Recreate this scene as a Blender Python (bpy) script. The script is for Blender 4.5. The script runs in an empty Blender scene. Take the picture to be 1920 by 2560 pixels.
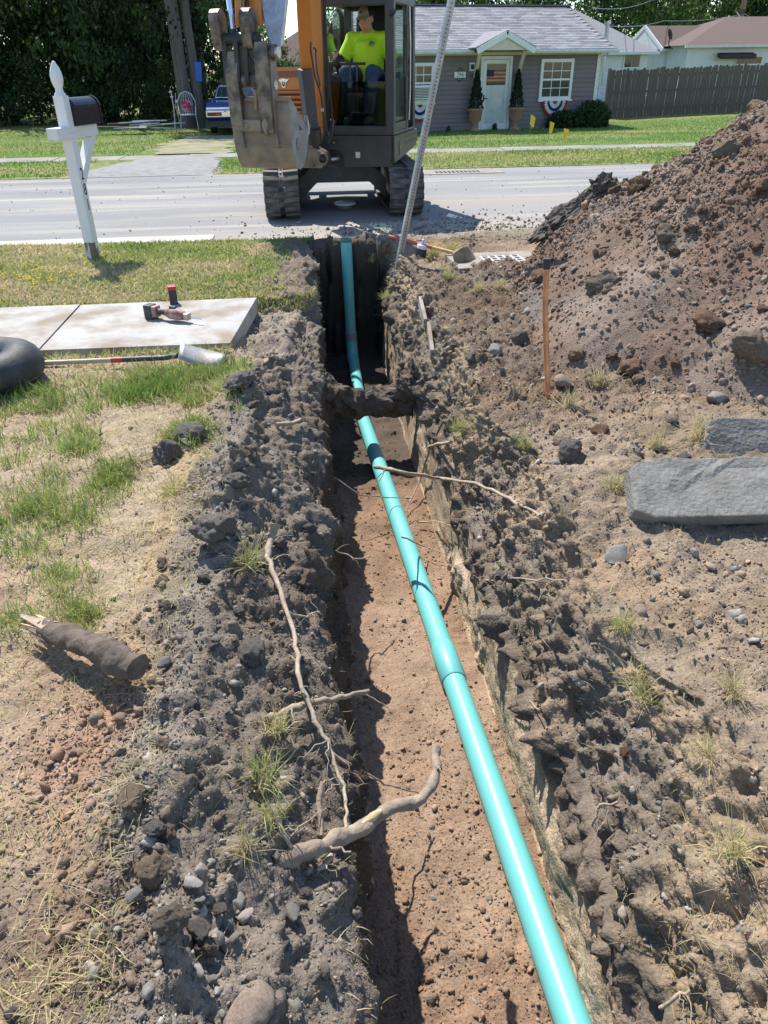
import bpy, math, random
import numpy as np
from mathutils import Vector, Matrix, Euler

S = bpy.context.scene
COL = bpy.context.collection
R = math.radians
rnd = random.Random(7)
rng = np.random.default_rng(11)

# ------------------------------------------------------------------ camera
CAM_H, CAM_TILT, CAM_F, CAM_YAW, CAM_ROLL = 1.7, R(31.2), 1840.0, R(5.3), R(0.8)
fwd = Vector((math.sin(CAM_YAW)*math.cos(CAM_TILT), math.cos(CAM_YAW)*math.cos(CAM_TILT), -math.sin(CAM_TILT)))
_r0 = Vector((math.cos(CAM_YAW), -math.sin(CAM_YAW), 0)); _u0 = _r0.cross(fwd)
cright = math.cos(CAM_ROLL)*_r0 - math.sin(CAM_ROLL)*_u0
cup = math.sin(CAM_ROLL)*_r0 + math.cos(CAM_ROLL)*_u0
cam = bpy.data.cameras.new('camera'); cam_o = bpy.data.objects.new('camera', cam); COL.objects.link(cam_o)
cam.sensor_fit = 'VERTICAL'; cam.sensor_height = 36; cam.sensor_width = 27
cam.lens = CAM_F/2560*36; cam.clip_start = 0.05; cam.clip_end = 2000
m = Matrix((cright, cup, -fwd)).transposed().to_4x4(); m.translation = Vector((0, 0, CAM_H))
cam_o.matrix_world = m
S.camera = cam_o

# ------------------------------------------------------------------ sky and sun
SUN_EL, SUN_AZ = R(55), R(-22.5)          # azimuth clockwise from +Y: behind the machine, to the left
w = bpy.data.worlds.new('World'); S.world = w; w.use_nodes = True
nt = w.node_tree; bg = nt.nodes['Background']
sk = nt.nodes.new('ShaderNodeTexSky'); sk.sky_type = 'NISHITA'; sk.sun_disc = False
sk.sun_elevation = SUN_EL; sk.sun_rotation = SUN_AZ; sk.air_density = 1.0; sk.dust_density = 0.1; sk.ozone_density = 2.0
nt.links.new(sk.outputs[0], bg.inputs[0]); bg.inputs[1].default_value = 0.14
sl = bpy.data.lights.new('sun', 'SUN'); sl.energy = 4.6; sl.angle = R(0.53); sl.color = (1, 0.95, 0.87)
so = bpy.data.objects.new('sun', sl); COL.objects.link(so)
sdir = Vector((math.sin(SUN_AZ)*math.cos(SUN_EL), math.cos(SUN_AZ)*math.cos(SUN_EL), math.sin(SUN_EL)))
so.rotation_euler = sdir.to_track_quat('Z', 'Y').to_euler(); so.location = sdir*60
S.view_settings.view_transform = 'Standard'; S.view_settings.look = 'None'
S.view_settings.exposure = 0.72; S.view_settings.gamma = 1.0
S.render.engine = 'CYCLES'
S.cycles.max_bounces = 6; S.cycles.diffuse_bounces = 3; S.cycles.glossy_bounces = 3; S.cycles.transmission_bounces = 5
S.cycles.transparent_max_bounces = 8; S.cycles.use_denoising = True

# ------------------------------------------------------------------ helpers: where a picture point lies in the place
def _ray(px, py): return fwd + cright*((px-960)/CAM_F) - cup*((py-1280)/CAM_F)
def g(px, py, z=0.0):
    d = _ray(px, py); t = (z-CAM_H)/d.z; return Vector((0, 0, CAM_H)) + d*t
def atY(px, py, Y):
    d = _ray(px, py); t = Y/d.y; return Vector((0, 0, CAM_H)) + d*t

# ------------------------------------------------------------------ noise (numpy)
def _h(ix, iy, iz, seed):
    n = (ix.astype(np.uint32)*np.uint32(374761393) + iy.astype(np.uint32)*np.uint32(668265263)
         + iz.astype(np.uint32)*np.uint32(2147483647) + np.uint32((seed*974634599+12345) & 0xffffffff))
    n = (n ^ (n >> np.uint32(13)))*np.uint32(1274126177)
    n = n ^ (n >> np.uint32(16)); n = n*np.uint32(2246822519); n = n ^ (n >> np.uint32(15))
    return n.astype(np.float64)/4294967295.0
def vn(x, y, z=0.0, seed=0):
    x, y, z = np.broadcast_arrays(np.asarray(x, float), np.asarray(y, float), np.asarray(z, float))
    ix, iy, iz = np.floor(x), np.floor(y), np.floor(z)
    fx, fy, fz = x-ix, y-iy, z-iz
    ix, iy, iz = ix.astype(np.int64), iy.astype(np.int64), iz.astype(np.int64)
    fx = fx*fx*fx*(fx*(fx*6-15)+10); fy = fy*fy*fy*(fy*(fy*6-15)+10); fz = fz*fz*fz*(fz*(fz*6-15)+10)
    out = 0
    for a in (0, 1):
        for b in (0, 1):
            for c in (0, 1):
                out = out + _h(ix+a, iy+b, iz+c, seed)*(fx if a else 1-fx)*(fy if b else 1-fy)*(fz if c else 1-fz)
    return out*2-1
def fbm(x, y, z=0.0, octv=4, gain=.5, seed=0):
    s, a, t = 0, 1., 0
    for o in range(octv):
        k = 2.03**o
        s = s + a*vn(np.asarray(x)*k+17.3*o, np.asarray(y)*k-9.1*o, np.asarray(z)*k+5.7*o, seed+o); t += a; a *= gain
    return s/t
def clods(x, y, cell, fill=.7, seed=0):
    """rounded lumps scattered over a sheet: height in units of the cell"""
    x = np.asarray(x)/cell; y = np.asarray(y)/cell
    ix, iy = np.floor(x).astype(np.int64), np.floor(y).astype(np.int64)
    z0 = np.zeros_like(ix); out = np.zeros_like(x)
    for a in (-1, 0, 1):
        for b in (-1, 0, 1):
            cx, cy = ix+a, iy+b
            px = cx+_h(cx, cy, z0, seed); py = cy+_h(cx, cy, z0, seed+1)
            r = .22+.42*_h(cx, cy, z0, seed+2); on = _h(cx, cy, z0, seed+3) < fill
            d2 = (x-px)**2+(y-py)**2
            out = np.maximum(out, np.where(on, np.sqrt(np.maximum(r*r-d2, 0))*.8, 0))
    return out
def frag(x, y, cell, fill=.6, seed=0, tilt=.5):
    """broken angular fragments with tilted tops: height in units of the cell"""
    x = np.asarray(x)/cell; y = np.asarray(y)/cell
    ix, iy = np.floor(x).astype(np.int64), np.floor(y).astype(np.int64)
    z0 = np.zeros_like(ix); out = np.zeros_like(x)
    for a in (-1, 0, 1):
        for b in (-1, 0, 1):
            cx, cy = ix+a, iy+b
            dx = x-(cx+_h(cx, cy, z0, seed)); dy = y-(cy+_h(cx, cy, z0, seed+1))
            r = .2+.42*_h(cx, cy, z0, seed+2)**1.5; on = _h(cx, cy, z0, seed+3) < fill
            an = _h(cx, cy, z0, seed+4)*6.283; ca, sa = np.cos(an), np.sin(an)
            u, v = dx*ca+dy*sa, (-dx*sa+dy*ca)*(1+.7*_h(cx, cy, z0, seed+5))
            d = np.maximum(np.maximum(abs(u), abs(v)), (abs(u)+abs(v))*.72)
            h = np.minimum((r-d)*1.5, r*.62)+tilt*u*.6
            out = np.maximum(out, np.where(on & (d < r), np.maximum(h, 0), 0))
    return out
def sstep(a, b, x):
    t = np.clip((np.asarray(x, float)-a)/(b-a), 0, 1); return t*t*(3-2*t)
def blob(x, y, cx, cy, rx, ry=None):
    ry = ry or rx
    return np.exp(-(((x-cx)/rx)**2+((y-cy)/ry)**2))

# ------------------------------------------------------------------ helpers: materials
MATS = {}
def _nodes(name):
    mt = bpy.data.materials.new(name); mt.use_nodes = True; n = mt.node_tree
    return mt, n, n.nodes['Principled BSDF']
def mat(name, col, rough=.6, metal=0., var=.12, vscale=8., bump=0., bscale=60., col2=None, spec=.5, coat=0., stretch=None,
        alpha=None, trans=0., attr=None, attr_mix=1., detail=6., fac=(.35, .65), sss=0., bdist=.01):
    """Principled paint: base colour broken up by noise, optional second colour (dirt, wear) and fine relief."""
    if name in MATS: return MATS[name]
    mt, n, b = _nodes(name); L = n.links.new
    tc = n.nodes.new('ShaderNodeTexCoord'); mp = n.nodes.new('ShaderNodeMapping')
    L(tc.outputs['Object'], mp.inputs[0])
    if stretch: mp.inputs['Scale'].default_value = stretch
    nz = n.nodes.new('ShaderNodeTexNoise'); nz.inputs['Scale'].default_value = vscale; nz.inputs['Detail'].default_value = detail
    nz.inputs['Roughness'].default_value = .6; L(mp.outputs[0], nz.inputs['Vector'])
    rp = n.nodes.new('ShaderNodeValToRGB'); L(nz.outputs[0], rp.inputs[0])
    c = Vector(col[:3]); d = Vector(col2) if col2 else c*(1+var)
    rp.color_ramp.elements[0].position = fac[0]; rp.color_ramp.elements[1].position = fac[1]
    e0 = c if col2 else c*(1-var)
    rp.color_ramp.elements[0].color = (*e0, 1); rp.color_ramp.elements[1].color = (*d, 1)
    src = rp.outputs[0]
    if attr:
        at = n.nodes.new('ShaderNodeAttribute'); at.attribute_name = attr
        mx = n.nodes.new('ShaderNodeMix'); mx.data_type = 'RGBA'; mx.blend_type = 'MULTIPLY'; mx.inputs[0].default_value = attr_mix
        L(src, mx.inputs[6]); L(at.outputs['Color'], mx.inputs[7]); src = mx.outputs[2]
    L(src, b.inputs['Base Color'])
    b.inputs['Roughness'].default_value = rough; b.inputs['Metallic'].default_value = metal
    b.inputs['Specular IOR Level'].default_value = spec; b.inputs['Coat Weight'].default_value = coat
    b.inputs['Transmission Weight'].default_value = trans
    if sss: b.inputs['Subsurface Weight'].default_value = sss
    if alpha is not None: b.inputs['Alpha'].default_value = alpha
    if bump:
        nb = n.nodes.new('ShaderNodeTexNoise'); nb.inputs['Scale'].default_value = bscale; nb.inputs['Detail'].default_value = 5
        L(mp.outputs[0], nb.inputs['Vector'])
        bm = n.nodes.new('ShaderNodeBump'); bm.inputs['Strength'].default_value = bump; bm.inputs['Distance'].default_value = bdist
        L(nb.outputs[0], bm.inputs['Height']); L(bm.outputs[0], b.inputs['Normal'])
    MATS[name] = mt; return mt
def glass(name, tint=(.75, .85, .82), rough=.02, opacity=.25):
    if name in MATS: return MATS[name]
    mt = bpy.data.materials.new(name); mt.use_nodes = True; n = mt.node_tree; L = n.links.new
    n.nodes.clear()
    o = n.nodes.new('ShaderNodeOutputMaterial'); t = n.nodes.new('ShaderNodeBsdfTransparent'); t.inputs[0].default_value = (*tint, 1)
    gl = n.nodes.new('ShaderNodeBsdfGlossy'); gl.inputs['Roughness'].default_value = rough; gl.inputs[0].default_value = (.9, .95, .95, 1)
    f = n.nodes.new('ShaderNodeFresnel'); f.inputs[0].default_value = 1.5
    ad = n.nodes.new('ShaderNodeMath'); ad.operation = 'ADD'; ad.inputs[1].default_value = opacity*.12; ad.use_clamp = True
    ml = n.nodes.new('ShaderNodeMath'); ml.operation = 'MULTIPLY'; ml.inputs[1].default_value = .12; L(f.outputs[0], ml.inputs[0]); L(ml.outputs[0], ad.inputs[0])
    mx = n.nodes.new('ShaderNodeMixShader'); L(ad.outputs[0], mx.inputs[0]); L(t.outputs[0], mx.inputs[1]); L(gl.outputs[0], mx.inputs[2])
    L(mx.outputs[0], o.inputs[0]); MATS[name] = mt; return mt
def leaf_mat(name, trans=.35, rough=.55):
    """colour from the 'Col' attribute, light passes through the blade"""
    mt, n, b = _nodes(name); L = n.links.new
    at = n.nodes.new('ShaderNodeAttribute'); at.attribute_name = 'Col'
    L(at.outputs['Color'], b.inputs['Base Color']); b.inputs['Roughness'].default_value = rough; b.inputs['Specular IOR Level'].default_value = .3
    tr = n.nodes.new('ShaderNodeBsdfTranslucent'); L(at.outputs['Color'], tr.inputs[0])
    mx = n.nodes.new('ShaderNodeMixShader'); mx.inputs[0].default_value = trans
    L(b.outputs[0], mx.inputs[1]); L(tr.outputs[0], mx.inputs[2]); L(mx.outputs[0], n.nodes['Material Output'].inputs[0])
    return mt

# ------------------------------------------------------------------ helpers: objects
def props(o, label=None, cat=None, group=None, kind=None):
    if label: o['label'] = label
    if cat: o['category'] = cat
    if group: o['group'] = group
    if kind: o['kind'] = kind
    return o
def link(name, me, parent=None, world=True):
    o = bpy.data.objects.new(name, me); COL.objects.link(o)
    if parent is not None:
        o.parent = parent
        if world: o.matrix_parent_inverse = chain(parent).inverted()
    return o
def chain(o):
    m = o.matrix_basis.copy()
    if o.parent: m = chain(o.parent) @ o.matrix_parent_inverse @ m
    return m
def thing(name, label, cat, loc=(0, 0, 0), rotz=0., group=None):
    o = bpy.data.objects.new(name, None); COL.objects.link(o)
    o.empty_display_size = .1; o.location = loc; o.rotation_euler = (0, 0, rotz)
    return props(o, label, cat, group)
def copy_tree(o, parent=None):
    c = o.copy(); COL.objects.link(c); c.parent = parent
    for ch in list(o.children): copy_tree(ch, c)
    return c
def np_mesh(name, V, Fc, mat_=None, col=None, smooth=False):
    """mesh from numpy arrays; Fc = (n,3) or (n,4)"""
    me = bpy.data.meshes.new(name); V = np.asarray(V, np.float32).reshape(-1, 3); Fc = np.asarray(Fc, np.int32)
    k = Fc.shape[1]; nf = len(Fc)
    me.vertices.add(len(V)); me.vertices.foreach_set('co', V.ravel())
    me.loops.add(nf*k); me.loops.foreach_set('vertex_index', Fc.ravel())
    me.polygons.add(nf); me.polygons.foreach_set('loop_start', np.arange(0, nf*k, k, dtype=np.int32))
    me.polygons.foreach_set('loop_total', np.full(nf, k, np.int32))
    if smooth: me.polygons.foreach_set('use_smooth', np.ones(nf, bool))
    if col is not None:
        at = me.color_attributes.new('Col', 'FLOAT_COLOR', 'POINT')
        c = np.ones((len(V), 4), np.float32); c[:, :3] = col; at.data.foreach_set('color', c.ravel())
    me.update(calc_edges=True)
    if mat_: me.materials.append(mat_)
    return me

class MB:
    """collects pieces of ONE part"""
    def __init__(s): s.v = []; s.f = []; s.sm = []
    def add(s, vs, fs, M=None, smooth=False):
        b = len(s.v)
        for p in vs:
            p = Vector(p); s.v.append(M @ p if M else p)
        for f in fs: s.f.append([i+b for i in f]); s.sm.append(smooth)
        return s
    def box(s, c, size, rot=None, M=None, taper=None):
        x, y, z = size[0]/2, size[1]/2, size[2]/2
        tx, ty = taper or (1, 1)
        vs = [(-x, -y, -z), (x, -y, -z), (x, y, -z), (-x, y, -z), (-x*tx, -y*ty, z), (x*tx, -y*ty, z), (x*tx, y*ty, z), (-x*tx, y*ty, z)]
        T = Matrix.Translation(Vector(c))
        if rot is not None: T = T @ (rot.to_4x4() if isinstance(rot, Matrix) else Euler(rot).to_matrix().to_4x4())
        if M: T = M @ T
        return s.add(vs, [(0, 3, 2, 1), (4, 5, 6, 7), (0, 1, 5, 4), (1, 2, 6, 5), (2, 3, 7, 6), (3, 0, 4, 7)], T)
    def b2(s, p0, p1, M=None):
        p0, p1 = Vector(p0), Vector(p1); d = p1-p0
        return s.box((p0+p1)/2, (abs(d.x), abs(d.y), abs(d.z)), M=M)
    def bar(s, a, b, w, h=None, upv=(0, 0, 1), M=None, ext=0.):
        """rectangular bar from a to b"""
        a, b = Vector(a), Vector(b); h = h or w; d = (b-a).normalized(); a = a-d*ext; b = b+d*ext
        u = Vector(upv); x = d.cross(u)
        if x.length < 1e-4: x = d.cross(Vector((1, 0, 0)))
        x.normalize(); u = x.cross(d)
        vs = []
        for p in (a, b):
            for sx, sz in ((-1, -1), (1, -1), (1, 1), (-1, 1)): vs.append(p+x*(w/2*sx)+u*(h/2*sz))
        return s.add(vs, [(0, 1, 2, 3), (7, 6, 5, 4), (0, 4, 5, 1), (1, 5, 6, 2), (2, 6, 7, 3), (3, 7, 4, 0)], M)
    def tube(s, pts, r, n=10, M=None, caps=True, smooth=True, jitter=0., seed=0):
        pts = [Vector(p) for p in pts]; m_ = len(pts)
        rs = r if isinstance(r, (list, tuple)) else [r]*m_
        rr = random.Random(seed)
        vs = []; fs = []; prev = None
        for i, p in enumerate(pts):
            t = (pts[min(i+1, m_-1)]-pts[max(i-1, 0)]).normalized()
            if prev is None:
                x = t.cross(Vector((0, 0, 1)))
                if x.length < .1: x = t.cross(Vector((1, 0, 0)))
            else: x = prev-t*prev.dot(t)
            x.normalize(); prev = x; y = t.cross(x)
            for k in range(n):
                a = 2*math.pi*k/n; q = rs[i]*(1+jitter*(rr.random()*2-1))
                vs.append(p+x*(math.cos(a)*q)+y*(math.sin(a)*q))
        for i in range(m_-1):
            for k in range(n):
                a, b = i*n+k, i*n+(k+1) % n; fs.append((a, b, b+n, a+n))
        s.add(vs, fs, M, smooth)
        if caps:
            s.add([vs[k] for k in range(n)], [tuple(range(n))[::-1]], M); s.add(vs[-n:], [tuple(range(n))], M)
        return s
    def rough_tube(s, pts, rs, n=20, amp=.2, freq=14., seed=0, sub=6, M=None):
        """gnarled limb: radius broken up by noise, ragged ends"""
        pts = [Vector(p) for p in pts]; P2 = []; R2 = []
        for i in range(len(pts)-1):
            for k in range(sub): t = k/sub; P2.append(pts[i].lerp(pts[i+1], t)); R2.append(rs[i]+(rs[i+1]-rs[i])*t)
        P2.append(pts[-1]); R2.append(rs[-1]); b = len(s.v); s.tube(P2, R2, n, None, True)
        for i in range(b, len(s.v)):
            v = s.v[i]; k = min(range(len(P2)), key=lambda q: (P2[q]-v).length_squared); d = v-P2[k]
            f = float(fbm(v.x*freq, v.y*freq, v.z*freq, 4, .6, seed=seed)); s.v[i] = P2[k]+d*(1+amp*f*1.6)+(P2[min(k+1, len(P2)-1)]-P2[max(k-1, 0)]).normalized()*f*amp*R2[k]*.8
        return s
    def lathe(s, prof, n=16, M=None, smooth=True, ang=2*math.pi):
        vs = []; fs = []; full = abs(ang-2*math.pi) < 1e-5; cols = n if full else n+1
        for r_, z in prof:
            for k in range(cols): a = ang*k/n; vs.append((math.cos(a)*r_, math.sin(a)*r_, z))
        for i in range(len(prof)-1):
            for k in range(n):
                k2 = (k+1) % cols; fs.append((i*cols+k, i*cols+k2, (i+1)*cols+k2, (i+1)*cols+k))
        return s.add(vs, fs, M, smooth)
    def prism(s, poly, t0, t1, axis='x', M=None, smooth=False):
        """poly in the plane across axis, from t0 to t1 along it: x -> (y,z), y -> (x,z), z -> (x,y)"""
        def P(a, b, t): return {'x': (t, a, b), 'y': (a, t, b), 'z': (a, b, t)}[axis]
        n = len(poly); vs = [P(a, b, t0) for a, b in poly]+[P(a, b, t1) for a, b in poly]
        s.add(vs, [(i, (i+1) % n, (i+1) % n+n, i+n) for i in range(n)], M, smooth)
        return s.add(vs, [tuple(range(n))[::-1], tuple(range(n, 2*n))], M)
    def ball(s, c, r, nu=12, nv=8, M=None, fn=None):
        r = r if isinstance(r, (tuple, list, Vector)) else (r, r, r); vs = []; fs = []
        for j in range(nv+1):
            t = math.pi*j/nv
            for i in range(nu):
                a = 2*math.pi*i/nu; p = Vector((math.sin(t)*math.cos(a), math.sin(t)*math.sin(a), math.cos(t)))
                k = fn(p) if fn else 1.
                vs.append(Vector(c)+Vector((p.x*r[0], p.y*r[1], p.z*r[2]))*k)
        for j in range(nv):
            for i in range(nu):
                i2 = (i+1) % nu; fs.append((j*nu+i, (j+1)*nu+i, (j+1)*nu+i2, j*nu+i2))
        return s.add(vs, fs, M, True)
    def build(s, name, mat_, parent=None, world=False, bevel=0., M=None, seg=2, weld=False):
        me = bpy.data.meshes.new(name); me.from_pydata([tuple(v) for v in s.v], [], s.f)
        me.polygons.foreach_set('use_smooth', s.sm)
        import bmesh
        bm = bmesh.new(); bm.from_mesh(me)
        bmesh.ops.remove_doubles(bm, verts=bm.verts, dist=1e-5) if weld else None
        bmesh.ops.recalc_face_normals(bm, faces=bm.faces); bm.to_mesh(me); bm.free()
        if M: me.transform(M)
        me.materials.append(mat_)
        o = link(name, me, parent, world)
        if bevel:
            md = o.modifiers.new('bevel', 'BEVEL'); md.width = bevel; md.segments = seg; md.limit_method = 'ANGLE'; md.angle_limit = R(40)
        return o
# ================================================================== the yard with the trench
# soil stands on one sheet that follows the cut: left yard, bank, wall, floor, wall, bank, right yard
def far_of(y): return sstep(4.6, 5.3, y)
def hL(x, y):
    """height of the undisturbed / spoil-covered yard left of the trench"""
    z = .015*fbm(x*.9, y*.9, 3, 3, seed=3) + .0
    berm = np.exp(-((x+.36)/.22)**2)*sstep(-.2, .6, y)*(1-sstep(4.2, 4.9, y))
    z = z + berm*(.10+.07*fbm(y*1.3, x*1.5, 0, 3, seed=21)+.17*blob(x, y, -.33, 3.05, .22, .22)+.05*blob(x, y, -.38, 4.1, .3, .3))
    low = sstep(-.66, -.5, x)*sstep(5.0, 5.2, y)*(1-sstep(6.38, 6.5, y))
    z = z - .13*low + .05*blob(x, y, -.2, 5.6, .2, .5)*low
    z = z + .03*sstep(6.4, 7.2, y) - .10*sstep(8.8, 9.25, y) + .05*blob(x, y, .0, 8.45, .55, .14)*(1+fbm(x*6, y*6, 0, 3, seed=23)) + .04*blob(x, y, -.12, 7.3, .12, .8)
    return z
def hR(x, y):
    z = .06*fbm(x*1.1, y*1.1, 7, 3, seed=5) + .05 + .06*sstep(.8, 2.0, x)*(1-sstep(6.6, 7.4, y))
    z = z + .05*blob(x, y, 1.5, 3.4, .5, .5) - .06*blob(x, y, 1.9, 2.2, .5, .3)
    z = z + .07*blob(x, y, .85, 7.15, .14, .28) - .15*sstep(8.75, 9.2, y)
    return z
def floor_z(y): return -.875-.235*sstep(.5, 8, y)*1.0
ys = np.concatenate([np.arange(-1.6, .4, .08), np.arange(.4, 3.2, .0115), np.arange(3.2, 5.6, .016), np.arange(5.6, 8.12, .02),
                     np.arange(8.12, 8.42, .006), np.arange(8.42, 9.262, .022)])
def seg(a, b, n): return np.linspace(a, b, n, endpoint=False)
y = ys[:, None]
end = 1+0*y
fy = far_of(y)
xb = -.40+.10*fbm(y*1.5, 0, 1, 3, seed=31)+fy*(.24+.05*vn(y*2, 0, 3, 8)) + sstep(6.3, 6.5, y)*.18
xw = .0+.03*fbm(y*2.2, 0, 5, 3, seed=33)*(1-.4*fy)+.03*fy
zw = -.30-.08*fbm(y*1.7, 0, 9, 2, seed=34)+fy*.06+sstep(6.3, 6.6, y)*.12
xf = .045+.015*fbm(y*3, 0, 2, 2, seed=36); xr0 = .735+.012*fbm(y*3, 4, 2, 2, seed=37)
zr = -.40+.12*fbm(y*2.2, 3, 9, 4, .6, seed=35)+.10*sstep(5, 6.8, y)+.06*blob(y, y*0, 2.7, 0, .5, 1)
xr1 = .77+.03*fbm(y*2.4, 1, 5, 2, seed=38)
xs = 1.0+.10*fbm(y*1.6, 6, 4, 3, seed=39)-.11*sstep(4.6, 6.2, y)+.06*(1-sstep(1.2, 2.2, y))
zf = floor_z(y)+.015*fbm(y*2, 1, 1, 2, seed=40)
def lerp(a, b, t): return a+(b-a)*t
def mixend(v, v0): return lerp(v0, v, end)
X = []; Z = []; ZONE = []
ta = np.concatenate([seg(0, .42, 26), seg(.42, 1, 210)])[None, :]            # left yard
xa = np.where(ta < .42, -9+(ta/.42)*6.2, -2.8+(ta-.42)/.58*(xb+2.8)); X.append(xa); Z.append(hL(xa, y)); ZONE.append(np.zeros_like(xa))
tb = seg(0, 1, 46)[None, :]
zb0 = hL(xb, y); zwE = mixend(zw, hL(xw, y))
X.append(lerp(xb, xw, tb)); Z.append(lerp(zb0, zwE, tb**1.15*(1-.3*np.sin(tb*math.pi)))); ZONE.append(np.ones_like(X[-1]))
tc_ = seg(0, 1, 44)[None, :]
zfE = mixend(zf, hL(xf, y)); X.append(lerp(xw, xf, tc_)); Z.append(lerp(zwE, zfE, tc_)); ZONE.append(np.full_like(X[-1], 2))
td = seg(0, 1, 62)[None, :]
zrf = mixend(zf, hR(xr0, y)); X.append(lerp(xf, xr0, td)); Z.append(lerp(zfE, zrf, td)); ZONE.append(np.full_like(X[-1], 3))
te = seg(0, 1, 46)[None, :]
zrE = mixend(zr, hR(xr1, y)); X.append(lerp(xr0, xr1, te)); Z.append(lerp(zrf, zrE, te)); ZONE.append(np.full_like(X[-1], 4))
tf = seg(0, 1, 58)[None, :]
zs0 = hR(xs, y); X.append(lerp(xr1, xs, tf)); Z.append(lerp(zrE, zs0, tf**.72)); ZONE.append(np.full_like(X[-1], 5))
tg = np.concatenate([seg(0, .6, 110), np.linspace(.6, 1, 24)])[None, :]
xg = np.where(tg < .6, lerp(xs, 2.9, tg/.6), 2.9+(tg-.6)/.4*6.1); X.append(xg); Z.append(hR(xg, y)); ZONE.append(np.full_like(xg, 6))
one = np.ones((len(ys), 1))
GX = np.concatenate([a*one for a in X], 1); GZ = np.concatenate([a*one for a in Z], 1); GZONE = np.concatenate([a*one for a in ZONE], 1)
GY = y*np.ones_like(GX)
# the far end: a ragged break from trench to undisturbed ground
E2 = 1-sstep(8.12, 8.30, GY+.15*vn(GX*5, GY*2, 1, 4)+.09*vn(GX*15, GY*9, 2, 6))
hS = hL(GX, GY)+(hR(GX, GY)-hL(GX, GY))*sstep(.1, .75, GX)
GZ = np.where((GZONE > .5)*(GZONE < 5.5), hS+(GZ-hS)*E2, GZ)
P = np.stack([GX, GY, GZ], -1)
dU = np.gradient(P, axis=1); dV = np.gradient(P, axis=0)
N = np.cross(dU, dV); N /= np.linalg.norm(N, axis=-1, keepdims=True)+1e-12
SA = np.concatenate([np.zeros((len(ys), 1)), np.cumsum(np.linalg.norm(np.diff(P, axis=1), axis=-1), 1)], 1); SA -= SA[:, [236]]
z0 = GZONE
lawn = np.maximum(sstep(6.35, 6.6, GY)*(z0 < .5), 0)*(1-blob(GX, GY, -.05, 6.6, .3, .4))*(1-blob(GX, GY, .15, 8.45, .75, .22))*(1-.9*sstep(-.42, -.2, GX+.1*fbm(GX*5, GY*5, 0, 2, seed=24))*(GY < 8.5))
rough = np.where(z0 < .5, np.maximum(sstep(-.75, -.45, GX+.12*fbm(GX*2, GY*2, 0, 3, seed=50)), .36), 1.)
rough = np.where(z0 == 2, .75, rough); rough = np.where(z0 == 3, .42, rough)
wallsmooth = sstep(-.1, .35, fbm(SA*1.2, GY*.8, 2, 3, seed=52)+.35)
TE = np.concatenate([a*np.ones((len(ys), 1)) for a in (ta*0, tb*0, tc_*0, td*0, te, tf*0, tg*0)], 1)
rough = np.where(z0 == 4, .26-.20*wallsmooth+1.1*sstep(.62, 1., TE+.35*fbm(GY*4, GY*0, 2, 3, seed=54))+.5*sstep(.25, .5, fbm(GY*1.7, GZ*3, 6, 3, seed=55)), rough); rough = np.where(z0 == 5, 1.35, rough)
rough = np.where(z0 == 6, np.maximum(.3, .85-.25*sstep(1, 2.4, GX))*(.55+.6*sstep(-.3, .3, fbm(GX*1.9, GY*1.9, 2, 3, seed=53))), rough)
rough = np.where(z0 == 6, rough+.7*sstep(3.2, 4.1, GY)*(1-sstep(6.7, 7.3, GY)), rough)
rough = np.where((z0 < .5)*(GY > 6.4)*(GX > -.5), np.maximum(rough, .8), rough)
rough = np.where((z0 > .5)*(z0 < 5.5)*(GY > 7.95)*(GY < 8.7), 1.2, rough)
rough = rough*(1-.75*lawn)
rough = np.where((GY > 8.75), rough*.5, rough)
big = fbm(GX*3.1, GY*3.1, GZ*3.1, 4, seed=60)
lumpy = fbm(GX*5.2, GY*5.2, GZ*5.2, 4, .55, seed=63)
D = rough*(.065*big + .10*np.maximum(0, lumpy)*(z0 != 3) *np.where(z0 >= 5, .55, 1) - .07*np.maximum(0, fbm(GX*6.5, GY*6.5, GZ*6.5, 3, seed=65)-.12)*np.where(z0 == 3, 0, np.where(z0 == 6, .1, np.where(z0 == 5, .5, 1))))
D += rough*.03*fbm(GX*17, GY*17, GZ*17, 3, .6, seed=68)*(z0 != 3)
D += rough*(.75*.13*frag(SA+.05*big, GY+.05*lumpy, .13, .45, 70)*sstep(-.1, .4, fbm(GX*1.7, GY*1.7, 3, 2, seed=71))
            + (.85*.055*frag(SA+.03*lumpy, GY+.02*big, .055, .65, 74)+.85*.03*frag(SA+.3*GZ, GY+.01*lumpy, .03, .75, 78))*np.where(z0 >= 5, 1.25, 1))
D += rough*.012*fbm(GX*38, GY*38, GZ*38, 3, .7, seed=64)+.003*fbm(GX*60, GY*60, GZ*60, 2, seed=69)
D += np.where(z0 == 3, .02*fbm(GX*6, GY*3, 0, 3, seed=66), 0)
D += np.where(z0 == 4, .035*fbm(GY*2.2, GZ*2.5, 3, 3, seed=56)*np.sin(math.pi*np.clip(TE, .0, 1)), 0)
D += np.where(z0 == 4, -.012*np.maximum(0, fbm(GY*3, GZ*22, 0, 3, seed=67)), 0)
# old tyre ruts pressed into the yard at the left
D += np.where(z0 < .5, -.03*np.maximum(0, np.sin(GY*9+GX*2.5))*blob(GX, GY, -.85, 2.75, .28, .6), 0)
TT = np.concatenate([a*np.ones((len(ys), 1)) for a in (ta*0, tb, tc_*0, td*0, te*0, tf, tg*0)], 1)
D -= np.where(z0 == 5, .035*(1-TT)**.5, 0)+np.where(z0 == 1, .04*np.sin(math.pi*TT), 0)
fade = np.clip((GX+2.8)/.3, 0, 1)*np.clip((3.2-GX)/.3, 0, 1); D = D*fade
P = P+N*D[..., None]
slabz = (GX < -.5)*(GY > 5.12)*(GY < 6.42)                                       # bed under the concrete walk
P[..., 2] = np.where(slabz, np.minimum(P[..., 2], -.045), P[..., 2])
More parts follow.
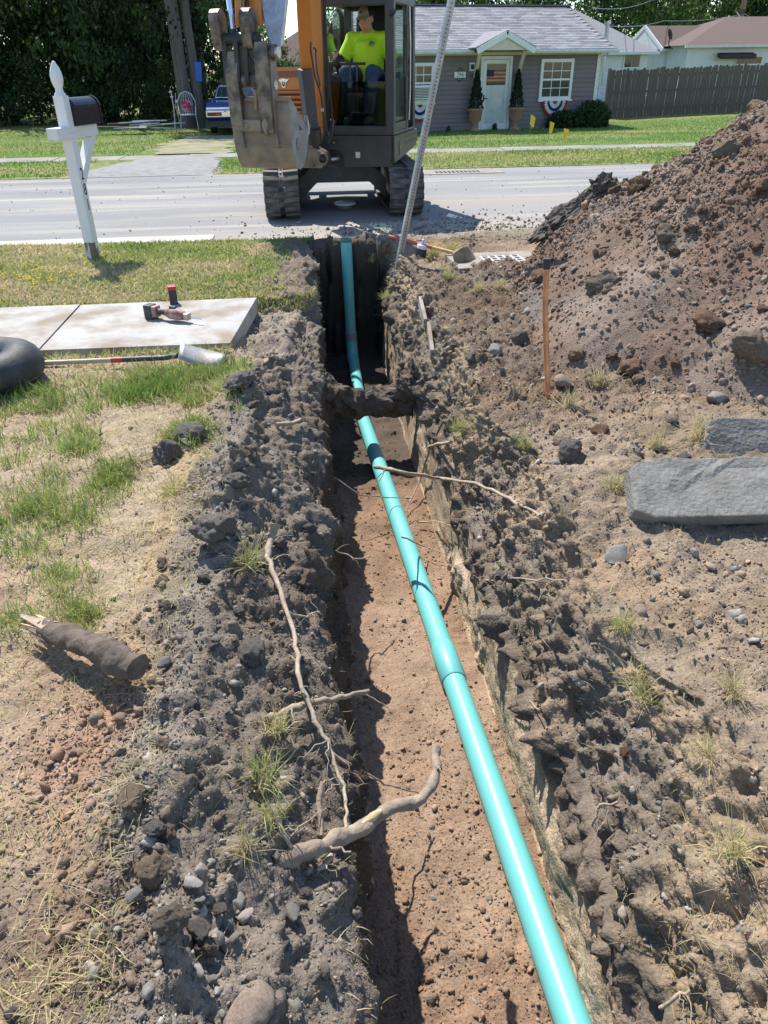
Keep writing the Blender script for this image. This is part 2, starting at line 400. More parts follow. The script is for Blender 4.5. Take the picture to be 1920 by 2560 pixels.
# -------- soil colours (the soil's own, plus shade painted into the far trench)
def C3(*c): return np.array(c)
def put(c, new, k): return c+(np.array(new)-c)*np.clip(k, 0, 1)[..., None]
tone = fbm(GX*2.3, GY*2.3, GZ*2.3, 4, seed=80); tone2 = fbm(GX*9, GY*9, GZ*9, 3, seed=84)
gc = np.zeros(P.shape)+C3(.285, .225, .16)
gc = put(gc, C3(.255, .17, .12), (z0 < .5)*(blob(GX, GY, -.74, 1.55, .24, .35)+.7*blob(GX, GY, -1.5, 2.4, .35, .25)+.4*blob(GX, GY, -.95, 1.95, .2, .15))*1.2)
gc = put(gc, C3(.16, .147, .132), np.where(z0 < .5, sstep(-.74, -.52, GX+.14*tone)*(1-sstep(4.7, 5.0, GY)), 0))
gc = put(gc, C3(.21, .19, .165), np.where(z0 < .5, sstep(-.66, -.5, GX)*sstep(4.8, 5.1, GY)*(1-sstep(6.3, 6.5, GY)), 0))
gc = put(gc, C3(.20, .165, .10), lawn*.9)
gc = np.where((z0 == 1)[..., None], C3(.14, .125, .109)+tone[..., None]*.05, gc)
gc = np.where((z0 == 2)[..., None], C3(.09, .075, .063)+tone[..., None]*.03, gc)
fl = C3(.225, .148, .10)+tone[..., None]*C3(.07, .05, .038)
fl = fl+(C3(.27, .195, .14)-fl)*(sstep(.1, .5, fbm(GX*2.6, GY*1.3, 4, 3, seed=87))*.7)[..., None]
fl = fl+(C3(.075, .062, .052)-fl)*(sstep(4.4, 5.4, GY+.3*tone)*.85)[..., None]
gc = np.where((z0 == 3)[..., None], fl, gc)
wl = C3(.43, .335, .24)+tone[..., None]*C3(.05, .045, .04)
wl = wl+(C3(.36, .36, .275)-wl)*(sstep(0, .5, fbm(GY*1.4, GZ*5, 2, 3, seed=88))*(1-sstep(2.4, 3.2, GY)))[..., None]*.7
wl = wl+(C3(.13, .108, .085)-wl)*(sstep(.16, .42, fbm(GY*5, GZ*26, 5, 4, .6, seed=89)+.18*sstep(-.6, -.35, GZ)))[..., None]*.55
wl = wl+(C3(.12, .10, .082)-wl)*sstep(.6, .95, TE+.35*fbm(GY*4, GY*0, 2, 3, seed=54)+.15*tone)[..., None]*.85
gc = np.where((z0 == 4)[..., None], wl, gc)
sl_ = C3(.145, .127, .108)+tone[..., None]*.05
sl_ = sl_+(C3(.25, .20, .148)-sl_)*(sstep(-.05, .35, fbm(GX*2.1, GY*2.1, GZ*2, 3, seed=90)+.5*sstep(-.2, .02, GZ)))[..., None]*.7
gc = np.where((z0 == 5)[..., None], sl_, gc)
rt = C3(.215, .178, .143)+tone[..., None]*.05
rt = rt+(C3(.28, .21, .15)-rt)*(sstep(0, .4, fbm(GX*1.6, GY*1.6, 8, 3, seed=91))*.7)[..., None]
rub = sstep(3.2, 4.1, GY+.3*tone)*(1-sstep(6.7, 7.3, GY))*(1-sstep(3.2, 4, GX))
rt = rt+(C3(.135, .106, .086)+tone[..., None]*.04-rt)*(rub*.9)[..., None]
gc = np.where((z0 == 6)[..., None], rt, gc)
gc = put(gc, C3(.24, .225, .20), sstep(8.2, 8.9, GY)*(GX > .6))
gc = put(gc, C3(.13, .098, .076), (z0 < .5)*1.1*blob(GX, GY, -.74, .95, .35, .22))
gc = put(gc, C3(.15, .13, .108), (z0 < .5)*sstep(6.3, 6.5, GY)*sstep(-.62, -.35, GX+.1*tone)*(1-sstep(8.7, 8.9, GY)))
gc = put(gc, C3(.055, .047, .04), sstep(5.9, 6.6, GY)*sstep(-.12, -.3, GZ+.05*tone)*((GZONE < 3.5)|(GY > 7.9)))  # dark wet soil, with the shade of the deep far end painted in
gc = gc*np.where(z0 == 0, 1.3, np.where(z0 == 4, 1.1, np.where(z0 == 3, 1.2, np.where(z0 == 2, 1.1, np.where(z0 == 1, 1.3, np.where(z0 == 6, 1.12, 1.32))))))[..., None]
gc = np.where((z0 < 2.5)[..., None]*(GX > -.75)[..., None], gc*C3(1.07, 1., .92), gc)
gc = np.where((z0 > 4.5)[..., None], gc*C3(1.06, 1., .91), gc)
gc = np.clip(gc*(1+.25*tone2[..., None]), .02, .9)
def grid_faces(nr, nc):
    i = np.arange(nr-1)[:, None]*nc+np.arange(nc-1)[None, :]
    return np.stack([i, i+1, i+nc+1, i+nc], -1).reshape(-1, 4)
def soil_mat(name, b1=.55, s1=90., s2=320.):
    mt, n, b = _nodes(name); L = n.links.new
    at = n.nodes.new('ShaderNodeAttribute'); at.attribute_name = 'Col'
    tc = n.nodes.new('ShaderNodeTexCoord')
    nz = n.nodes.new('ShaderNodeTexNoise'); nz.inputs['Scale'].default_value = s1; nz.inputs['Detail'].default_value = 6; nz.inputs['Roughness'].default_value = .65
    L(tc.outputs['Object'], nz.inputs['Vector'])
    rp = n.nodes.new('ShaderNodeValToRGB'); rp.color_ramp.elements[0].position = .3; rp.color_ramp.elements[1].position = .72
    rp.color_ramp.elements[0].color = (.62, .6, .58, 1); rp.color_ramp.elements[1].color = (1.25, 1.24, 1.22, 1); L(nz.outputs[0], rp.inputs[0])
    mx = n.nodes.new('ShaderNodeMix'); mx.data_type = 'RGBA'; mx.blend_type = 'MULTIPLY'; mx.inputs[0].default_value = 1
    L(at.outputs['Color'], mx.inputs[6]); L(rp.outputs[0], mx.inputs[7]); L(mx.outputs[2], b.inputs['Base Color'])
    b.inputs['Roughness'].default_value = .95; b.inputs['Specular IOR Level'].default_value = .15
    n2 = n.nodes.new('ShaderNodeTexNoise'); n2.inputs['Scale'].default_value = s2; n2.inputs['Detail'].default_value = 4
    L(tc.outputs['Object'], n2.inputs['Vector'])
    v = n.nodes.new('ShaderNodeTexVoronoi'); v.inputs['Scale'].default_value = s1; L(tc.outputs['Object'], v.inputs['Vector'])
    ad = n.nodes.new('ShaderNodeMath'); ad.operation = 'SUBTRACT'; L(n2.outputs[0], ad.inputs[0]); L(v.outputs['Distance'], ad.inputs[1])
    bm = n.nodes.new('ShaderNodeBump'); bm.inputs['Strength'].default_value = b1; bm.inputs['Distance'].default_value = .008
    L(ad.outputs[0], bm.inputs['Height']); L(bm.outputs[0], b.inputs['Normal'])
    return mt
M_SOIL = soil_mat('soil')
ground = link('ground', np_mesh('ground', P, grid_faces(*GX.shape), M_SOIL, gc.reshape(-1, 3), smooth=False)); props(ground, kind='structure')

# ================================================================== the mound of spoil at the right
mxs = np.concatenate([np.arange(.95, 4.4, .0155), np.arange(4.4, 9.2, .12)]); mys = np.concatenate([np.arange(2.6, 7.2, .0165), np.arange(7.2, 9.0, .04)])
MX, MY = np.meshgrid(mxs, mys)
ry = np.where(MY < 5.7, 2.95, 2.5)
rad = np.sqrt(((MX-4.75)/3.95)**2+((MY-5.7)/ry)**2)
wob = .07*fbm(MX*1.1, MY*1.1, 0, 3, seed=100)
MZ = 2.12*(1-rad-wob) - .05
MZ = np.where(MZ > 1.6, 1.6+(MZ-1.6)*.5, MZ)
MZ -= .26*(1-sstep(1.5, 2.9, MX))*sstep(4.4, 5.4, MY)
MZ += .10*blob(MX, MY, 1.75, 4.3, .4, .35)+.09*blob(MX, MY, 2.6, 3.8, .5, .3)
hill = sstep(-.05, .2, MZ)
rill = fbm((MX*.62-MY*.4)*3.2, (MX*.5+MY*.8)*.55, 0, 3, seed=104)
t_w = fbm(MX*6, MY*6, 0, 2, seed=107)
D2 = .05*fbm(MX*2.6, MY*2.6, 0, 4, seed=106)+.03*rill
lump = sstep(-.35, .2, fbm(MX*1.1, MY*1.1, 5, 3, seed=108))
wx_, wy_ = MX+.05*rill, MY+.05*t_w
D2 += .95*.15*frag(wx_, wy_, .15, .4, 110)*lump+.85*.07*frag(wx_, wy_, .07, .65, 114)*(.4+.6*lump)+.85*.032*frag(MX, MY, .032, .8, 118)+.012*fbm(MX*34, MY*34, 0, 3, .7, seed=119)
MZ = MZ+D2*(.25+.75*hill)-.5*(1-sstep(1.0, 1.3, MX+.1*t_w))
t1 = fbm(MX*1.3, MY*1.3, 0, 4, seed=121); t2 = fbm(MX*8, MY*8, 0, 3, seed=122)
mc = C3(.145, .104, .08)+0*MX[..., None]
mc = put(mc, C3(.185, .148, .12), sstep(-.05, .35, rill+.4*t1)*.75)
mc = put(mc, C3(.115, .10, .088), sstep(.05, .4, t1+.25*blob(MX, MY, 1.7, 5.2, .6, .9))*.8)
mc = put(mc, C3(.135, .09, .066), sstep(.15, .45, fbm(MX*1.5, MY*1.5, 3, 3, seed=125))*.7)
mc = put(mc, C3(.185, .155, .125), sstep(3.7, 3.0, MY)*.6)
mc = np.clip(1.35*mc*(1+.25*t2[..., None]), .03, .9)
MP = np.stack([MX, MY, MZ], -1)
mound = link('dirt_mound', np_mesh('dirt_mound', MP, grid_faces(*MX.shape), M_SOIL, mc.reshape(-1, 3), smooth=False)); props(mound, kind='structure')
def mound_z(x, y_):
    j = int(np.argmin(abs(mxs-x))); i = int(np.argmin(abs(mys-y_))); return float(MZ[i, j])
def near_ground(x, y_, zmax=9):
    """highest soil point close to (x, y)"""
    i = int(np.argmin(abs(ys-y_))); row = P[i]; k = np.abs(row[:, 0]-x) < .02
    z = float(row[k, 2].max()) if k.any() else 0.
    if .95 < x < 4.4 and 2.9 < y_ < 9: z = max(z, mound_z(x, y_))
    return z

# ================================================================== road, walks, far lawn
def sheet(name, x0, x1, y0, y1, z, m_, nx=2, ny=2, zf_=None, kind='structure', thick=0.):
    gx, gy = np.meshgrid(np.linspace(x0, x1, nx), np.linspace(y0, y1, ny)); gz = np.full_like(gx, z) if zf_ is None else zf_(gx, gy)
    V = np.stack([gx, gy, gz], -1).reshape(-1, 3); F_ = grid_faces(ny, nx)
    o = link(name, np_mesh(name, V, F_, m_, smooth=True)); return props(o, kind=kind)
def lawn_mat(name, green=(.10, .17, .035), dry=(.33, .26, .12), dark=(.05, .10, .02), k=.5, s=.35, fine=18., str_=(1, 1, 1)):
    mt, n, b = _nodes(name); L = n.links.new
    tc = n.nodes.new('ShaderNodeTexCoord'); mp = n.nodes.new('ShaderNodeMapping'); mp.inputs['Scale'].default_value = str_; L(tc.outputs['Object'], mp.inputs[0])
    a = n.nodes.new('ShaderNodeTexNoise'); a.inputs['Scale'].default_value = s; a.inputs['Detail'].default_value = 8; L(mp.outputs[0], a.inputs['Vector'])
    rp = n.nodes.new('ShaderNodeValToRGB'); e = rp.color_ramp.elements; e[0].position = k-.1; e[1].position = k+.14
    e[0].color = (*green, 1); e[1].color = (*dry, 1); L(a.outputs[0], rp.inputs[0])
    f = n.nodes.new('ShaderNodeTexNoise'); f.inputs['Scale'].default_value = fine; f.inputs['Detail'].default_value = 6; L(tc.outputs['Object'], f.inputs['Vector'])
    r2 = n.nodes.new('ShaderNodeValToRGB'); r2.color_ramp.elements[0].position = .35; r2.color_ramp.elements[1].position = .6; L(f.outputs[0], r2.inputs[0])
    mx = n.nodes.new('ShaderNodeMix'); mx.data_type = 'RGBA'; L(r2.outputs[0], mx.inputs[0]); mx.inputs[6].default_value = (*dark, 1); L(rp.outputs[0], mx.inputs[7])
    L(mx.outputs[2], b.inputs['Base Color']); b.inputs['Roughness'].default_value = .9; b.inputs['Specular IOR Level'].default_value = .2
    bm = n.nodes.new('ShaderNodeBump'); bm.inputs['Strength'].default_value = .8; bm.inputs['Distance'].default_value = .04
    L(f.outputs[0], bm.inputs['Height']); L(bm.outputs[0], b.inputs['Normal']); return mt
def road_mat():
    mt, n, b = _nodes('worn_asphalt'); L = n.links.new
    tc = n.nodes.new('ShaderNodeTexCoord')
    def noise(scale, sc, det=6):
        mp = n.nodes.new('ShaderNodeMapping'); mp.inputs['Scale'].default_value = sc; L(tc.outputs['Object'], mp.inputs[0])
        q = n.nodes.new('ShaderNodeTexNoise'); q.inputs['Scale'].default_value = scale; q.inputs['Detail'].default_value = det; L(mp.outputs[0], q.inputs['Vector']); return q
    def ramp(src, p0, p1, c0, c1):
        r_ = n.nodes.new('ShaderNodeValToRGB'); r_.color_ramp.elements[0].position = p0; r_.color_ramp.elements[1].position = p1
        r_.color_ramp.elements[0].color = (*c0, 1); r_.color_ramp.elements[1].color = (*c1, 1); L(src, r_.inputs[0]); return r_
    def mix(fac, a, c):
        mx = n.nodes.new('ShaderNodeMix'); mx.data_type = 'RGBA'; L(fac, mx.inputs[0])
        L(a, mx.inputs[6]); L(c, mx.inputs[7]) if not isinstance(c, tuple) else setattr(mx.inputs[7], 'default_value', (*c, 1)); return mx.outputs[2]
    base = ramp(noise(.8, (.22, 1.6, 1)).outputs[0], .32, .68, (.205, .205, .208), (.28, .275, .27)).outputs[0]
    dust = ramp(noise(1.1, (.18, 2.2, 1), 8).outputs[0], .52, .68, (0, 0, 0), (.75, .75, .75)).outputs[0]
    c = mix(dust, base, (.42, .38, .32))
    speck = ramp(noise(90, (1, 1, 1), 3).outputs[0], .3, .7, (.75, .75, .75), (1.2, 1.2, 1.2)).outputs[0]
    mu = n.nodes.new('ShaderNodeMix'); mu.data_type = 'RGBA'; mu.blend_type = 'MULTIPLY'; mu.inputs[0].default_value = 1; L(c, mu.inputs[6]); L(speck, mu.inputs[7])
    at = n.nodes.new('ShaderNodeAttribute'); at.attribute_name = 'Col'        # trodden mud by the dig
    mud = mix(at.outputs['Fac'], mu.outputs[2], (.37, .315, .255))
    L(mud, b.inputs['Base Color']); b.inputs['Roughness'].default_value = .85; b.inputs['Specular IOR Level'].default_value = .25
    bm = n.nodes.new('ShaderNodeBump'); bm.inputs['Strength'].default_value = .4; bm.inputs['Distance'].default_value = .006
    L(noise(140, (1, 1, 1), 4).outputs[0], bm.inputs['Height']); L(bm.outputs[0], b.inputs['Normal']); return mt
M_FARLAWN = lawn_mat('far_lawn', green=(.13, .20, .04), k=.54, s=.16, fine=9., str_=(.5, 1, 1))
M_VERGE = lawn_mat('far_verge', green=(.13, .20, .04), k=.44, s=.3, fine=9., str_=(.4, 1, 1))
tz = -.42; tv = [(-300, -60), (300, -60), (300, 500), (-300, 500), (-8.5, -1.5), (8.5, -1.5), (8.5, 9.2), (-8.5, 9.2)]
props(MB().add([(a, b, tz) for a, b in tv], [(0, 1, 5, 4), (1, 2, 6, 5), (2, 3, 7, 6), (3, 0, 4, 7)]).build('terrain', M_FARLAWN), kind='structure')
def road_z(x, yy): return -.085+.05*np.clip(1-((yy-12.6)/3.6)**2, 0, 1)
rx, rrow = np.concatenate([np.linspace(-120, -8, 8), np.arange(-7.8, 8.2, .2), np.linspace(9, 120, 8)]), np.concatenate([np.arange(9.1, 11.2, .1), np.linspace(11.2, 16.0, 14)])
rgx, rgy = np.meshgrid(rx, rrow)
mud = np.clip(1.25*blob(rgx, rgy, 1.6, 9.2, 2.2, .75)+.5*blob(rgx, rgy, 3.2, 11.5, 3, .5)+.25*blob(rgx, rgy, -1, 9.6, 2, .3)+.35*fbm(rgx*1.5, rgy*2.5, 0, 4, seed=130)*blob(rgx, rgy, 1.5, 9.8, 4, 1.5), 0, 1)
me = np_mesh('road', np.stack([rgx, rgy, road_z(rgx, rgy)], -1), grid_faces(*rgx.shape), road_mat(), np.repeat(mud.reshape(-1, 1), 3, 1), smooth=True)
road = props(link('road', me), kind='structure')
M_CONC = mat('sun_bleached_concrete', (.50, .485, .45), .85, var=.14, vscale=3.5, bump=.35, bscale=140, bdist=.004)
M_CONC2 = mat('walk_concrete', (.235, .225, .20), .9, var=.2, vscale=1.5, bump=.3, bscale=60, bdist=.006)
M_GUT = mat('gutter_concrete', (.52, .50, .46), .85, var=.18, vscale=2.5, bump=.3, bscale=90, col2=(.40, .36, .30))
sheet('lawn_verge', -120, 120, 15.98, 18.95, -.07, M_VERGE, zf_=lambda x, y_: -.075+.03*sstep(16, 16.4, y_)+.02*fbm(x*.4, y_*.8, 0, 2), nx=160, ny=14)
sheet('lawn', -150, 150, 19.75, 70, -.1, M_FARLAWN, zf_=lambda x, y_: -.06-.18*sstep(20, 27, y_)+.03*fbm(x*.3, y_*.3, 2, 2)+.1*sstep(11, 18, x)*sstep(25, 33, y_)+.12*sstep(-2, -8, x)*sstep(25, 33, y_), nx=200, ny=60)
def lawn_z(x, y_): return float(-.06-.18*sstep(20, 27, y_)+.1*sstep(11, 18, x)*sstep(25, 33, y_)+.12*sstep(-2, -8, x)*sstep(25, 33, y_))
# walk across the street, slab by slab
walk = MB(); walk.b2((-70, 18.9, -.12), (70, 19.85, -.065))
far_walk = props(walk.build('sidewalk', M_CONC2), kind='structure')
slab_me = None
for k in range(-9, 12):
    x0 = k*1.5+.3
    q = MB().b2((x0+.008, 18.92, -.09), (x0+1.492, 19.83, -.045+.006*math.sin(k*2.3)))
    q.build('slab', M_CONC2, far_walk, bevel=.008)
# asphalt drive up to the parked car, and the gravelly drive near the left edge of the dig
M_DRIVE = mat('drive_asphalt', (.19, .19, .19), .9, var=.25, vscale=6, bump=.4, bscale=120, col2=(.27, .265, .25))
def strip(name, m_, ctr, half, n=60, rag=.12, seed=0):
    """ragged-edged strip: ctr and half are functions of t in 0..1 giving (x, y, z) and half width"""
    vs = []
    for k in range(n+1):
        t = k/n; c = ctr(t); h_ = half(t)
        for j in range(7):
            e = (j/3-1); rg = rag*float(fbm(k*.22, e*3+seed, 0, 3, seed=seed)) if j in (0, 6) else 0
            vs.append((c[0]+e*h_+rg*2, c[1], c[2]-(.03 if j in (0, 6) else 0)))
    return props(MB().add(vs, [(i*7+j, i*7+j+1, i*7+j+8, i*7+j+7) for i in range(n) for j in range(6)], None, True).build(name, m_), kind='structure')
strip('driveway_apron', M_DRIVE, lambda t: (-3.2+.3*t, 15.97+2.93*t, -.072+.045*min(1, t*6)), lambda t: 1.75-.75*t, seed=3)
M_DIRTDRIVE = mat('dusty_drive', (.27, .235, .16), .95, var=.2, vscale=1.6, bump=.5, bscale=40, col2=(.17, .185, .07), fac=(.42, .6))
strip('dirt_drive', M_DIRTDRIVE, lambda t: (-2.9+.1*t, 19.84+8*t, -.035-.165*float(sstep(20, 27, 19.84+8*t))+.012), lambda t: .95+.35*t, rag=.35, seed=5)
# concrete gutter strip along the near road edge, broken where the trench meets the road
gb = MB(); gx0 = -14.
gut = props(MB().b2((-14, 9.26, -.09), (-1.15, 9.72, -.052)).build('gutter', M_GUT, bevel=.006), kind='structure')
# near drive of the next lot: a grey corner at the left edge
dv = MB(); dv.add([(-9, 6.5, .062), (-3.35, 8.85, .055), (-3.0, 9.26, -.03), (-9, 9.26, -.03)], [(0, 1, 2, 3)])
props(dv.build('near_drive', mat('grey_drive', (.27, .265, .255), .9, var=.12, vscale=5, bump=.3, bscale=100)), kind='structure')
# the cut concrete walk at the left of the trench
nw = thing('concrete_walk', 'pale concrete sidewalk saw-cut short at the left of the trench', 'sidewalk'); nw['kind'] = 'structure'
del nw['category']; del nw['label']
for x0, x1, xe in ((-9, -3.42, -3.42), (-3.41, -1.93, -1.93), (-1.915, -.60, -.47)):
    q = MB(); zt = .035
    n_ = 12
    q.prism([(x0, 5.19), (x1, 5.17), (xe, 6.36), (x0 if x0 != -1.915 else -1.912, 6.34)], -.09, zt, 'z')
    q.build('slab', mat('dusty_concrete', (.40, .388, .365), .88, var=.1, vscale=2.6, bump=.5, bscale=160, col2=(.25, .20, .15), fac=(.42, .62), bdist=.004), nw, bevel=.008)
# ================================================================== loose stones, clods, grass, roots
def ico(sub=0):
    t = (1+5**.5)/2
    v = [(-1, t, 0), (1, t, 0), (-1, -t, 0), (1, -t, 0), (0, -1, t), (0, 1, t), (0, -1, -t), (0, 1, -t), (t, 0, -1), (t, 0, 1), (-t, 0, -1), (-t, 0, 1)]
    f = [(0, 11, 5), (0, 5, 1), (0, 1, 7), (0, 7, 10), (0, 10, 11), (1, 5, 9), (5, 11, 4), (11, 10, 2), (10, 7, 6), (7, 1, 8), (3, 9, 4), (3, 4, 2), (3, 2, 6), (3, 6, 8), (3, 8, 9), (4, 9, 5), (2, 4, 11), (6, 2, 10), (8, 6, 7), (9, 8, 1)]
    v = [Vector(p).normalized() for p in v]
    for _ in range(sub):
        mid = {}; nf = []
        def mp(a, b):
            k = (min(a, b), max(a, b))
            if k not in mid: mid[k] = len(v); v.append(((v[a]+v[b])/2).normalized())
            return mid[k]
        for a, b, c in f:
            ab, bc, ca = mp(a, b), mp(b, c), mp(c, a); nf += [(a, ab, ca), (b, bc, ab), (c, ca, bc), (ab, bc, ca)]
        f = nf
    return np.array([tuple(p) for p in v]), np.array(f)
OCT = (np.array([(1, 0, 0), (-1, 0, 0), (0, 1, 0), (0, -1, 0), (0, 0, 1), (0, 0, -1.)]), np.array([(0, 2, 4), (2, 1, 4), (1, 3, 4), (3, 0, 4), (2, 0, 5), (1, 2, 5), (3, 1, 5), (0, 3, 5)]))
ICO0, ICO1, ICO2, ICO3 = ico(0), ico(1), ico(2), ico(3)
def rand_rot(n):
    q = rng.normal(size=(n, 4)); q /= np.linalg.norm(q, axis=1, keepdims=True); a, b, c, d = q.T
    return np.stack([np.stack([1-2*(c*c+d*d), 2*(b*c-a*d), 2*(b*d+a*c)], -1), np.stack([2*(b*c+a*d), 1-2*(b*b+d*d), 2*(c*d-a*b)], -1), np.stack([2*(b*d-a*c), 2*(c*d+a*b), 1-2*(b*b+c*c)], -1)], 1)
def visible(p, margin=150):
    v = p-np.array([0, 0, CAM_H]); z = v@np.array(fwd)
    px = 960+CAM_F*(v@np.array(cright))/z; py = 1280-CAM_F*(v@np.array(cup))/z
    return (z > .2)*(px > -margin)*(px < 1920+margin)*(py > -margin)*(py < 2560+margin)
class Sampler:
    def __init__(s, G, zone=None):
        a = G[1:, 1:]-G[:-1, :-1]; b = G[1:, :-1]-G[:-1, 1:]
        s.G = G; s.n = np.cross(b, a); s.area = np.linalg.norm(s.n, axis=-1)/2; s.n = s.n/(2*s.area[..., None]+1e-12)
        s.n = np.where(s.n[..., 2:3] < -.2, -s.n, s.n)
        s.c = (G[1:, 1:]+G[:-1, :-1])/2; s.zone = None if zone is None else zone[:-1, :-1]
        v_ = visible(s.c.reshape(-1, 3), 80); s.vis = np.where(v_, 1., np.where(visible(s.c.reshape(-1, 3), 800), .45, 0)).reshape(s.area.shape)
    def pick(s, n, dens):
        w_ = (s.area*dens*s.vis).ravel(); cs = np.cumsum(w_); k = np.searchsorted(cs, rng.random(n)*cs[-1])
        i, j = np.unravel_index(np.minimum(k, len(cs)-1), s.area.shape); u = rng.random((n, 1)); v = rng.random((n, 1)); G = s.G
        p = G[i, j]*(1-u)*(1-v)+G[i, j+1]*u*(1-v)+G[i+1, j]*(1-u)*v+G[i+1, j+1]*u*v
        return p, s.n[i, j], i, j
GS = Sampler(P, GZONE); MS = Sampler(MP)
# how near things are to the camera sets how small a stone still shows
def depth_of(p): return (p-np.array([0, 0, CAM_H]))@np.array(fwd)
def stones_mesh(name, p, nrm, r, col, base, jit=.3, flat=.6, sink=.25, smooth=False):
    V0, F0 = base; n, k = len(p), len(V0)
    sc = np.stack([np.ones(n), .65+.35*rng.random(n), flat*(.6+.5*rng.random(n))], -1)*r[:, None]
    V = V0[None]*(1+jit*(rng.random((n, k, 1))*2-1))*sc[:, None, :]
    V = np.einsum('nij,nkj->nki', rand_rot(n), V) + (p+nrm*(r*(.5-sink))[:, None])[:, None, :]
    F_ = (F0[None]+(np.arange(n)*k)[:, None, None]).reshape(-1, 3)
    return np_mesh(name, V.reshape(-1, 3), F_, M_STONE, np.repeat(col, k, 0), smooth)
M_STONE = soil_mat('loose_stone', .35, 60., 200.)
STONECOL = np.array([(.34, .335, .32), (.27, .265, .26), (.42, .40, .375), (.33, .28, .23), (.36, .27, .21), (.22, .215, .21), (.50, .48, .45), (.30, .21, .16)])*.8*np.array([1.06, 1., .90])
def stone_cols(n, wts): 
    c = STONECOL[rng.choice(8, n, p=np.array(wts)/sum(wts))]; return np.clip(c*(.8+.4*rng.random((n, 1))), .05, .8)
gzc = GS.zone; gx, gy = GS.c[..., 0], GS.c[..., 1]
patch = sstep(-.25, .35, fbm(gx*2.2, gy*2.2, 4, 3, seed=140))
# where gravel lies: the grey bank at the left, both banks, patches at the right, the floor
dens = np.where(gzc == 0, sstep(-.8, -.45, gx+.1*patch)*1.3*(gy < 5)+.12, 0)+np.where(gzc == 1, .8, 0)+np.where(gzc == 2, .15, 0)+np.where(gzc == 3, 1.1*patch+.25, 0)
dens = dens+np.where(gzc == 5, 1.3*patch+.6, 0)+np.where(gzc == 6, .45+.9*patch+1.2*sstep(3.2, 4.1, gy)*(1-sstep(6.9, 7.5, gy)), 0)+np.where(gzc == 4, .03, 0)
dens = dens+np.where(gzc == 0, 2.4*blob(gx, gy, -.72, 1.5, .22, .4)+2.0*blob(gx, gy, -.35, .95, .22, .3)+.5*blob(gx, gy, -1.45, 2.35, .3, .25)+1.2*sstep(-.6, -.45, gx)*(gy > 5)*(gy < 6.4), 0)
dens = dens*np.where((gzc < .5)*(gy > 6.4)*(gx < -.45), .05, 1)*np.where((gzc < .5)*(gx < -.55)*(gy > 5.1)*(gy < 6.42), .04, 1)
near = 1/np.clip(depth_of(GS.c.reshape(-1, 3)).reshape(gx.shape), 1.2, 20)
def gwts(p, i, j):
    return gzc[i, j]
def scatter_ground(n, rlo, rhi, base, name, power=2.2, dens_=None, nearp=1.1):
    p, nr, i, j = GS.pick(n, (dens if dens_ is None else dens_)*near**nearp)
    r = rlo*(1-rng.random(n)*(1-(rlo/rhi)**power))**(-1/power); zz = gzc[i, j]
    c = stone_cols(n, (3, 3, 1.5, 1.5, .6, 1.6, .5, .4))
    red = stone_cols(n, (.4, .3, .6, 2.2, 3, .2, .3, 2)); gry = stone_cols(n, (3, 3, 1, .4, .2, 2.4, .5, 0))
    isred = ((zz == 3)*(p[:, 1] < 5.2)) | ((zz < .5)*(p[:, 0] < -.58)*(p[:, 1] < 3.2))
    isgry = ((zz < 1.5)*(~isred))
    c = np.where(isred[:, None], red, np.where(isgry[:, None], gry, c))
    loc = gc[i, j]*(.75+.55*rng.random((n, 1))); c = np.where(rng.random((n, 1)) < .66, loc, c)
    return p, nr, r, c
kids = []
for nm, n, lo, hi, base in (('fine_gravel', 64000, .0028, .008, OCT), ('gravel', 16000, .005, .015, ICO0), ('coarse_gravel', 2400, .010, .028, ICO1)):
    p, nr, r, c = scatter_ground(n, lo, hi, base, nm, nearp=1.7 if base is OCT else 1.1)
    o = link(nm, stones_mesh(nm, p, nr, r, c, base)); props(o, 'loose grey and brown %s strewn over the banks beside the trench' % nm.replace('_', ' '), 'gravel', kind='stuff')
md = (.25+.75*sstep(-.3, .3, fbm(MS.c[..., 0]*1.1, MS.c[..., 1]*1.1, 5, 3, seed=108)))*(MS.c[..., 2] > .02)
mnear = 1/np.clip(depth_of(MS.c.reshape(-1, 3)).reshape(md.shape), 1.5, 20)
for nm, n, lo, hi, base in (('mound_fine_gravel', 22000, .005, .013, OCT), ('mound_gravel', 8000, .009, .024, ICO0), ('mound_coarse_gravel', 1300, .015, .04, ICO1)):
    p, nr, i, j = MS.pick(n, md*mnear**.8)
    r = lo*(1-rng.random(n)*(1-(lo/hi)**2.2))**(-1/2.2); c = np.where(rng.random((n, 1)) < .72, mc[i, j]*(.75+.6*rng.random((n, 1))), stone_cols(n, (.7, .8, .4, 2.2, 1.6, .8, .25, 3)))
    o = link(nm, stones_mesh(nm, p, nr, r, c, base)); props(o, 'loose brown and grey stones lying on the big dirt mound', 'gravel', kind='stuff')
# crumbs of soil trodden onto the road
n = 1700
px_ = np.stack([rng.normal(1.9, 1.3, n), 9.2+np.abs(rng.normal(0, .6, n)), np.zeros(n)], -1); px_[:, 2] = road_z(px_[:, 0], px_[:, 1])
r = .008*(1-rng.random(n)*(1-(.008/.045)**2.2))**(-1/2.2)
o = link('road_crumbs', stones_mesh('road_crumbs', px_, np.tile([0, 0, 1.], (n, 1)), r, stone_cols(n, (2, 2, 1, 1.5, 1, 1.5, .3, .6)), ICO0))
props(o, 'crumbs of soil scattered on the road near the dig', 'soil', kind='stuff')
n = 260
px_ = np.stack([rng.uniform(-7, 9, n), rng.uniform(9.8, 15.9, n), np.zeros(n)], -1); px_[:, 2] = road_z(px_[:, 0], px_[:, 1])
o = link('road_grit', stones_mesh('road_grit', px_, np.tile([0, 0, 1.], (n, 1)), rng.uniform(.006, .017, n), stone_cols(n, (0, 1, 0, 1, 0, 3, 0, 0))*.7, ICO0))
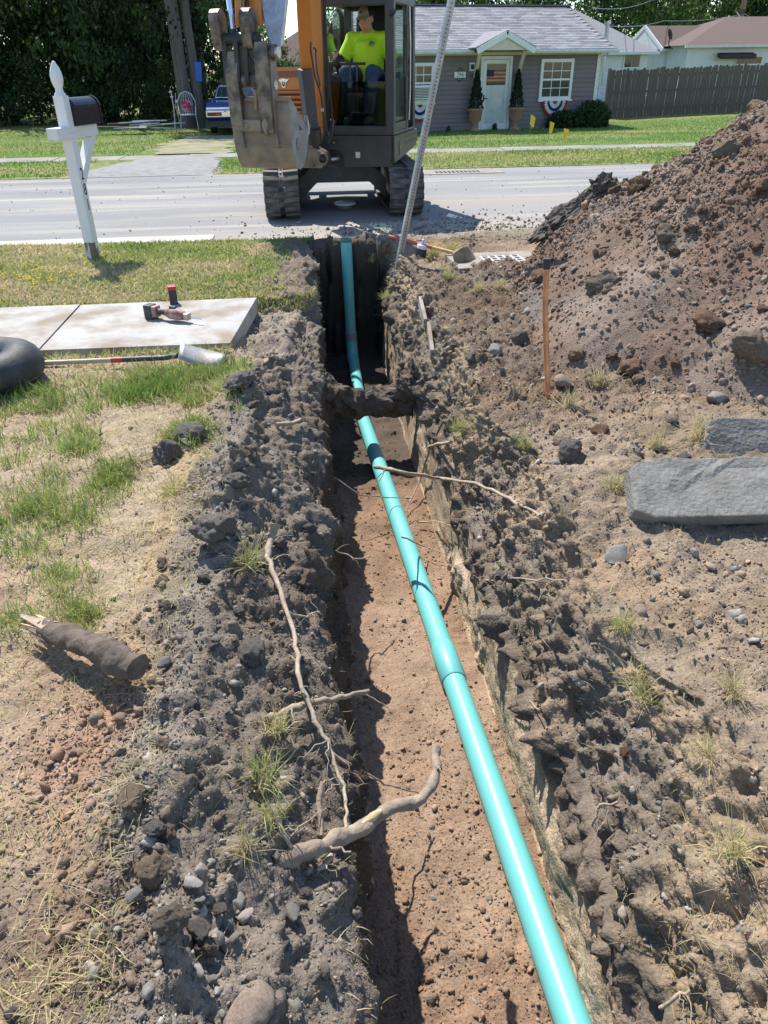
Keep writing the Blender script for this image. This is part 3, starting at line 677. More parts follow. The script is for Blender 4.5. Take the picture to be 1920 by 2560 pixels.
props(o, 'dark grit scattered thinly over the asphalt road', 'soil', kind='stuff')
# -------- the big ones: each a thing
def rock_mesh(seed, kind):
    rr = np.random.default_rng(seed); V, F_ = ICO2 if kind == 'stone' else ICO3
    if kind == 'stone':      # water-worn, a few flat faces
        V = V.copy()
        for _ in range(24):
            d = rr.normal(size=3); d /= np.linalg.norm(d); k = .44+.32*rr.random(); h = V@d; V = V-np.maximum(h-k, 0)[:, None]*d
        V = V*(1+.05*vn(V[:, 0]*2+seed, V[:, 1]*2, V[:, 2]*2, seed)[:, None])
    else:                    # crumbly soil lump
        for _ in range(7):
            d = rr.normal(size=3); d /= np.linalg.norm(d); k = .55+.3*rr.random(); h = V@d; V = V-np.maximum(h-k, 0)[:, None]*d
        V = V*(1+.38*fbm(V[:, 0]*1.9+seed, V[:, 1]*1.9, V[:, 2]*1.9, 4, .6, seed=seed)[:, None]+.16*fbm(V[:, 0]*7+seed, V[:, 1]*7, V[:, 2]*7, 3, .6, seed=seed+9)[:, None]+.03*rr.normal(size=(len(V), 1)))
    V = V*np.array([1, .62+.3*rr.random(), .5+.25*rr.random()])
    return V, F_
def rock_mat(i, c): return mat('stone_%d' % i, c, .9, var=.22, vscale=14, bump=.5, bscale=70, spec=.2)
RM = {'stone': [], 'clod': []}
scols = [(.25, .232, .205), (.20, .185, .165), (.30, .265, .225), (.26, .20, .155), (.34, .31, .275), (.165, .152, .137)]
ccols = [(.19, .168, .147), (.165, .146, .128), (.26, .195, .14), (.185, .118, .084), (.205, .162, .124)]
for i in range(6): V, F_ = rock_mesh(200+i, 'stone'); RM['stone'].append(np_mesh('stone', V, F_, rock_mat(i, scols[i]), smooth=False))
for i in range(5): V, F_ = rock_mesh(300+i, 'clod'); RM['clod'].append(np_mesh('dirt_clod', V, F_, mat('clod_%d' % i, ccols[i], .97, var=.3, vscale=12, bump=.9, bscale=55, spec=.1), smooth=False))
def rock(kind, p, r, nrm=(0, 0, 1), v=None, label=None, cat=None, group=None, sq=1., flat=False):
    me = RM[kind][v if v is not None else rnd.randrange(len(RM[kind]))]
    o = link('stone' if kind == 'stone' else 'dirt_clod', me)
    o.location = Vector(p)+Vector(nrm)*r*.18; o.scale = (r, r, r*sq); o.rotation_euler = (rnd.uniform(-.5, .5), rnd.uniform(-.5, .5), rnd.uniform(0, 6.28))
    if flat: o.rotation_euler = (-.15, .1, .6)
    return props(o, label, cat or ('stone' if kind == 'stone' else 'clod'), group)
REG = [('stone', 'left', 46, .018, .042, 'small grey stone on the dark spoil bank left of the trench', 'stones on the left bank', lambda: dens*(gzc < 1.5)*(gx > -.9)*(gy < 4.8)),
       ('clod', 'left', 34, .03, .08, 'dark crumbly clod on the spoil bank left of the trench', 'clods on the left bank', lambda: (gzc < 1.5)*(gx > -.75)*(gy < 5)*(1.+0*gx)),
       ('stone', 'right', 44, .016, .036, 'small pale stone on the soil right of the trench', 'stones right of the trench', lambda: (gzc > 4.5)*dens*(gy < 5)),
       ('clod', 'right', 48, .03, .075, 'brown dirt clod on the soil right of the trench', 'clods right of the trench', lambda: (gzc > 4.5)*(gy < 7)*(1.+2.5*(gy > 3.4)*(gx < 2.2))),
       ('stone', 'floor', 10, .014, .026, 'stone lying on the clay floor of the trench', 'stones on the trench floor', lambda: (gzc == 3)*(gy < 4.5)*(1.+0*gx))]
for kind, rg, n, lo, hi, lab, grp, dn in REG:
    p, nr, i, j = GS.pick(n, dn()*near**.7)
    for k in range(n):
        rock(kind, p[k], (lo+(hi-lo)*rnd.random()**2.2)*float(np.clip(depth_of(p[k])/3.2, .5, 1.1)), nr[k], v=(rnd.choice((0, 1, 5)) if (kind == 'stone' and rg == 'left') else rnd.choice((0, 1, 4)) if (kind == 'clod' and rg == 'left') else None), label=lab, group=grp)
for kind, n, lo, hi, lab, grp in (('clod', 84, .04, .13, 'reddish brown clod on the big dirt mound', 'clods on the mound'), ('stone', 34, .022, .05, 'pale stone lying on the big dirt mound', 'stones on the mound')):
    p, nr, i, j = MS.pick(n, md*mnear**.5*(1+1.5*(MS.c[..., 1] < 5)))
    for k in range(n): rock(kind, p[k], lo+(hi-lo)*rnd.random()**2.4, nr[k], v=(rnd.choice((2, 3, 3, 4)) if kind == 'clod' else None), label=lab, group=grp)
_all = np.concatenate([P[::2, ::2].reshape(-1, 3), MP[::2, ::2].reshape(-1, 3)]); _v = _all-np.array([0, 0, CAM_H]); _z = _v@np.array(fwd)
_ok = _z > .3; _all = _all[_ok]; _v = _v[_ok]; _z = _z[_ok]
_px = 960+CAM_F*(_v@np.array(cright))/_z; _py = 1280-CAM_F*(_v@np.array(cup))/_z
def soil_at(px, py, off=0.):
    """the soil seen in that direction, lifted off it by off towards the viewer"""
    for rr in (9, 18, 40, 90):
        k = np.nonzero((abs(_px-px) < rr)*(abs(_py-py) < rr))[0]
        if len(k) > 2: break
    i = k[np.argmin(_z[k]+.002*np.hypot(_px[k]-px, _py[k]-py))]; dpt = _z[i]-off
    d = _ray(px, py); return Vector((0, 0, CAM_H))+d*dpt
for px, py, r, kind, v, lab in ((625, 2535, .085, 'stone', 3, 'large flat buff stone at the bottom edge, left of the trench'), (425, 2300, .042, 'clod', 4, 'dark brown boulder of earth above the flat buff stone'),
      (495, 2330, .036, 'clod', 1, 'round dark earth ball beside the brown boulder of earth'), (560, 2310, .036, 'stone', 5, 'blue-grey cobble near the bottom of the left bank'),
      (730, 2285, .04, 'stone', 5, 'round grey cobble half buried on the left bank edge'), (480, 2210, .032, 'stone', 4, 'flat pale stone standing on the left bank'),
      (330, 2000, .042, 'clod', 2, 'tan clod where the red gravel meets the grey bank'), (390, 2180, .045, 'clod', 2, 'large tan clod low on the left bank'),
      (420, 1140, .10, 'clod', 1, 'large dark sod lump on the left bank below the grass'), (540, 1330, .10, 'clod', 0, 'broad dark sod lump above the long thin root'), (480, 1090, .09, 'clod', 0, 'dark sod lump beside the grey cobble'),
      (470, 1110, .05, 'stone', 0, 'grey cobble resting against dark sod lump'), (600, 960, .09, 'clod', 0, 'dark clod near the shovel blade'),
      (410, 1660, .042, 'stone', 5, 'dark grey flat stone touching the broken log'), (1600, 1532, .045, 'stone', 3, 'tan rounded stone alone on the smooth right bank'),
      (1410, 960, .085, 'stone', 3, 'pinkish boulder beside the foot of the copper pipe'), (1790, 1000, .075, 'stone', 2, 'large buff stone on flat ground right of the copper pipe'), (1420, 1130, .07, 'clod', 0, 'dark clod midway between copper pipe and stone slab'),
      (1880, 880, .13, 'clod', 4, 'huge earth clod at the foot of the mound by the right edge'), (1770, 820, .11, 'clod', 3, 'big reddish clod at the foot of the mound'), (1300, 850, .08, 'clod', 1, 'dark clod at the mound foot left of the copper pipe'),
      (1570, 930, .10, 'clod', 3, 'reddish clod at the mound foot above the dry grass'), (1660, 590, .09, 'clod', 4, 'light clod halfway up the mound face'), (1540, 1390, .07, 'stone', 0, 'grey stone below the left end of the stone slab'),
      (1240, 880, .07, 'stone', 0, 'grey rock near the right edge of the trench'), (1180, 900, .06, 'clod', 1, 'small dark clod at the right edge of the trench')):
    p = soil_at(px, py); rock(kind, p, r, v=v, label=lab, flat='flat buff' in lab)

for k in range(22):
    px, py = rnd.uniform(330, 640), rnd.uniform(2050, 2540); st_k = rnd.random() < .6
    rock('stone' if st_k else 'clod', soil_at(px, py), rnd.uniform(.014, .034), v=rnd.choice((0, 1, 2, 4, 5)) if st_k else rnd.choice((0, 2, 4)), label='angular stone in the rubble at the near end of the left bank' if st_k else 'brown clod in the rubble at the near end of the left bank', group='rubble at the near end of the left bank')
# -------- grass
M_GRASS = leaf_mat('grass_blade', .4)
def blades(name, p, h, wd, lean, col, curl=.5):
    n = len(p); az = rng.random(n)*6.283; fa = rng.random(n)*6.283
    d = np.stack([np.cos(az), np.sin(az), np.zeros(n)], -1); s_ = np.stack([np.cos(fa), np.sin(fa), np.zeros(n)], -1)*(wd/2)[:, None]
    up = np.array([0, 0, 1.])
    th = lean; mid = p+(d*np.sin(th)[:, None]+up*np.cos(th)[:, None])*(h*.5)[:, None]
    th2 = np.minimum(th+curl*rng.random(n), 1.75); tip = mid+(d*np.sin(th2)[:, None]+up*np.cos(th2)[:, None])*(h*.5)[:, None]
    b = p-up*.006
    V = np.stack([b-s_, b+s_, mid-s_*.75, mid+s_*.75, tip], 1); k = (np.arange(n)*5)[:, None, None]
    F_ = np.array([[0, 1, 2], [1, 3, 2], [2, 3, 4]])[None]+k
    return np_mesh(name, V.reshape(-1, 3), F_.reshape(-1, 3), M_GRASS, np.repeat(col, 5, 0))
def gcol(n, t):
    """t 0 green .. 1 straw"""
    gr = np.array([.13, .25, .04]); yl = np.array([.33, .36, .11]); st = np.array([.55, .45, .27])
    t = np.clip(t+rng.normal(0, .16, n), 0, 1)[:, None]
    c = np.where(t < .5, gr+(yl-gr)*t*2, yl+(st-yl)*(t*2-1)); return np.clip(c*(.8+.6*rng.random((n, 1))), .02, .8)
isL = gzc < .5
clump = sstep(-.1, .5, fbm(gx*4.5, gy*4.5, 1, 3, seed=150))
gn = lambda px, py: g(px, py, 0)
def bl(px, py, rx, ry): q = gn(px, py); return blob(gx, gy, q.x, q.y, rx, ry)
green = bl(330, 1060, .45, .45)+bl(130, 1230, .28, .3)+.9*bl(30, 1080, .25, .4)+.9*bl(420, 960, .4, .22)+.8*bl(160, 1445, .08, .08)+.8*bl(215, 1545, .09, .08)+.5*bl(70, 1390, .08, .08)+.4*bl(40, 1560, .07, .07)
green = green*isL*(gx < -.42)*(1-blob(gx, gy, -1.42, 3.7, .16, .9)*.8)*sstep(-.35, .2, fbm(gx*3, gy*3, 7, 3, seed=152))
verge = isL*sstep(6.4, 6.5, gy)*(1-sstep(9.0, 9.2, gy))*(1-.8*blob(gx, gy, -.55, 8.3, .35, .4))*(1-sstep(-.42, -.18, gx+.12*fbm(gx*5, gy*5, 0, 2, seed=24))*(1-sstep(8.6, 8.75, gy)))*(1-blob(gx, gy, .15, 8.45, .75, .2))
edge = isL*blob(gy, gx*0, 6.44, 0, .05, 1)+isL*(gx < -.6)*blob(gy, gx*0, 5.1, 0, .09, 1)
straw = isL*(gx < -.5)*(gy < 5.0)*(.30+.5*clump)*(1-blob(gx, gy, -.74, 1.5, .2, .35)*.9)
def do_grass(name, n, dn, h0, h1, w0, w1, lean0, lean1, t, lab, curl=.6, S_=None):
    p, nr, i, j = (S_ or GS).pick(n, dn); sc = np.clip(depth_of(p)/3.5, .75, 2.2)
    o = link(name, blades(name, p, rng.uniform(h0, h1, n)*(.6+.4*rng.random(n)), rng.uniform(w0, w1, n)*sc, rng.uniform(lean0, lean1, n), gcol(n, t if not callable(t) else t(p)), curl))
    return props(o, lab, 'grass', kind='stuff')
do_grass('green_grass', 16000, green*(.25+.75*sstep(-.1, .3, fbm(gx*7, gy*7, 3, 3, seed=153))), .04, .14, .003, .006, .1, .9, lambda p: .3+.5*np.clip(fbm(p[:, 0]*3, p[:, 1]*3, 0, 3, seed=154)+.2, -.6, 1), 'patches of green grass left in the torn yard', .9)
do_grass('dry_grass', 30000, straw*near**.8+.5*green, .03, .12, .0022, .0045, .9, 1.53, .9, 'flattened dry straw over the yard at the left', .3)
do_grass('verge_grass', 40000, verge*(.5+.5*clump), .03, .075, .004, .008, .2, 1.1, lambda p: .58+.9*fbm(p[:, 0]*1.1, p[:, 1]*1.6, 0, 3, seed=156)-.25*blob(p[:, 0], p[:, 1], -2.6, 7.2, .8, .7), 'patchy green and dry lawn between walk and road', .9)
do_grass('edge_grass', 5000, edge, .04, .10, .003, .006, .2, 1.2, .55, 'ragged grass along the edges of the concrete walk', .9)
do_grass('bank_straw', 9500, (gzc > 4.5)*(.25+clump)*near+.5*(gzc == 1)*clump*near, .025, .10, .002, .0036, .8, 1.5, .85, 'wisps of straw and torn grass over the trench banks', .5)
# tufts pulled up with the spoil
tuft_me = []
for q in range(4):
    n = 110; base = np.stack([rng.normal(0, .018, n), rng.normal(0, .018, n), np.zeros(n)], -1)
    tuft_me.append(blades('tuft', base, rng.uniform(.05, .14, n), rng.uniform(.002, .004, n), rng.uniform(.1, 1.35, n), gcol(n, (.95, .8, .6, .9)[q]), .8))
TUFTS = [(1500, 955, 3, 1.3, 'dry grass tuft on the mound foot right of the copper pipe'), (1420, 1015, 0, 1.3, 'dry grass tuft below the copper pipe'), (1310, 1110, 2, .9, 'small olive tuft on the right bank'), (1745, 1090, 0, 1.5, 'wide straw tuft above the stone slab'), (1640, 1110, 0, 1.1, 'straw tuft left of the wide straw tuft'),
         (1145, 1070, 2, 1.1, 'grass tuft hanging at the right edge of the trench'), (1535, 1215, 2, 1., 'olive tuft at the left end of the stone slab'), (1600, 1690, 0, 1., 'straw tuft in the middle of the right bank'), (1620, 1740, 1, 1.0, 'pale straw tuft below the middle straw tuft'), (1830, 1720, 0, .9, 'straw tuft by the right edge, mid height'),
         (1770, 1890, 0, .8, 'thin straw tuft low on the right bank'), (1830, 2120, 1, 1.0, 'pale straw tuft near the lower right corner'), (1560, 1560, 2, .8, 'small tuft on the smooth right bank'), (430, 1230, 2, 1.2, 'olive tuft beside the dark sod lump'), (620, 1400, 2, 1.1, 'green tuft on the left bank near the long thin root'),
         (660, 1930, 2, 1., 'green tuft above the thick root'), (690, 1820, 1, .9, 'tuft where the straight root enters the bank'), (680, 2040, 2, .8, 'tuft at the butt of the thick root'), (610, 2110, 0, .7, 'straw tuft on the grey bank'), (930, 650, 0, .9, 'dry tuft hanging on the end wall of the trench'), (965, 740, 2, 1.0, 'tuft dangling over the far right trench wall'),
         (1080, 630, 2, 1.6, 'green weeds behind the paint can'), (1130, 625, 2, 1.6, 'green weeds beyond the spade handle'), (1120, 690, 2, 1.2, 'weeds in front of the spade'), (1200, 720, 0, 1.2, 'dry grass in front of the spade blade'), (1250, 715, 0, 1.1, 'dry grass beside the storm grate'), (150, 1480, 2, 1., 'flattened green tuft above the log'), (210, 1580, 2, .9, 'green tuft above the left end of the log')]
for px, py, v, sc, lab in TUFTS:
    p = soil_at(px, py); o = link('grass_tuft', tuft_me[v]); o.location = p+Vector((0, 0, -.01)); o.scale = (sc, sc, sc); o.rotation_euler = (rnd.uniform(-.3, .3), rnd.uniform(-.3, .3), rnd.uniform(0, 6))
    props(o, lab, 'grass', 'loose grass tufts')
# far lawn: short tufts that break up the sheet
def far_grass(name, n, x0, x1, y0, y1, lab, t, zf_):
    p = np.stack([rng.uniform(x0, x1, n), rng.uniform(y0, y1, n), np.zeros(n)], -1); ok = visible(p, 60); p = p[ok]
    k = fbm(p[:, 0]*.35, p[:, 1]*.7, 0, 3, seed=160); p[:, 2] = zf_(p)
    drv = (np.abs(p[:, 0]+3.0-.06*(p[:, 1]-19)) < 1.1)*(p[:, 1] > 19.5) | (np.abs(p[:, 0]+3.2) < 1.4)*(p[:, 1] < 19)
    p, k = p[~drv], k[~drv]; n = len(p)
    o = link(name, blades(name, p, rng.uniform(.03, .08, n), rng.uniform(.012, .025, n), rng.uniform(.2, 1.1, n), gcol(n, t+1.0*k), .8)); props(o, lab, 'grass', kind='stuff')
far_grass('far_verge_grass', 26000, -9, 11, 16.05, 18.88, 'strip of green and dry grass between road and far sidewalk', .38, lambda p: np.full(len(p), -.05))
far_grass('far_lawn_grass', 46000, -13, 17, 19.9, 31, 'green lawn in front of the houses', .16, lambda p: -.06-.18*sstep(20, 27, p[:, 1])+.1*sstep(11, 18, p[:, 0])*sstep(25, 33, p[:, 1])+.12*sstep(-2, -8, p[:, 0])*sstep(25, 33, p[:, 1]))

# -------- roots
M_ROOT = mat('root_bark', (.36, .28, .20), .85, var=.25, vscale=18, bump=.6, bscale=60, col2=(.22, .17, .125))
M_ROOT2 = mat('pale_root', (.43, .35, .26), .85, var=.25, vscale=25, bump=.5, bscale=80, col2=(.30, .235, .17))
M_DARKROOT = mat('mud_caked_root', (.125, .10, .08), .95, var=.3, vscale=14, bump=1., bscale=40, spec=.15)
M_PEEL = mat('peeled_wood', (.55, .40, .22), .7, var=.3, vscale=20, bump=.3, bscale=80, stretch=(1, 1, 4))
def wig(pts, n, amp, seed):
    rr = random.Random(seed); out = []
    pts = [Vector(p) for p in pts]
    for a, b in zip(pts[:-1], pts[1:]):
        for k in range(n): out.append(a.lerp(b, k/n)+(Vector((rr.uniform(-1, 1), rr.uniform(-1, 1), rr.uniform(-1, 1)))*amp if (k or out) else Vector()))
    return out+[pts[-1]]
def root(pts, r0, r1, label, m_=None, seed=1, amp=.008, n=6, side=0, name='root', group='roots torn open by the dig'):
    q = wig(pts, n, amp, seed); L_ = len(q); rr = random.Random(seed)
    t = thing(name, label, 'root', tuple(q[0]), group=group)
    rs = [(r0+(r1-r0)*k/(L_-1))*(1+.14*rr.uniform(-1, 1)) for k in range(L_)]
    (MB().rough_tube(q, rs, 14, .26, 30., seed, 4) if r0 > .02 else MB().tube(q, rs, 8 if r0 > .012 else 6, jitter=.14, seed=seed)).build('main_stem', m_ or M_ROOT2, t, world=True)
    for k in range(side):
        i = rr.randrange(1, L_-1); d = Vector((rr.uniform(-1, 1), rr.uniform(-1, 1), rr.uniform(-.8, .5))); ln = rr.uniform(.04, .14)
        s_ = wig([q[i], q[i]+d*ln*.5, q[i]+d*ln+Vector((0, 0, -.02))], 3, .008, seed*31+k)
        MB().tube(s_, [max(.0012, rs[i]*.35*(1-.7*a/len(s_))) for a in range(len(s_))], 5).build('side_root', m_ or M_ROOT2, t, world=True)
    return t
big = root([soil_at(690, 2165, -.03), soil_at(760, 2130, .03), g(860, 2090, -.12), g(960, 2030, -.16), g(1060, 1995, -.19), g(1085, 1960, -.19), g(1092, 1868, -.17)], .024, .015, 'thick forked root jutting across the trench, bark partly peeled', M_ROOT, 5, .005, 4, 3)
pl = [g(905, 2064, -.135), g(930, 2047, -.145), g(952, 2030, -.15)]; MB().tube([p+Vector((0, -.006, .014)) for p in pl], [.006, .014, .006], 8).build('peeled_patch', M_PEEL, big, world=True)
root([soil_at(668, 1800, .0), soil_at(735, 1768, .05), soil_at(800, 1753, .12), g(860, 1741, -.12), g(922, 1728, -.17)], .014, .008, 'straight root stub pointing over the trench, crossed by the long root', M_ROOT, 8, .004, 5, 5)
long_ = root([soil_at(a, b, c) for a, b, c in ((688, 1315, .03), (668, 1390, .02), (705, 1480, .03), (738, 1600, .05), (750, 1700, .08), (790, 1800, .1), (835, 1890, .12), (862, 1980, .12), (866, 2070, .12))], .012, .005, 'long thin root hanging down the left bank', M_ROOT2, 12, .006, 5, 26)
root([soil_at(835, 1890, .12), g(910, 1930, -.45), g(975, 1965, -.6), g(1055, 1985, -.75)], .006, .003, 'branch of the long root reaching to the trench floor', M_ROOT2, 14, .006, 5, 6)
root([soil_at(690, 1310, .06), soil_at(675, 1345, .04), soil_at(668, 1400, .02)], .022, .010, 'pale broken root stump at the top of the long root', M_ROOT2, 15, .003, 4, 2)
root([soil_at(808, 1955, .1), soil_at(797, 2010, .07), soil_at(803, 2090, .05)], .010, .008, 'short upright root just above the thick root', M_ROOT, 16, .003, 4, 2)
root([soil_at(680, 2010, .015), soil_at(705, 2080, .02), soil_at(730, 2120, .02)], .008, .006, 'thin root slanting into the butt of the thick root', M_ROOT2, 17, .003, 4, 2)
root([soil_at(828, 2140, .03), soil_at(810, 2165, .03), soil_at(795, 2175, .01)], .010, .006, 'stubby root under the thick root', M_ROOT2, 18, .003, 3, 1)
root([g(938, 1167, -.3), g(1000, 1180, -.25), soil_at(1100, 1195, .1), soil_at(1190, 1208, .05), soil_at(1260, 1240, .04), soil_at(1350, 1290, .01)], .012, .007, 'long root reaching from the right bank over the pipe', M_ROOT2, 20, .005, 5, 9)
root([soil_at(1110, 1050, .02), soil_at(1075, 1120, .03), soil_at(1050, 1200, .05), soil_at(1015, 1280, .05)], .009, .005, 'root hanging down the right wall behind the long root', M_ROOT, 21, .005, 4, 3)
root([soil_at(1128, 1105, .01), soil_at(1095, 1110, .06), soil_at(1070, 1118, .1)], .011, .009, 'short cut root end at the right trench edge', M_ROOT2, 22, .002, 3, 1)
root([g(1005, 1343, -.6), soil_at(1060, 1365, .1), soil_at(1115, 1385, .01)], .005, .003, 'thin root stub pointing over the pipe from the right wall', M_ROOT2, 23, .003, 4, 2)
root([soil_at(1045, 1305, .06), soil_at(1080, 1305, .05), soil_at(1140, 1315, .02)], .006, .003, 'wavy rootlet on the right wall', M_ROOT2, 24, .008, 4, 3)
root([soil_at(815, 1374, .05), g(865, 1385, -.5), g(885, 1398, -.52), g(925, 1390, -.55)], .005, .0035, 'kinked rootlet sticking out of the left wall', M_ROOT2, 25, .006, 4, 3)
root([soil_at(1215, 1450, .03), soil_at(1300, 1448, .03), soil_at(1410, 1450, .01)], .005, .003, 'thin root lying along the right bank', M_ROOT2, 26, .006, 5, 5)
root([soil_at(700, 1530, .02), soil_at(770, 1545, .04), soil_at(800, 1530, .08)], .006, .003, 'branching rootlet midway down the left bank', M_ROOT2, 27, .008, 4, 9)
root([soil_at(600, 1245, .03), soil_at(625, 1250, .05), soil_at(655, 1250, .04)], .007, .005, 'pale twig on the dark sod lump', M_ROOT2, 28, .006, 3, 3)
root([soil_at(690, 1062, .03), soil_at(730, 1058, .05), soil_at(750, 1050, .05)], .014, .010, 'pale root stub near the top of the left bank', M_ROOT2, 29, .003, 3, 2)
root([soil_at(1275, 1760, .03), soil_at(1320, 1752, .04), soil_at(1350, 1775, .01)], .004, .003, 'curled rootlet above the pipe on the right wall', M_ROOT2, 30, .004, 3, 1)
root([soil_at(1480, 2065, .03), soil_at(1500, 2010, .03), soil_at(1545, 2005, .01)], .005, .004, 'curled rootlet low on the right bank', M_ROOT2, 31, .005, 4, 3)
root([soil_at(1650, 2520, .03), soil_at(1690, 2495, .03), soil_at(1725, 2475, .01)], .006, .004, 'pale rootlet near the lower right corner', M_ROOT2, 32, .005, 3, 2)
root([g(830, 1190, -.6), g(900, 1240, -.75), g(1030, 1245, -.85)], .005, .004, 'thin root lying across the floor under the pipe', M_ROOT2, 33, .006, 4, 2)
# the old soil-caked root left bridging the trench
br = thing('root_bridge', 'thick soil-caked root left bridging the trench over the pipe', 'root', tuple(g(815, 1000, -.55)))
MB().rough_tube([(-.12, 5.42, -.36), (.06, 5.44, -.53), (.36, 5.42, -.59), (.66, 5.42, -.55), (.86, 5.42, -.38)], [.19, .14, .105, .125, .20], 34, .36, 13., 9, 14).build('main_stem', M_DARKROOT, br, world=True); br.children[0].data.polygons.foreach_set('use_smooth', [False]*len(br.children[0].data.polygons))
# fine root hairs on both banks
n = 2400; hb = MB()
pr, nr, i, j = GS.pick(n, (gzc == 1)*1.0+(gzc == 2)*1.0+(gzc == 5)*.35)
az = rng.normal(size=(n, 3))*.6; az[:, 2] -= .3; q1 = pr+nr*.012+az*.016; q2 = q1+rng.normal(size=(n, 3))*.014
sd = rng.normal(size=(n, 3)); sd = sd/np.linalg.norm(sd, axis=1, keepdims=True)*.0011
V = np.stack([pr-sd, pr+sd, q1-sd, q1+sd, q2], 1); F_ = (np.array([[0, 1, 2], [1, 3, 2], [2, 3, 4]])[None]+(np.arange(n)*5)[:, None, None]).reshape(-1, 3)
o = link('root_hairs', np_mesh('root_hairs', V.reshape(-1, 3), F_, M_ROOT2)); props(o, 'fine root hairs bristling from the torn trench banks', 'roots', kind='stuff')
# broken log
A, B = soil_at(110, 1600)+Vector((0, 0, .02)), soil_at(350, 1705)+Vector((0, 0, .02))
t = thing('log', 'short broken log caked with dark soil on the left yard', 'log', tuple(A))
q = wig([A+Vector((0, 0, .04)), (A+B)/2+Vector((0, .0, .05)), B+Vector((0, 0, .035))], 5, .006, 77)
MB().rough_tube([q[0], q[3], q[6], q[8], q[10]], [.03, .042, .041, .05, .04], 30, .26, 24., 4, 12).build('trunk', M_DARKROOT, t, world=True)
d = (A-B).normalized()
for k in range(7):
    a = k/7*6.28; off = Vector((0, 0, 1))*math.sin(a)*.026+d.cross(Vector((0, 0, 1)))*math.cos(a)*.026
    c0 = q[0]+off
    sv = d.cross(off).normalized()*(.012+.008*rnd.random()); ov_ = off.normalized()*.008; tp = c0+d*(.025+.06*rnd.random())+off*.25
    MB().add([c0-d*.06-sv-ov_, c0-d*.06+sv-ov_, c0-d*.06+sv+ov_, c0-d*.06-sv+ov_, tp-sv*.35, tp+sv*.2, tp+sv*.1+ov_*.3], [(0, 1, 5, 4), (1, 2, 6, 5), (2, 3, 4, 6), (3, 0, 4), (4, 5, 6), (0, 3, 2, 1)]).build('splinter', M_PEEL if k % 2 else M_ROOT2, t, world=True)
# ================================================================== things in the yard
def text_mesh(txt, size, ext=.002, bold=0.):
    cu = bpy.data.curves.new('lettering', 'FONT'); cu.body = txt; cu.size = size; cu.extrude = ext; cu.align_x = 'CENTER'; cu.align_y = 'CENTER'; cu.offset = bold
    ob = bpy.data.objects.new('lettering', cu); me = bpy.data.meshes.new_from_object(ob); bpy.data.objects.remove(ob); return me
def text(name, txt, size, m_, parent, M, ext=.002, bold=0.):
    me = text_mesh(txt, size, ext, bold); me.materials.clear(); me.materials.append(m_); me.transform(M); return link(name, me, parent, False)
FACE = Matrix.Rotation(R(90), 4, 'X')       # text standing up, read from -y
# -------- teal sewer line
M_PVC = mat('teal_pvc', (.145, .49, .48), .42, vscale=7, col2=(.33, .30, .23), fac=(.69, .76), spec=.5)
M_PVCD = mat('muddy_teal_pvc', (.105, .47, .43), .35, vscale=22, col2=(.30, .27, .20), fac=(.62, .72))
pr = .057
a0, a1 = Vector((.77, -.9, -.765)), Vector((.378, 6.08, -.975))
pipe = thing('sewer_pipe', 'long teal plastic sewer pipe in the trench with a tall riser', 'pipe', tuple(a1))
d = (a1-a0).normalized()
def pipe_pt(yy): return a0+d*((yy-a0.y)/d.y)
def hollow(q, pts, r, m_, name, n=28): return q.tube(pts, r, n).build(name, m_, pipe, world=True)
y1, y2 = 2.60, 2.86
hollow(MB(), [a0, pipe_pt(y1)], pr, M_PVC, 'pipe_length')
hollow(MB(), [pipe_pt(y1-.004), pipe_pt(y1), pipe_pt(y2-.03), pipe_pt(y2)], [pr+.003, pr+.0065, pr+.0065, pr+.001], M_PVC, 'bell_joint')
hollow(MB(), [pipe_pt(y2), a1], pr, M_PVC, 'pipe_length')
a2 = Vector((.405, 7.72, -1.04)); d2 = (a2-a1).normalized()
hollow(MB(), [a1-d*.12, a1-d*.115, a1+d2*.10, a1+d2*.105], [pr+.001, pr+.007, pr+.007, pr+.001], M_PVC, 'coupling')
hollow(MB(), [a1, a2], pr, M_PVC, 'pipe_length')
# sweep into the riser
rb, rt = Vector((.40, 7.93, -.86)), Vector((.385, 8.0, .165))
el = [a2-d2*.03, a2, a2+Vector((0, .07, .005)), a2+Vector((0, .14, .05)), Vector((.402, 7.92, -.92)), rb]
hollow(MB(), el, pr+.006, M_PVC, 'elbow')
M_PRIMER = mat('purple_primer', (.33, .27, .36), .4, var=.2, vscale=20, col2=(.10, .40, .40))
hollow(MB(), [rb-Vector((0, 0, .005)), rb+Vector((0, 0, .07))], pr+.0075, M_PRIMER, 'primed_collar')
hollow(MB(), [rb, rt], pr, M_PVC, 'riser')
MB().lathe([(pr+.007, 0), (pr+.009, .008), (pr+.009, .022), (pr+.004, .027), (0, .027)], 28, Matrix.Translation(rt-Vector((0, 0, .018)))).build('cap', mat('dark_teal_cap', (.03, .19, .17), .35), pipe, world=True)
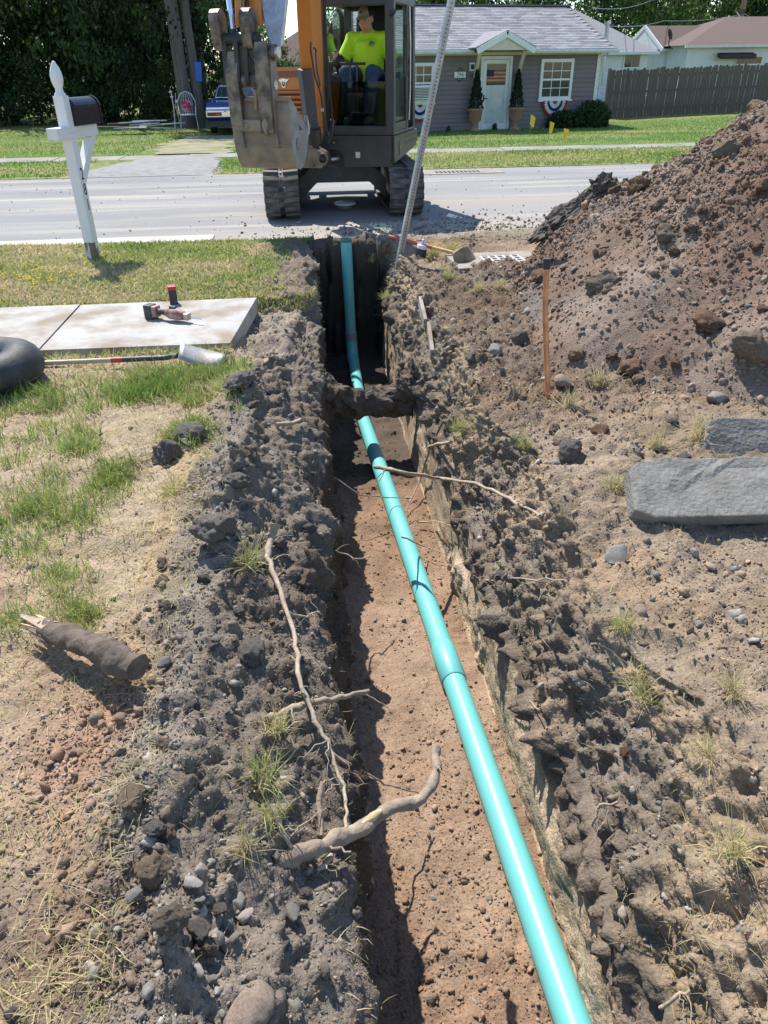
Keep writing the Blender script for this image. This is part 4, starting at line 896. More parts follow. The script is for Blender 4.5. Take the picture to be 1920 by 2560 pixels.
# -------- mailbox on its post
M_WPAINT = mat('weathered_white_paint', (.74, .75, .76), .55, vscale=9, col2=(.66, .67, .68), stretch=(1, 1, .2), bump=.25, bscale=70, fac=(.4, .75))
M_BARE = mat('bare_peeling_wood', (.70, .70, .70), .8, vscale=26, col2=(.17, .13, .10), stretch=(1, 1, .15), fac=(.42, .52), bump=.5, bscale=50)
mb = thing('mailbox', 'black mailbox on a white wooden post with a pointed finial', 'mailbox', (-2.22, 8.14, .0), R(-16))
hw = .052
MB().prism([(-hw, -hw), (hw, -hw), (hw, hw), (-hw, hw)], .20, 1.50, 'z').build('post', M_WPAINT, mb, bevel=.006)
MB().prism([(-hw+.001, -hw+.001), (hw-.001, -hw+.001), (hw-.001, hw-.001), (-hw+.001, hw-.001)], -.25, .20, 'z').build('post_foot', M_BARE, mb, bevel=.006)
MB().lathe([(.05, 0), (.052, .012), (.036, .03), (.034, .06), (.044, .085), (.054, .12), (.056, .15), (.05, .19), (.036, .23), (.018, .26), (.012, .275), (0, .28)], 20, Matrix.Translation((0, 0, 1.50))).build('finial', M_WPAINT, mb)
MB().b2((-.055, -.27, 1.145), (.055, .46, 1.245)).build('arm', mat('cracked_white_beam', (.72, .72, .71), .6, vscale=7, col2=(.33, .31, .29), stretch=(1, .25, 2.), fac=(.6, .66), bump=.3, bscale=60), mb, bevel=.005)
MB().prism([(.05, .72), (.05, .84), (.34, 1.145), (.44, 1.145)], -.04, .04, 'x').build('brace', M_WPAINT, mb, bevel=.004)
M_BLACK = mat('black_enamel', (.016, .02, .028), .32, var=.3, vscale=5, spec=.35)
def mbox_prof(w_, h, n=12):
    r_ = w_/2; return [(-r_, 0), (r_, 0)]+[(r_*math.cos(math.pi*k/n), h-r_+r_*math.sin(math.pi*k/n)) for k in range(n+1)]
T = Matrix.Translation((0, .0, 1.248))
MB().prism(mbox_prof(.175, .235), .06, .50, 'y', T).build('box', M_BLACK, mb, bevel=.004)
MB().prism(mbox_prof(.19, .245), .50, .525, 'y', T).build('door', M_BLACK, mb, bevel=.004)
MB().prism(mbox_prof(.183, .24), .055, .07, 'y', T).build('back_rim', M_BLACK, mb, bevel=.003)
MB().b2((-.10, .15, 1.36), (-.092, .19, 1.46)).build('flag', mat('flag_grey', (.6, .6, .6), .4), mb, bevel=.002)
for k, (ch, zz) in enumerate((('2', .83), ('8', .69), ('1', .55))):
    text('numeral', ch, .155, M_BLACK, mb, Matrix.Translation((hw+.0015, .005, zz)) @ Matrix.Rotation(R(90), 4, 'Z') @ FACE @ Matrix.Diagonal((.62, 1, 1, 1)), .0012)
# -------- leaning perforated steel post
M_GALV = mat('galvanised_steel', (.40, .43, .47), .42, .75, var=.16, vscale=12, bump=.1, bscale=50)
pb, pt_ = Vector((.835, 7.42, -.10)), Vector((1.40, 7.17, 2.75))
sp = thing('sign_post', 'leaning perforated galvanised steel post at the right trench edge', 'post', tuple(pb))
ax = (pt_-pb).normalized(); L_ = (pt_-pb).length; s_ = Vector((1, .18, 0)); s_ = (s_-ax*s_.dot(ax)).normalized(); f_ = s_.cross(ax)
PM = Matrix((s_, f_, ax)).transposed().to_4x4(); PM.translation = pb
q = MB(); hwp = .0255; step = .0295; nh = int(L_/step)
for side in range(4):
    RM_ = PM @ Matrix.Rotation(R(90*side), 4, 'Z')
    if side in (0, 1, 2, 3):
        for k in range(nh):
            z0_ = k*step; zc = z0_+step/2; ring = [(hwp*0+.0062*math.cos(R(22.5+45*a)), .0062*math.sin(R(22.5+45*a))) for a in range(8)]
            sq = [(hwp, step/2*.41), (hwp*.41, step/2), (-hwp*.41, step/2), (-hwp, step/2*.41), (-hwp, -step/2*.41), (-hwp*.41, -step/2), (hwp*.41, -step/2), (hwp, -step/2*.41)]
            vs = [(x_, -hwp, zc+z_) for x_, z_ in ring]+[(x_, -hwp, zc+z_) for x_, z_ in sq]+[(x_*sx, -hwp, zc+step/2*sz) for x_, sx, sz in ((hwp, 1, 1), (hwp, -1, 1), (hwp, -1, -1), (hwp, 1, -1))]
            fs = [(a, (a+1) % 8, 8+(a+1) % 8, 8+a) for a in range(8)]+[(8, 16, 9), (10, 17, 11), (12, 18, 13), (14, 19, 15)]
            q.add(vs, fs, RM_)
q.build('square_tube', M_GALV, sp, world=True)
MB().bar(pb+ax*.02+f_*.0, pb+ax*(L_), .032, .032, upv=f_).build('inner_shadow_liner', mat('tube_shade', (.05, .05, .055), .8), sp, world=True)  # dark liner fills the post, standing in for shade behind the holes
sp.children[1].name = 'shade_liner'
MB().tube([pb+ax*.19-f_*.0255, pb+ax*.19-f_*.034], .011, 6).build('bolt', M_GALV, sp, world=True)
# -------- copper service pipe
c0 = soil_at(1370, 985); M_COP = mat('copper', (.78, .36, .17), .4, .4, var=.2, vscale=10, col2=(.45, .20, .10))
cp = thing('copper_pipe', 'bent copper water pipe standing up from the soil with a black cap', 'pipe', tuple(c0))
kY = c0.y+.05
cpts = [c0-Vector((0, 0, .1)), c0, atY(1366, 880, kY), atY(1363, 780, kY+.01), atY(1365, 690, kY+.01), atY(1367, 668, kY+.01)]
MB().tube(cpts, .0155, 16).build('tube', M_COP, cp, world=True)
MB().tube([atY(1367, 672, kY+.01), atY(1368, 646, kY+.01)], .0185, 12).build('cap', mat('black_tape', (.03, .03, .035), .6), cp, world=True)
# -------- shovel lying by the walk
M_STEEL = mat('worn_blade_steel', (.47, .46, .44), .45, .55, var=.2, vscale=15, col2=(.36, .31, .25), bump=.1)
h0, h1 = g(100, 908, .03), g(445, 893, .06)
sh = thing('shovel', 'round-point shovel lying flat along the edge of the concrete walk', 'shovel', tuple(h0))
mid = h0.lerp(h1, .52); mid2 = h0.lerp(h1, .60)
MB().tube([h0-(h1-h0)*.06, mid], .0165, 12).build('handle', mat('ash_handle', (.50, .42, .33), .6, var=.2, vscale=20, stretch=(.3, 1, 1)), sh, world=True)
MB().tube([mid, mid2], .0185, 12).build('red_band', mat('red_band', (.42, .05, .05), .5), sh, world=True)
MB().tube([mid2, h0.lerp(h1, .9), h1+Vector((0, 0, .012)), h1+Vector((.055, -.01, .06))], [.0185, .018, .019, .014], 12).build('socket', mat('scuffed_black_socket', (.045, .05, .06), .5, vscale=14, col2=(.40, .30, .22), fac=(.6, .66)), sh, world=True)
def blade(name, parent, M, L0=.30, W0=.23, m_=M_STEEL):
    vs = []; fs = []; nu, nv = 9, 11
    for s2 in (0, 1):
        for j in range(nv):
            t = j/(nv-1); w_ = W0/2*(1 if t < .55 else math.sqrt(max(.02, 1-((t-.55)/.47)**2)))*(.86+.14*min(1, t*4))
            for i in range(nu):
                u = i/(nu-1)*2-1; vs.append((t*L0, u*w_, .05*u*u*(1-.5*t)+.03*math.sin(t*2.4)-.003*s2))
    o_ = nu*nv
    for j in range(nv-1):
        for i in range(nu-1):
            a = j*nu+i; fs += [(a, a+1, a+nu+1, a+nu), (a+o_, a+nu+o_, a+nu+1+o_, a+1+o_)]
    for i in range(nu-1): fs += [(i, i+o_, i+1+o_, i+1), (o_-nu+i, o_-nu+i+1, 2*o_-nu+i+1, 2*o_-nu+i)]
    for j in range(nv-1): fs += [(j*nu, j*nu+nu, j*nu+nu+o_, j*nu+o_), (j*nu+nu-1, j*nu+nu-1+o_, j*nu+2*nu-1+o_, j*nu+2*nu-1)]
    return MB().add(vs, fs, M, True).build(name, m_, parent, world=True)
bm_ = Matrix.Translation(h1+Vector((.03, .0, .085))) @ Matrix.Rotation(R(14), 4, 'Y') @ Matrix.Rotation(R(188), 4, 'X')
blade('blade', sh, bm_)
# -------- spade by the post
s0, s1 = g(1055, 612, .18), g(1150, 636, .12)
sd_ = thing('spade', 'red and yellow handled shovel behind the can, brown blade on edge', 'shovel', tuple(s1))
e1 = s0.lerp(s1, .28); e2 = s0.lerp(s1, .80); e3 = s0.lerp(s1, 1.0)
M_RED = mat('red_fibreglass', (.50, .10, .09), .5); M_YEL = mat('yellow_fibreglass', (.62, .42, .13), .5, var=.15)
MB().tube([s0-(s1-s0)*.9, e1], .019, 12).build('grip', M_RED, sd_, world=True)
MB().tube([e1, e2], .018, 12).build('handle', M_YEL, sd_, world=True)
MB().tube([e2, e3], .020, 12).build('ferrule', M_RED, sd_, world=True)
s2 = g(1180, 640, .11); MB().tube([e3, s2], [.021, .017], 12).build('socket', M_STEEL, sd_, world=True)
bl0, bl1 = g(1150, 664, .10), g(1206, 638, .14)
xv = (bl1-bl0).normalized(); zv = Vector((.1, -.85, .5)); zv = (zv-xv*zv.dot(xv)).normalized(); yv = zv.cross(xv)
BM_ = Matrix((yv, xv, -zv)).transposed().to_4x4(); BM_.translation = bl0.lerp(bl1, .5)+yv*.15
BM_ = BM_ @ Matrix.Rotation(R(180), 4, 'Z')
blade('blade', sd_, BM_, .25, .28, mat('rusty_blade', (.27, .20, .12), .6, .3, var=.3, vscale=14))
# -------- can of primer
cc = g(1048, 652, .03); can = thing('primer_can', 'small white can with a black label and cone top at the trench edge', 'can', tuple(cc))
M_CANW = mat('can_white', (.72, .72, .72), .4, vscale=30, col2=(.45, .42, .45), fac=(.6, .7))
Ct = Matrix.Translation(cc) @ Matrix.Rotation(R(12), 4, 'Y')
MB().lathe([(0, 0), (.05, 0), (.052, .004), (.052, .15), (.05, .155), (.02, .16), (0, .16)], 24, Ct).build('tin', M_CANW, can, world=True)
MB().lathe([(.0535, .045), (.0535, .12)], 24, Ct).build('label_band', mat('black_label', (.03, .03, .04), .5, vscale=30, col2=(.2, .2, .25), fac=(.6, .64)), can, world=True)
MB().lathe([(.03, .158), (.026, .175), (.014, .185), (.014, .21), (0, .212)], 16, Ct).build('spout', mat('can_cap', (.55, .58, .62), .35, .6), can, world=True)
# -------- reciprocating saw and its spare battery on the walk
M_SAWR = mat('saw_red', (.27, .08, .065), .6, vscale=20, col2=(.36, .27, .22), fac=(.4, .56)); M_SAWB = mat('saw_black', (.04, .04, .042), .6, vscale=20, col2=(.2, .18, .16), fac=(.55, .66))
sw = g(415, 800, .035); saw = thing('reciprocating_saw', 'dusty red cordless reciprocating saw lying on the concrete walk', 'saw', tuple(sw), R(-28))
MB().box((-.135, .0, .055), (.07, .085, .11)).build('battery', M_SAWB, saw, bevel=.008)
MB().box((-.085, 0, .06), (.05, .07, .085)).build('battery_mount', M_SAWR, saw, bevel=.008)
MB().tube([(-.07, 0, .062), (-.03, 0, .062), (.03, 0, .06)], [.026, .021, .028], 14).build('grip', M_SAWB, saw)
MB().tube([(.02, 0, .058), (.05, 0, .06), (.12, 0, .058), (.17, 0, .052), (.19, 0, .05)], [.03, .045, .046, .036, .026], 16).build('body', M_SAWR, saw)
MB().tube([(.06, .0, .1), (.11, .0, .1)], [.02, .018], 10).build('motor_housing', M_SAWB, saw)
MB().box((.205, 0, .048), (.04, .05, .05)).build('shoe', M_STEEL, saw, bevel=.004)
MB().box((.27, 0, .045), (.13, .003, .018)).build('saw_blade', mat('bright_blade', (.6, .62, .62), .3, .8), saw)
bp = g(435, 757, .04); bt = thing('battery_pack', 'red and black tool battery standing upright at the back edge of the walk', 'battery', tuple(bp), R(10))
MB().box((0, 0, .05), (.065, .075, .12)).build('case', M_SAWB, bt, bevel=.008)
MB().box((0, 0, .125), (.07, .08, .035)).build('top', mat('battery_red', (.40, .035, .04), .45), bt, bevel=.006)
# -------- black rubber tube at the left edge
tc0 = g(-32, 962, .0); tb = MB(); Rm, rm = .235, .125; vs = []; fs = []; nu, nv = 40, 18
for i in range(nu):
    a = 2*math.pi*i/nu; k = 1+.06*math.sin(3*a+1)
    for j in range(nv):
        b = 2*math.pi*j/nv; r_ = rm*k*(1+.03*math.sin(9*a)*(math.cos(b) < 0)); vs.append(((Rm+r_*math.cos(b))*math.cos(a), (Rm+r_*math.cos(b))*math.sin(a), max(.004, rm*.92+r_*math.sin(b))))
for i in range(nu):
    for j in range(nv): fs.append((i*nv+j, ((i+1) % nu)*nv+j, ((i+1) % nu)*nv+(j+1) % nv, i*nv+(j+1) % nv))
tb.add(vs, fs, Matrix.Translation(tc0), True)
props(tb.build('rubber_tube', mat('dusty_black_rubber', (.028, .029, .032), .62, vscale=8, col2=(.09, .088, .085), bump=.25, bscale=40, fac=(.45, .8))), 'fat black rubber inner tube lying in the grass by the walk', 'tube')
# -------- broken slabs at the right
M_SLAB = mat('old_slab', (.20, .19, .172), .92, var=.18, vscale=9, bump=.9, bscale=55, bdist=.012, spec=.2)
def slab(name, outline, thick, n3, label, cat='slab', m_=M_SLAB, cuts=3):
    """a broken plate from its outline (points in the place); n3 is its upward normal"""
    import bmesh
    n3 = Vector(n3).normalized(); bm = bmesh.new(); top = [bm.verts.new(p) for p in outline]; f = bm.faces.new(top)
    r_ = bmesh.ops.extrude_face_region(bm, geom=[f]); vs = [v for v in r_['geom'] if isinstance(v, bmesh.types.BMVert)]
    bmesh.ops.translate(bm, verts=vs, vec=-n3*thick); bmesh.ops.recalc_face_normals(bm, faces=bm.faces)
    bmesh.ops.triangulate(bm, faces=bm.faces); bmesh.ops.subdivide_edges(bm, edges=bm.edges, cuts=cuts, use_grid_fill=True)
    for v in bm.verts:
        k = float(fbm(v.co.x*14, v.co.y*14, v.co.z*14, 3, seed=170)); v.co += n3*k*.012
    me = bpy.data.meshes.new(name); bm.to_mesh(me); bm.free(); me.materials.append(m_); o = link(name, me)
    md_ = o.modifiers.new('bevel', 'BEVEL'); md_.width = .007; md_.segments = 2; md_.limit_method = 'ANGLE'; md_.angle_limit = R(50)
    return props(o, label, cat)
b0 = Vector((1.235, 2.42, .16)); br_ = Vector((2.25, 2.33, .17)); ev = Vector((.05, .235, .10))
pts = [b0, b0+Vector((.08, -.035, -.015)), br_+Vector((0, -.03, -.015)), br_+ev, b0+ev+Vector((.5, -.01, -.004)), b0+ev+Vector((.27, -.004, 0)), b0+ev+Vector((.2, .012, .006)), b0+ev+Vector((.05, 0, 0)), b0+ev*.84]
slab('stone_slab', pts, .085, Vector((.0, -.49, .87)), 'big thick grey stone slab propped up at the right edge', cuts=4)
k0 = atY(1745, 1185, 2.85)
pts = [k0, k0+Vector((.6, -.02, .0)), k0+Vector((.6, .16, .17)), k0+Vector((.16, .18, .20)), k0+Vector((.10, .17, .19))]
slab('stone_slab', pts, .07, Vector((0, -.75, .66)), 'pointed broken slab leaning behind the big stone slab')
p0, p1 = soil_at(1047, 735), soil_at(1078, 872)
e = thing('buried_slab', 'thin white edge of a buried sidewalk slab at the right trench side', 'slab', tuple(p0))
MB().bar(p0+Vector((.01, 0, -.05)), p0.lerp(p1, .48)+Vector((.01, 0, -.045)), .03, .09).build('edge', MATS['dusty_concrete'], e, world=True, bevel=.006)
MB().bar(p0.lerp(p1, .52)+Vector((.03, 0, -.045)), p1+Vector((.01, 0, -.05)), .03, .09).build('edge', MATS['dusty_concrete'], e, world=True, bevel=.006)
# -------- storm grates
M_IRON = mat('cast_iron', (.25, .245, .24), .7, .3, var=.25, vscale=15); M_PIT = mat('drain_pit', (.01, .01, .01), .9)
def grate(loc, label, nx, ny, cx, cy, frame, rotz=0., m_=M_IRON, depth=.05):
    t = thing('storm_grate', label, 'grate', loc, rotz)
    W_, H_ = nx*cx, ny*cy
    for a in range(nx+1): MB().box((-W_/2+a*cx, 0, -.012), (.022, H_+.02, .03)).build('bar', m_, t)
    for b in range(ny+1): MB().box((0, -H_/2+b*cy, -.0145), (W_+.02, .022, .03)).build('cross_bar', m_, t)
    MB().box((0, 0, -.04), (W_, H_, .01)).build('pit', M_PIT, t)
    if frame:
        fx, fy = frame; f = MB()
        f.b2((-W_/2-fx, -H_/2-fy, -.05), (-W_/2-.012, H_/2+fy, .004)); f.b2((W_/2+.012, -H_/2-fy, -.05), (W_/2+fx, H_/2+fy, .004))
        f.b2((-W_/2-.012, H_/2+.012, -.05), (W_/2+.012, H_/2+fy, .004)); f.b2((-W_/2-.012, -H_/2-fy, -.05), (W_/2+.012, -H_/2-.012, .004)); f.build('concrete_apron', mat('dirty_apron', (.33, .30, .255), .9, var=.25, vscale=6, col2=(.22, .185, .145)), t)
    return t
gn_ = g(1258, 648, .10); grate((gn_.x, gn_.y, .10), 'iron storm grate half buried at the foot of the mound', 5, 4, .075, .08, (.32, .15), R(2), mat('pale_dusty_iron', (.5, .48, .45), .8))
gf = g(1150, 431, -.06); grate((gf.x-.05, gf.y, -.05), 'storm grate set in a pale concrete inlet at the far kerb', 11, 2, .08, .13, (.42, .17), 0)
# -------- lid under the machine
ld = thing('plastic_disc', 'small round white disc lying on the road under the excavator', 'disc', tuple(Vector((g(862, 518, -.03).x, g(862, 518, -.03).y, road_z(.5, 11.6)+.06))))
MB().lathe([(0, -.006), (.15, -.004), (.16, .004), (.15, .012), (0, .016)], 24, Matrix.Rotation(R(4), 4, 'X')).build('plate', mat('white_plastic', (.78, .82, .84), .3), ld)
MB().lathe([(.11, -.055), (.11, -.006), (0, -.006)], 20).build('shadow_ring', mat('lid_shadow_ring', (.2, .2, .2), .7), ld)  # grey ring under the disc stands in for its shadow
# -------- clump of turf stood up on the mound's shoulder
sc0 = atY(1422, 560, 6.7)
def sodfn(p): return 1+.36*float(fbm(p.x*2.1, p.y*2.1, p.z*2.1+4, 4, seed=180))+.42*float(fbm(p.x*6, p.y*6, p.z*6, 4, .65, seed=183))
sod = thing('sod_clump', 'dark jagged sod clump standing on the shoulder of the mound', 'clod', tuple(sc0))
SM = Matrix.Translation(sc0+Vector((.02, 0, .06))) @ Matrix.Rotation(R(-36), 4, 'Y')
MB().ball((0, 0, 0), (.38, .17, .11), 64, 40, SM, sodfn).build('soil', mat('dark_sod', (.12, .105, .09), .97, var=.35, vscale=10, bump=1, bscale=40, spec=.1), sod, world=True)
MB().ball((.33, 0, .03), (.13, .11, .10), 26, 16, SM, lambda p: 1+.9*float(fbm(p.x*3.5, p.y*3.5, p.z*3.5, 4, .65, seed=181))).build('soil_tip', MATS['dark_sod'], sod, world=True)
for ch_ in sod.children: ch_.data.polygons.foreach_set('use_smooth', [False]*len(ch_.data.polygons))
for k in range(7):
    a = SM @ Vector((rnd.uniform(-.3, .4), -.05, .08)); MB().tube(wig([a, a+Vector((rnd.uniform(-.12, .05), rnd.uniform(-.05, .02), rnd.uniform(.0, .1)))], 3, .01, k), [.004, .003, .003, .002], 5).build('rootlet', M_ROOT, sod, world=True)
# -------- yellow wildflowers in the verge
M_BLOOM = leaf_mat('petal', .3)
n = 46; ctr = g(95, 715, .05); px_ = np.stack([rng.normal(ctr.x, .17, n), rng.normal(ctr.y, .22, n), rng.uniform(.10, .17, n)], -1)
fl = thing('wildflower_clump', 'clump of small yellow wildflowers in the verge grass', 'flowers', (ctr.x, ctr.y, .04))
V, F_ = ICO0; Vb = (px_[:, None]+V[None]*np.array([.013, .013, .006])).reshape(-1, 3); Fb = (F_[None]+(np.arange(n)*12)[:, None, None]).reshape(-1, 3)
o = link('blossoms', np_mesh('blossoms', Vb, Fb, M_BLOOM, np.tile([.85, .62, .02], (len(Vb), 1))), fl, True); props(o, kind='stuff')
o = link('stems', blades('stems', px_*np.array([1, 1, 0])+np.array([0, 0, .03]), px_[:, 2]-.03, np.full(n, .004), np.full(n, .03), gcol(n, .1), .05), fl, True); props(o, kind='stuff')
# ================================================================== excavator
M_ORG = mat('orange_paint', (.60, .205, .035), .38, var=.08, vscale=4, col2=(.50, .17, .04), coat=.15, fac=(.3, .8))
M_ORGW = mat('scraped_orange_paint', (.58, .20, .035), .45, vscale=7, col2=(.07, .05, .04), stretch=(2, 2, .5), fac=(.66, .70))
M_DGREY = mat('charcoal_paint', (.022, .026, .032), .38, var=.2, vscale=5, col2=(.042, .044, .047), bump=.05)
M_DARK = mat('greasy_black_steel', (.022, .024, .026), .5, var=.3, vscale=8, col2=(.06, .055, .05), fac=(.5, .75))
M_MUDST = mat('bucket_steel', (.17, .155, .145), .65, .2, vscale=5, col2=(.33, .255, .19), bump=.35, bscale=35, fac=(.35, .65))
M_MUDST2 = mat('muddy_link_steel', (.24, .20, .165), .48, .4, vscale=7, col2=(.07, .06, .055), bump=.3, bscale=30, fac=(.4, .62))
M_BARE2 = mat('polished_steel', (.55, .54, .53), .35, .7, var=.2, vscale=10, col2=(.36, .34, .33))
M_CHROME = mat('chrome_rod', (.75, .78, .82), .12, 1., var=.05)
M_RUB = mat('track_rubber', (.055, .054, .054), .72, vscale=7, col2=(.16, .145, .13), bump=.25, bscale=40, fac=(.42, .68))
M_HOSE = mat('hydraulic_hose', (.015, .016, .017), .5, var=.2)
EXC = Vector((.52, 11.72, float(road_z(.5, 11.7))))
ex = thing('excavator', 'orange and charcoal mini excavator on rubber tracks with its bucket hanging in front', 'excavator', tuple(EXC))
# -------- tracks: a belt round the wheels, lugs in two columns
zb = .0
def track_path(n):
    """closed loop (y, z, angle) round idler and sprocket, 0 = ground"""
    yf, yr, rf, top = -1.02, 1.05, .275, .585
    segs = []
    L1 = yr-yf
    tot = L1*2+2*math.pi*rf*1.0
    out = []
    for k in range(n):
        s_ = tot*k/n
        if s_ < L1: out.append((yf+s_, .03, 0.))
        elif s_ < L1+math.pi*rf:
            a = (s_-L1)/rf; out.append((yr+rf*math.sin(a), .03+rf-rf*math.cos(a), a))
        elif s_ < 2*L1+math.pi*rf:
            u = s_-L1-math.pi*rf; out.append((yr-u, .03+2*rf-.02*math.sin(math.pi*u/L1), math.pi))
        else:
            a = (s_-2*L1-math.pi*rf)/rf+math.pi; out.append((yf+rf*math.sin(a), .03+rf-rf*math.cos(a), a))
    return out
lug_me = {}
for sd in (-1, 1):
    q = MB(); # chevron block with a slanted crest
    q.add([(-.10, -.034, 0), (.10, -.034, 0), (.10, .034, 0), (-.10, .034, 0), (-.096, -.026+.012*sd, -.028), (.096, -.026-.012*sd, -.028), (.096, .020-.012*sd, -.028), (-.096, .020+.012*sd, -.028)],
          [(0, 1, 2, 3), (4, 7, 6, 5), (0, 4, 5, 1), (1, 5, 6, 2), (2, 6, 7, 3), (3, 7, 4, 0)])
    o = q.build('lug', M_RUB); lug_me[sd] = o.data; bpy.data.objects.remove(o)
NL = 46; path = track_path(NL)
for cx in (-.835, .815):
    belt = MB(); W_ = .225; m_ = len(path); fine = track_path(120); vs = []; fs = []
    for (yy, zz, a) in fine:
        n_ = Vector((0, math.sin(a), -math.cos(a)))
        for x_, d_ in ((-W_, 0), (W_, 0), (W_, -.03), (-W_, -.03)): vs.append((cx+x_, yy+n_.y*d_, zz+n_.z*d_))
    for i in range(120):
        for j in range(4): fs.append((i*4+j, i*4+(j+1) % 4, ((i+1) % 120)*4+(j+1) % 4, ((i+1) % 120)*4+j))
    tr = belt.add(vs, fs).build('track', M_RUB, ex)
    for k, (yy, zz, a) in enumerate(path):
        for sd in (-1, 1):
            lo = link('lug', lug_me[sd], tr, False); lo.location = (cx+sd*.13, yy, zz); lo.rotation_euler = (a+(0.0), 0, 0)
    for k, (yy, zz, a) in enumerate(path):            # steel cores showing in the gap between the lug columns
        if yy < -.4: lo = MB().box((0, 0, -.004), (.022, .05, .018)).build('core', M_DARK, tr); lo.location = (cx, yy, zz); lo.rotation_euler = (a, 0, 0)
    fr = MB(); fr.prism([(-.95, .16), (1.0, .16), (1.0, .42), (-.95, .42)], cx-.13, cx+.13, 'x'); fr.build('track_frame', M_DARK, ex, bevel=.02)
    for yy in (-1.02, 1.05):
        MB().lathe([(.0, -.11), (.10, -.11), (.235, -.08), (.235, .08), (.10, .11), (0, .11)], 24, Matrix.Translation((cx, yy, .305)) @ Matrix.Rotation(R(90), 4, 'Y')).build('idler' if yy < 0 else 'sprocket', M_DARK, ex)
    for yy in (-.6, -.2, .2, .6):
        MB().lathe([(.0, -.10), (.085, -.10), (.085, .10), (0, .10)], 16, Matrix.Translation((cx, yy, .12)) @ Matrix.Rotation(R(90), 4, 'Y')).build('roller', M_DARK, ex)
cf = MB(); prof = [(-.61, .20), (-.56, .20), (-.36, .385), (.36, .385), (.56, .20), (.59, .20), (.59, .42), (.36, .62), (-.38, .62), (-.61, .42)]
cf.prism(prof, -.75, .65, 'y'); cf.build('car_body', M_DARK, ex, bevel=.015)
MB().lathe([(.42, .60), (.42, .74), (0, .74)], 32).build('slew_ring', M_DARK, ex)
MB().prism([(1.45, .34), (1.50, .32), (1.44, .60), (1.36, .72), (1.33, .70), (1.39, .58)], -1.0, 1.0, 'x').build('dozer_blade', M_DGREY, ex, bevel=.006)
for sx in (-.38, .38): MB().bar((sx, .6, .42), (sx, 1.42, .5), .09, .11).build('blade_arm', M_DARK, ex)
# -------- upper structure, slewed towards the left of the picture
UP = Matrix.Rotation(R(-20), 4, 'Z')
def U(q, name, m_, bevel=0., par=None): return q.build(name, m_, par or ex, bevel=bevel, M=UP)
tail = [(-.98, -.55), (-.98, .45), (-.86, .85), (-.5, 1.08), (0, 1.14), (.5, 1.08), (.86, .85), (.93, .5), (.93, -.55)]
U(MB().prism(tail, .72, .86, 'z'), 'deck', M_DARK)
def onp(px, py, yl):
    """machine-frame point on the plane y = yl seen in that direction"""
    o_ = UP.inverted() @ (Vector((0, 0, CAM_H))-EXC); d_ = UP.to_3x3().inverted() @ _ray(px, py); t_ = (yl-o_.y)/d_.y; return o_+d_*t_
HYL = -.16; hl, ht = onp(668, 170, HYL).x, onp(710, 168, HYL).z
U(MB().prism([(hl, -.13), (hl, .45), (hl+.12, .86), (-.5, 1.09), (-.06, 1.12), (-.06, -.13)], .86, ht, 'z'), 'engine_hood', M_ORG, .05)
pA, pB = onp(676, 265, HYL), onp(756, 172, HYL)
U(MB().b2((hl+.03, HYL, .92), (-.07, -.12, ht-.05)), 'hood_front_panel', M_ORG, .02)
v0, v1 = onp(679, 194, HYL), onp(745, 175, HYL)
U(MB().b2((v0.x, HYL-.006, v0.z), (v1.x, HYL+.01, v1.z)), 'vent_recess', mat('vent_dust', (.24, .11, .055), .7), .004)
l0, l1 = onp(690, 268, HYL), onp(751, 224, HYL)
U(MB().b2((l0.x, HYL-.003, l0.z-.06), (l1.x, HYL+.01, l1.z)), 'louvre_back', mat('louvre_dark', (.10, .04, .015), .8))
for k in range(5): U(MB().box(((l0.x+l1.x)/2, HYL-.010, l1.z-.03-k*.062), (l1.x-l0.x+.01, .03, .03), rot=(R(-35), 0, 0)), 'louvre', M_ORG, .004)
# bull's-head emblem on the hood
ep = onp(709, 207, HYL-.006)
em = UP @ Matrix.Translation(ep) @ FACE
q = MB(); head = [(0, -.058), (.022, -.05), (.030, -.02), (.034, .008), (.05, .012), (.075, .03), (.078, .046), (.055, .04), (.035, .04), (.018, .052), (0, .045)]
poly = head+[(-a, b) for a, b in head[::-1][1:-1]]
q.prism([(a*1.0, b*1.05) for a, b in poly], 0, .010, 'z', em); q.build('emblem', mat('emblem_chrome', (.72, .74, .76), .25, .6), ex, bevel=.002)
q = MB(); inn = [(0, -.046), (.016, -.04), (.022, -.015), (.020, .012), (.008, .018), (.004, -.02), (0, -.026)]; q.prism(inn+[(-a, b) for a, b in inn[::-1][1:-1]], .010, .0125, 'z', em); q.build('emblem_inset', mat('emblem_navy', (.015, .03, .08), .4), ex)
U(MB().b2((onp(806, 250, -.2).x, -.23, .86), (.018, -.19, 1.80)), 'hose_panel', M_HOSE, .01)
# cab skirt with the arched cut-out for the swing cylinder
sk_ = MB(); sk_.prism([(.02, .90), (.02, .79), (.20, .79), (.27, .77), (.31, .70), (.32, .60), (.34, .585), (.96, .60), (.99, .64), (.99, .96), (.02, .96)], -.80, -.76, 'y'); U(sk_, 'cab_skirt', M_DGREY, .008)
U(MB().prism([(-.80, .64), (.45, .74), (.60, .80), (.60, .96), (-.80, .96)], .96, 1.005, 'x'), 'side_skirt', M_DGREY, .012)
U(MB().b2((1.004, -.15, .83), (1.01, .5, .845)), 'trim_line', M_HOSE); U(MB().b2((1.004, -.15, .90), (1.01, .5, .912)), 'trim_line', M_HOSE)
U(MB().b2((1.007, -.55, .72), (1.012, -.42, .88)), 'access_flap', M_DGREY, .003); U(MB().b2((1.012, -.5, .78), (1.016, -.48, .82)), 'flap_latch', M_BARE2)
U(MB().b2((.475, -.808, .70), (.535, -.80, .77)), 'sticker', mat('sticker_white', (.6, .6, .58), .6, vscale=60, col2=(.2, .2, .2), fac=(.62, .66)))
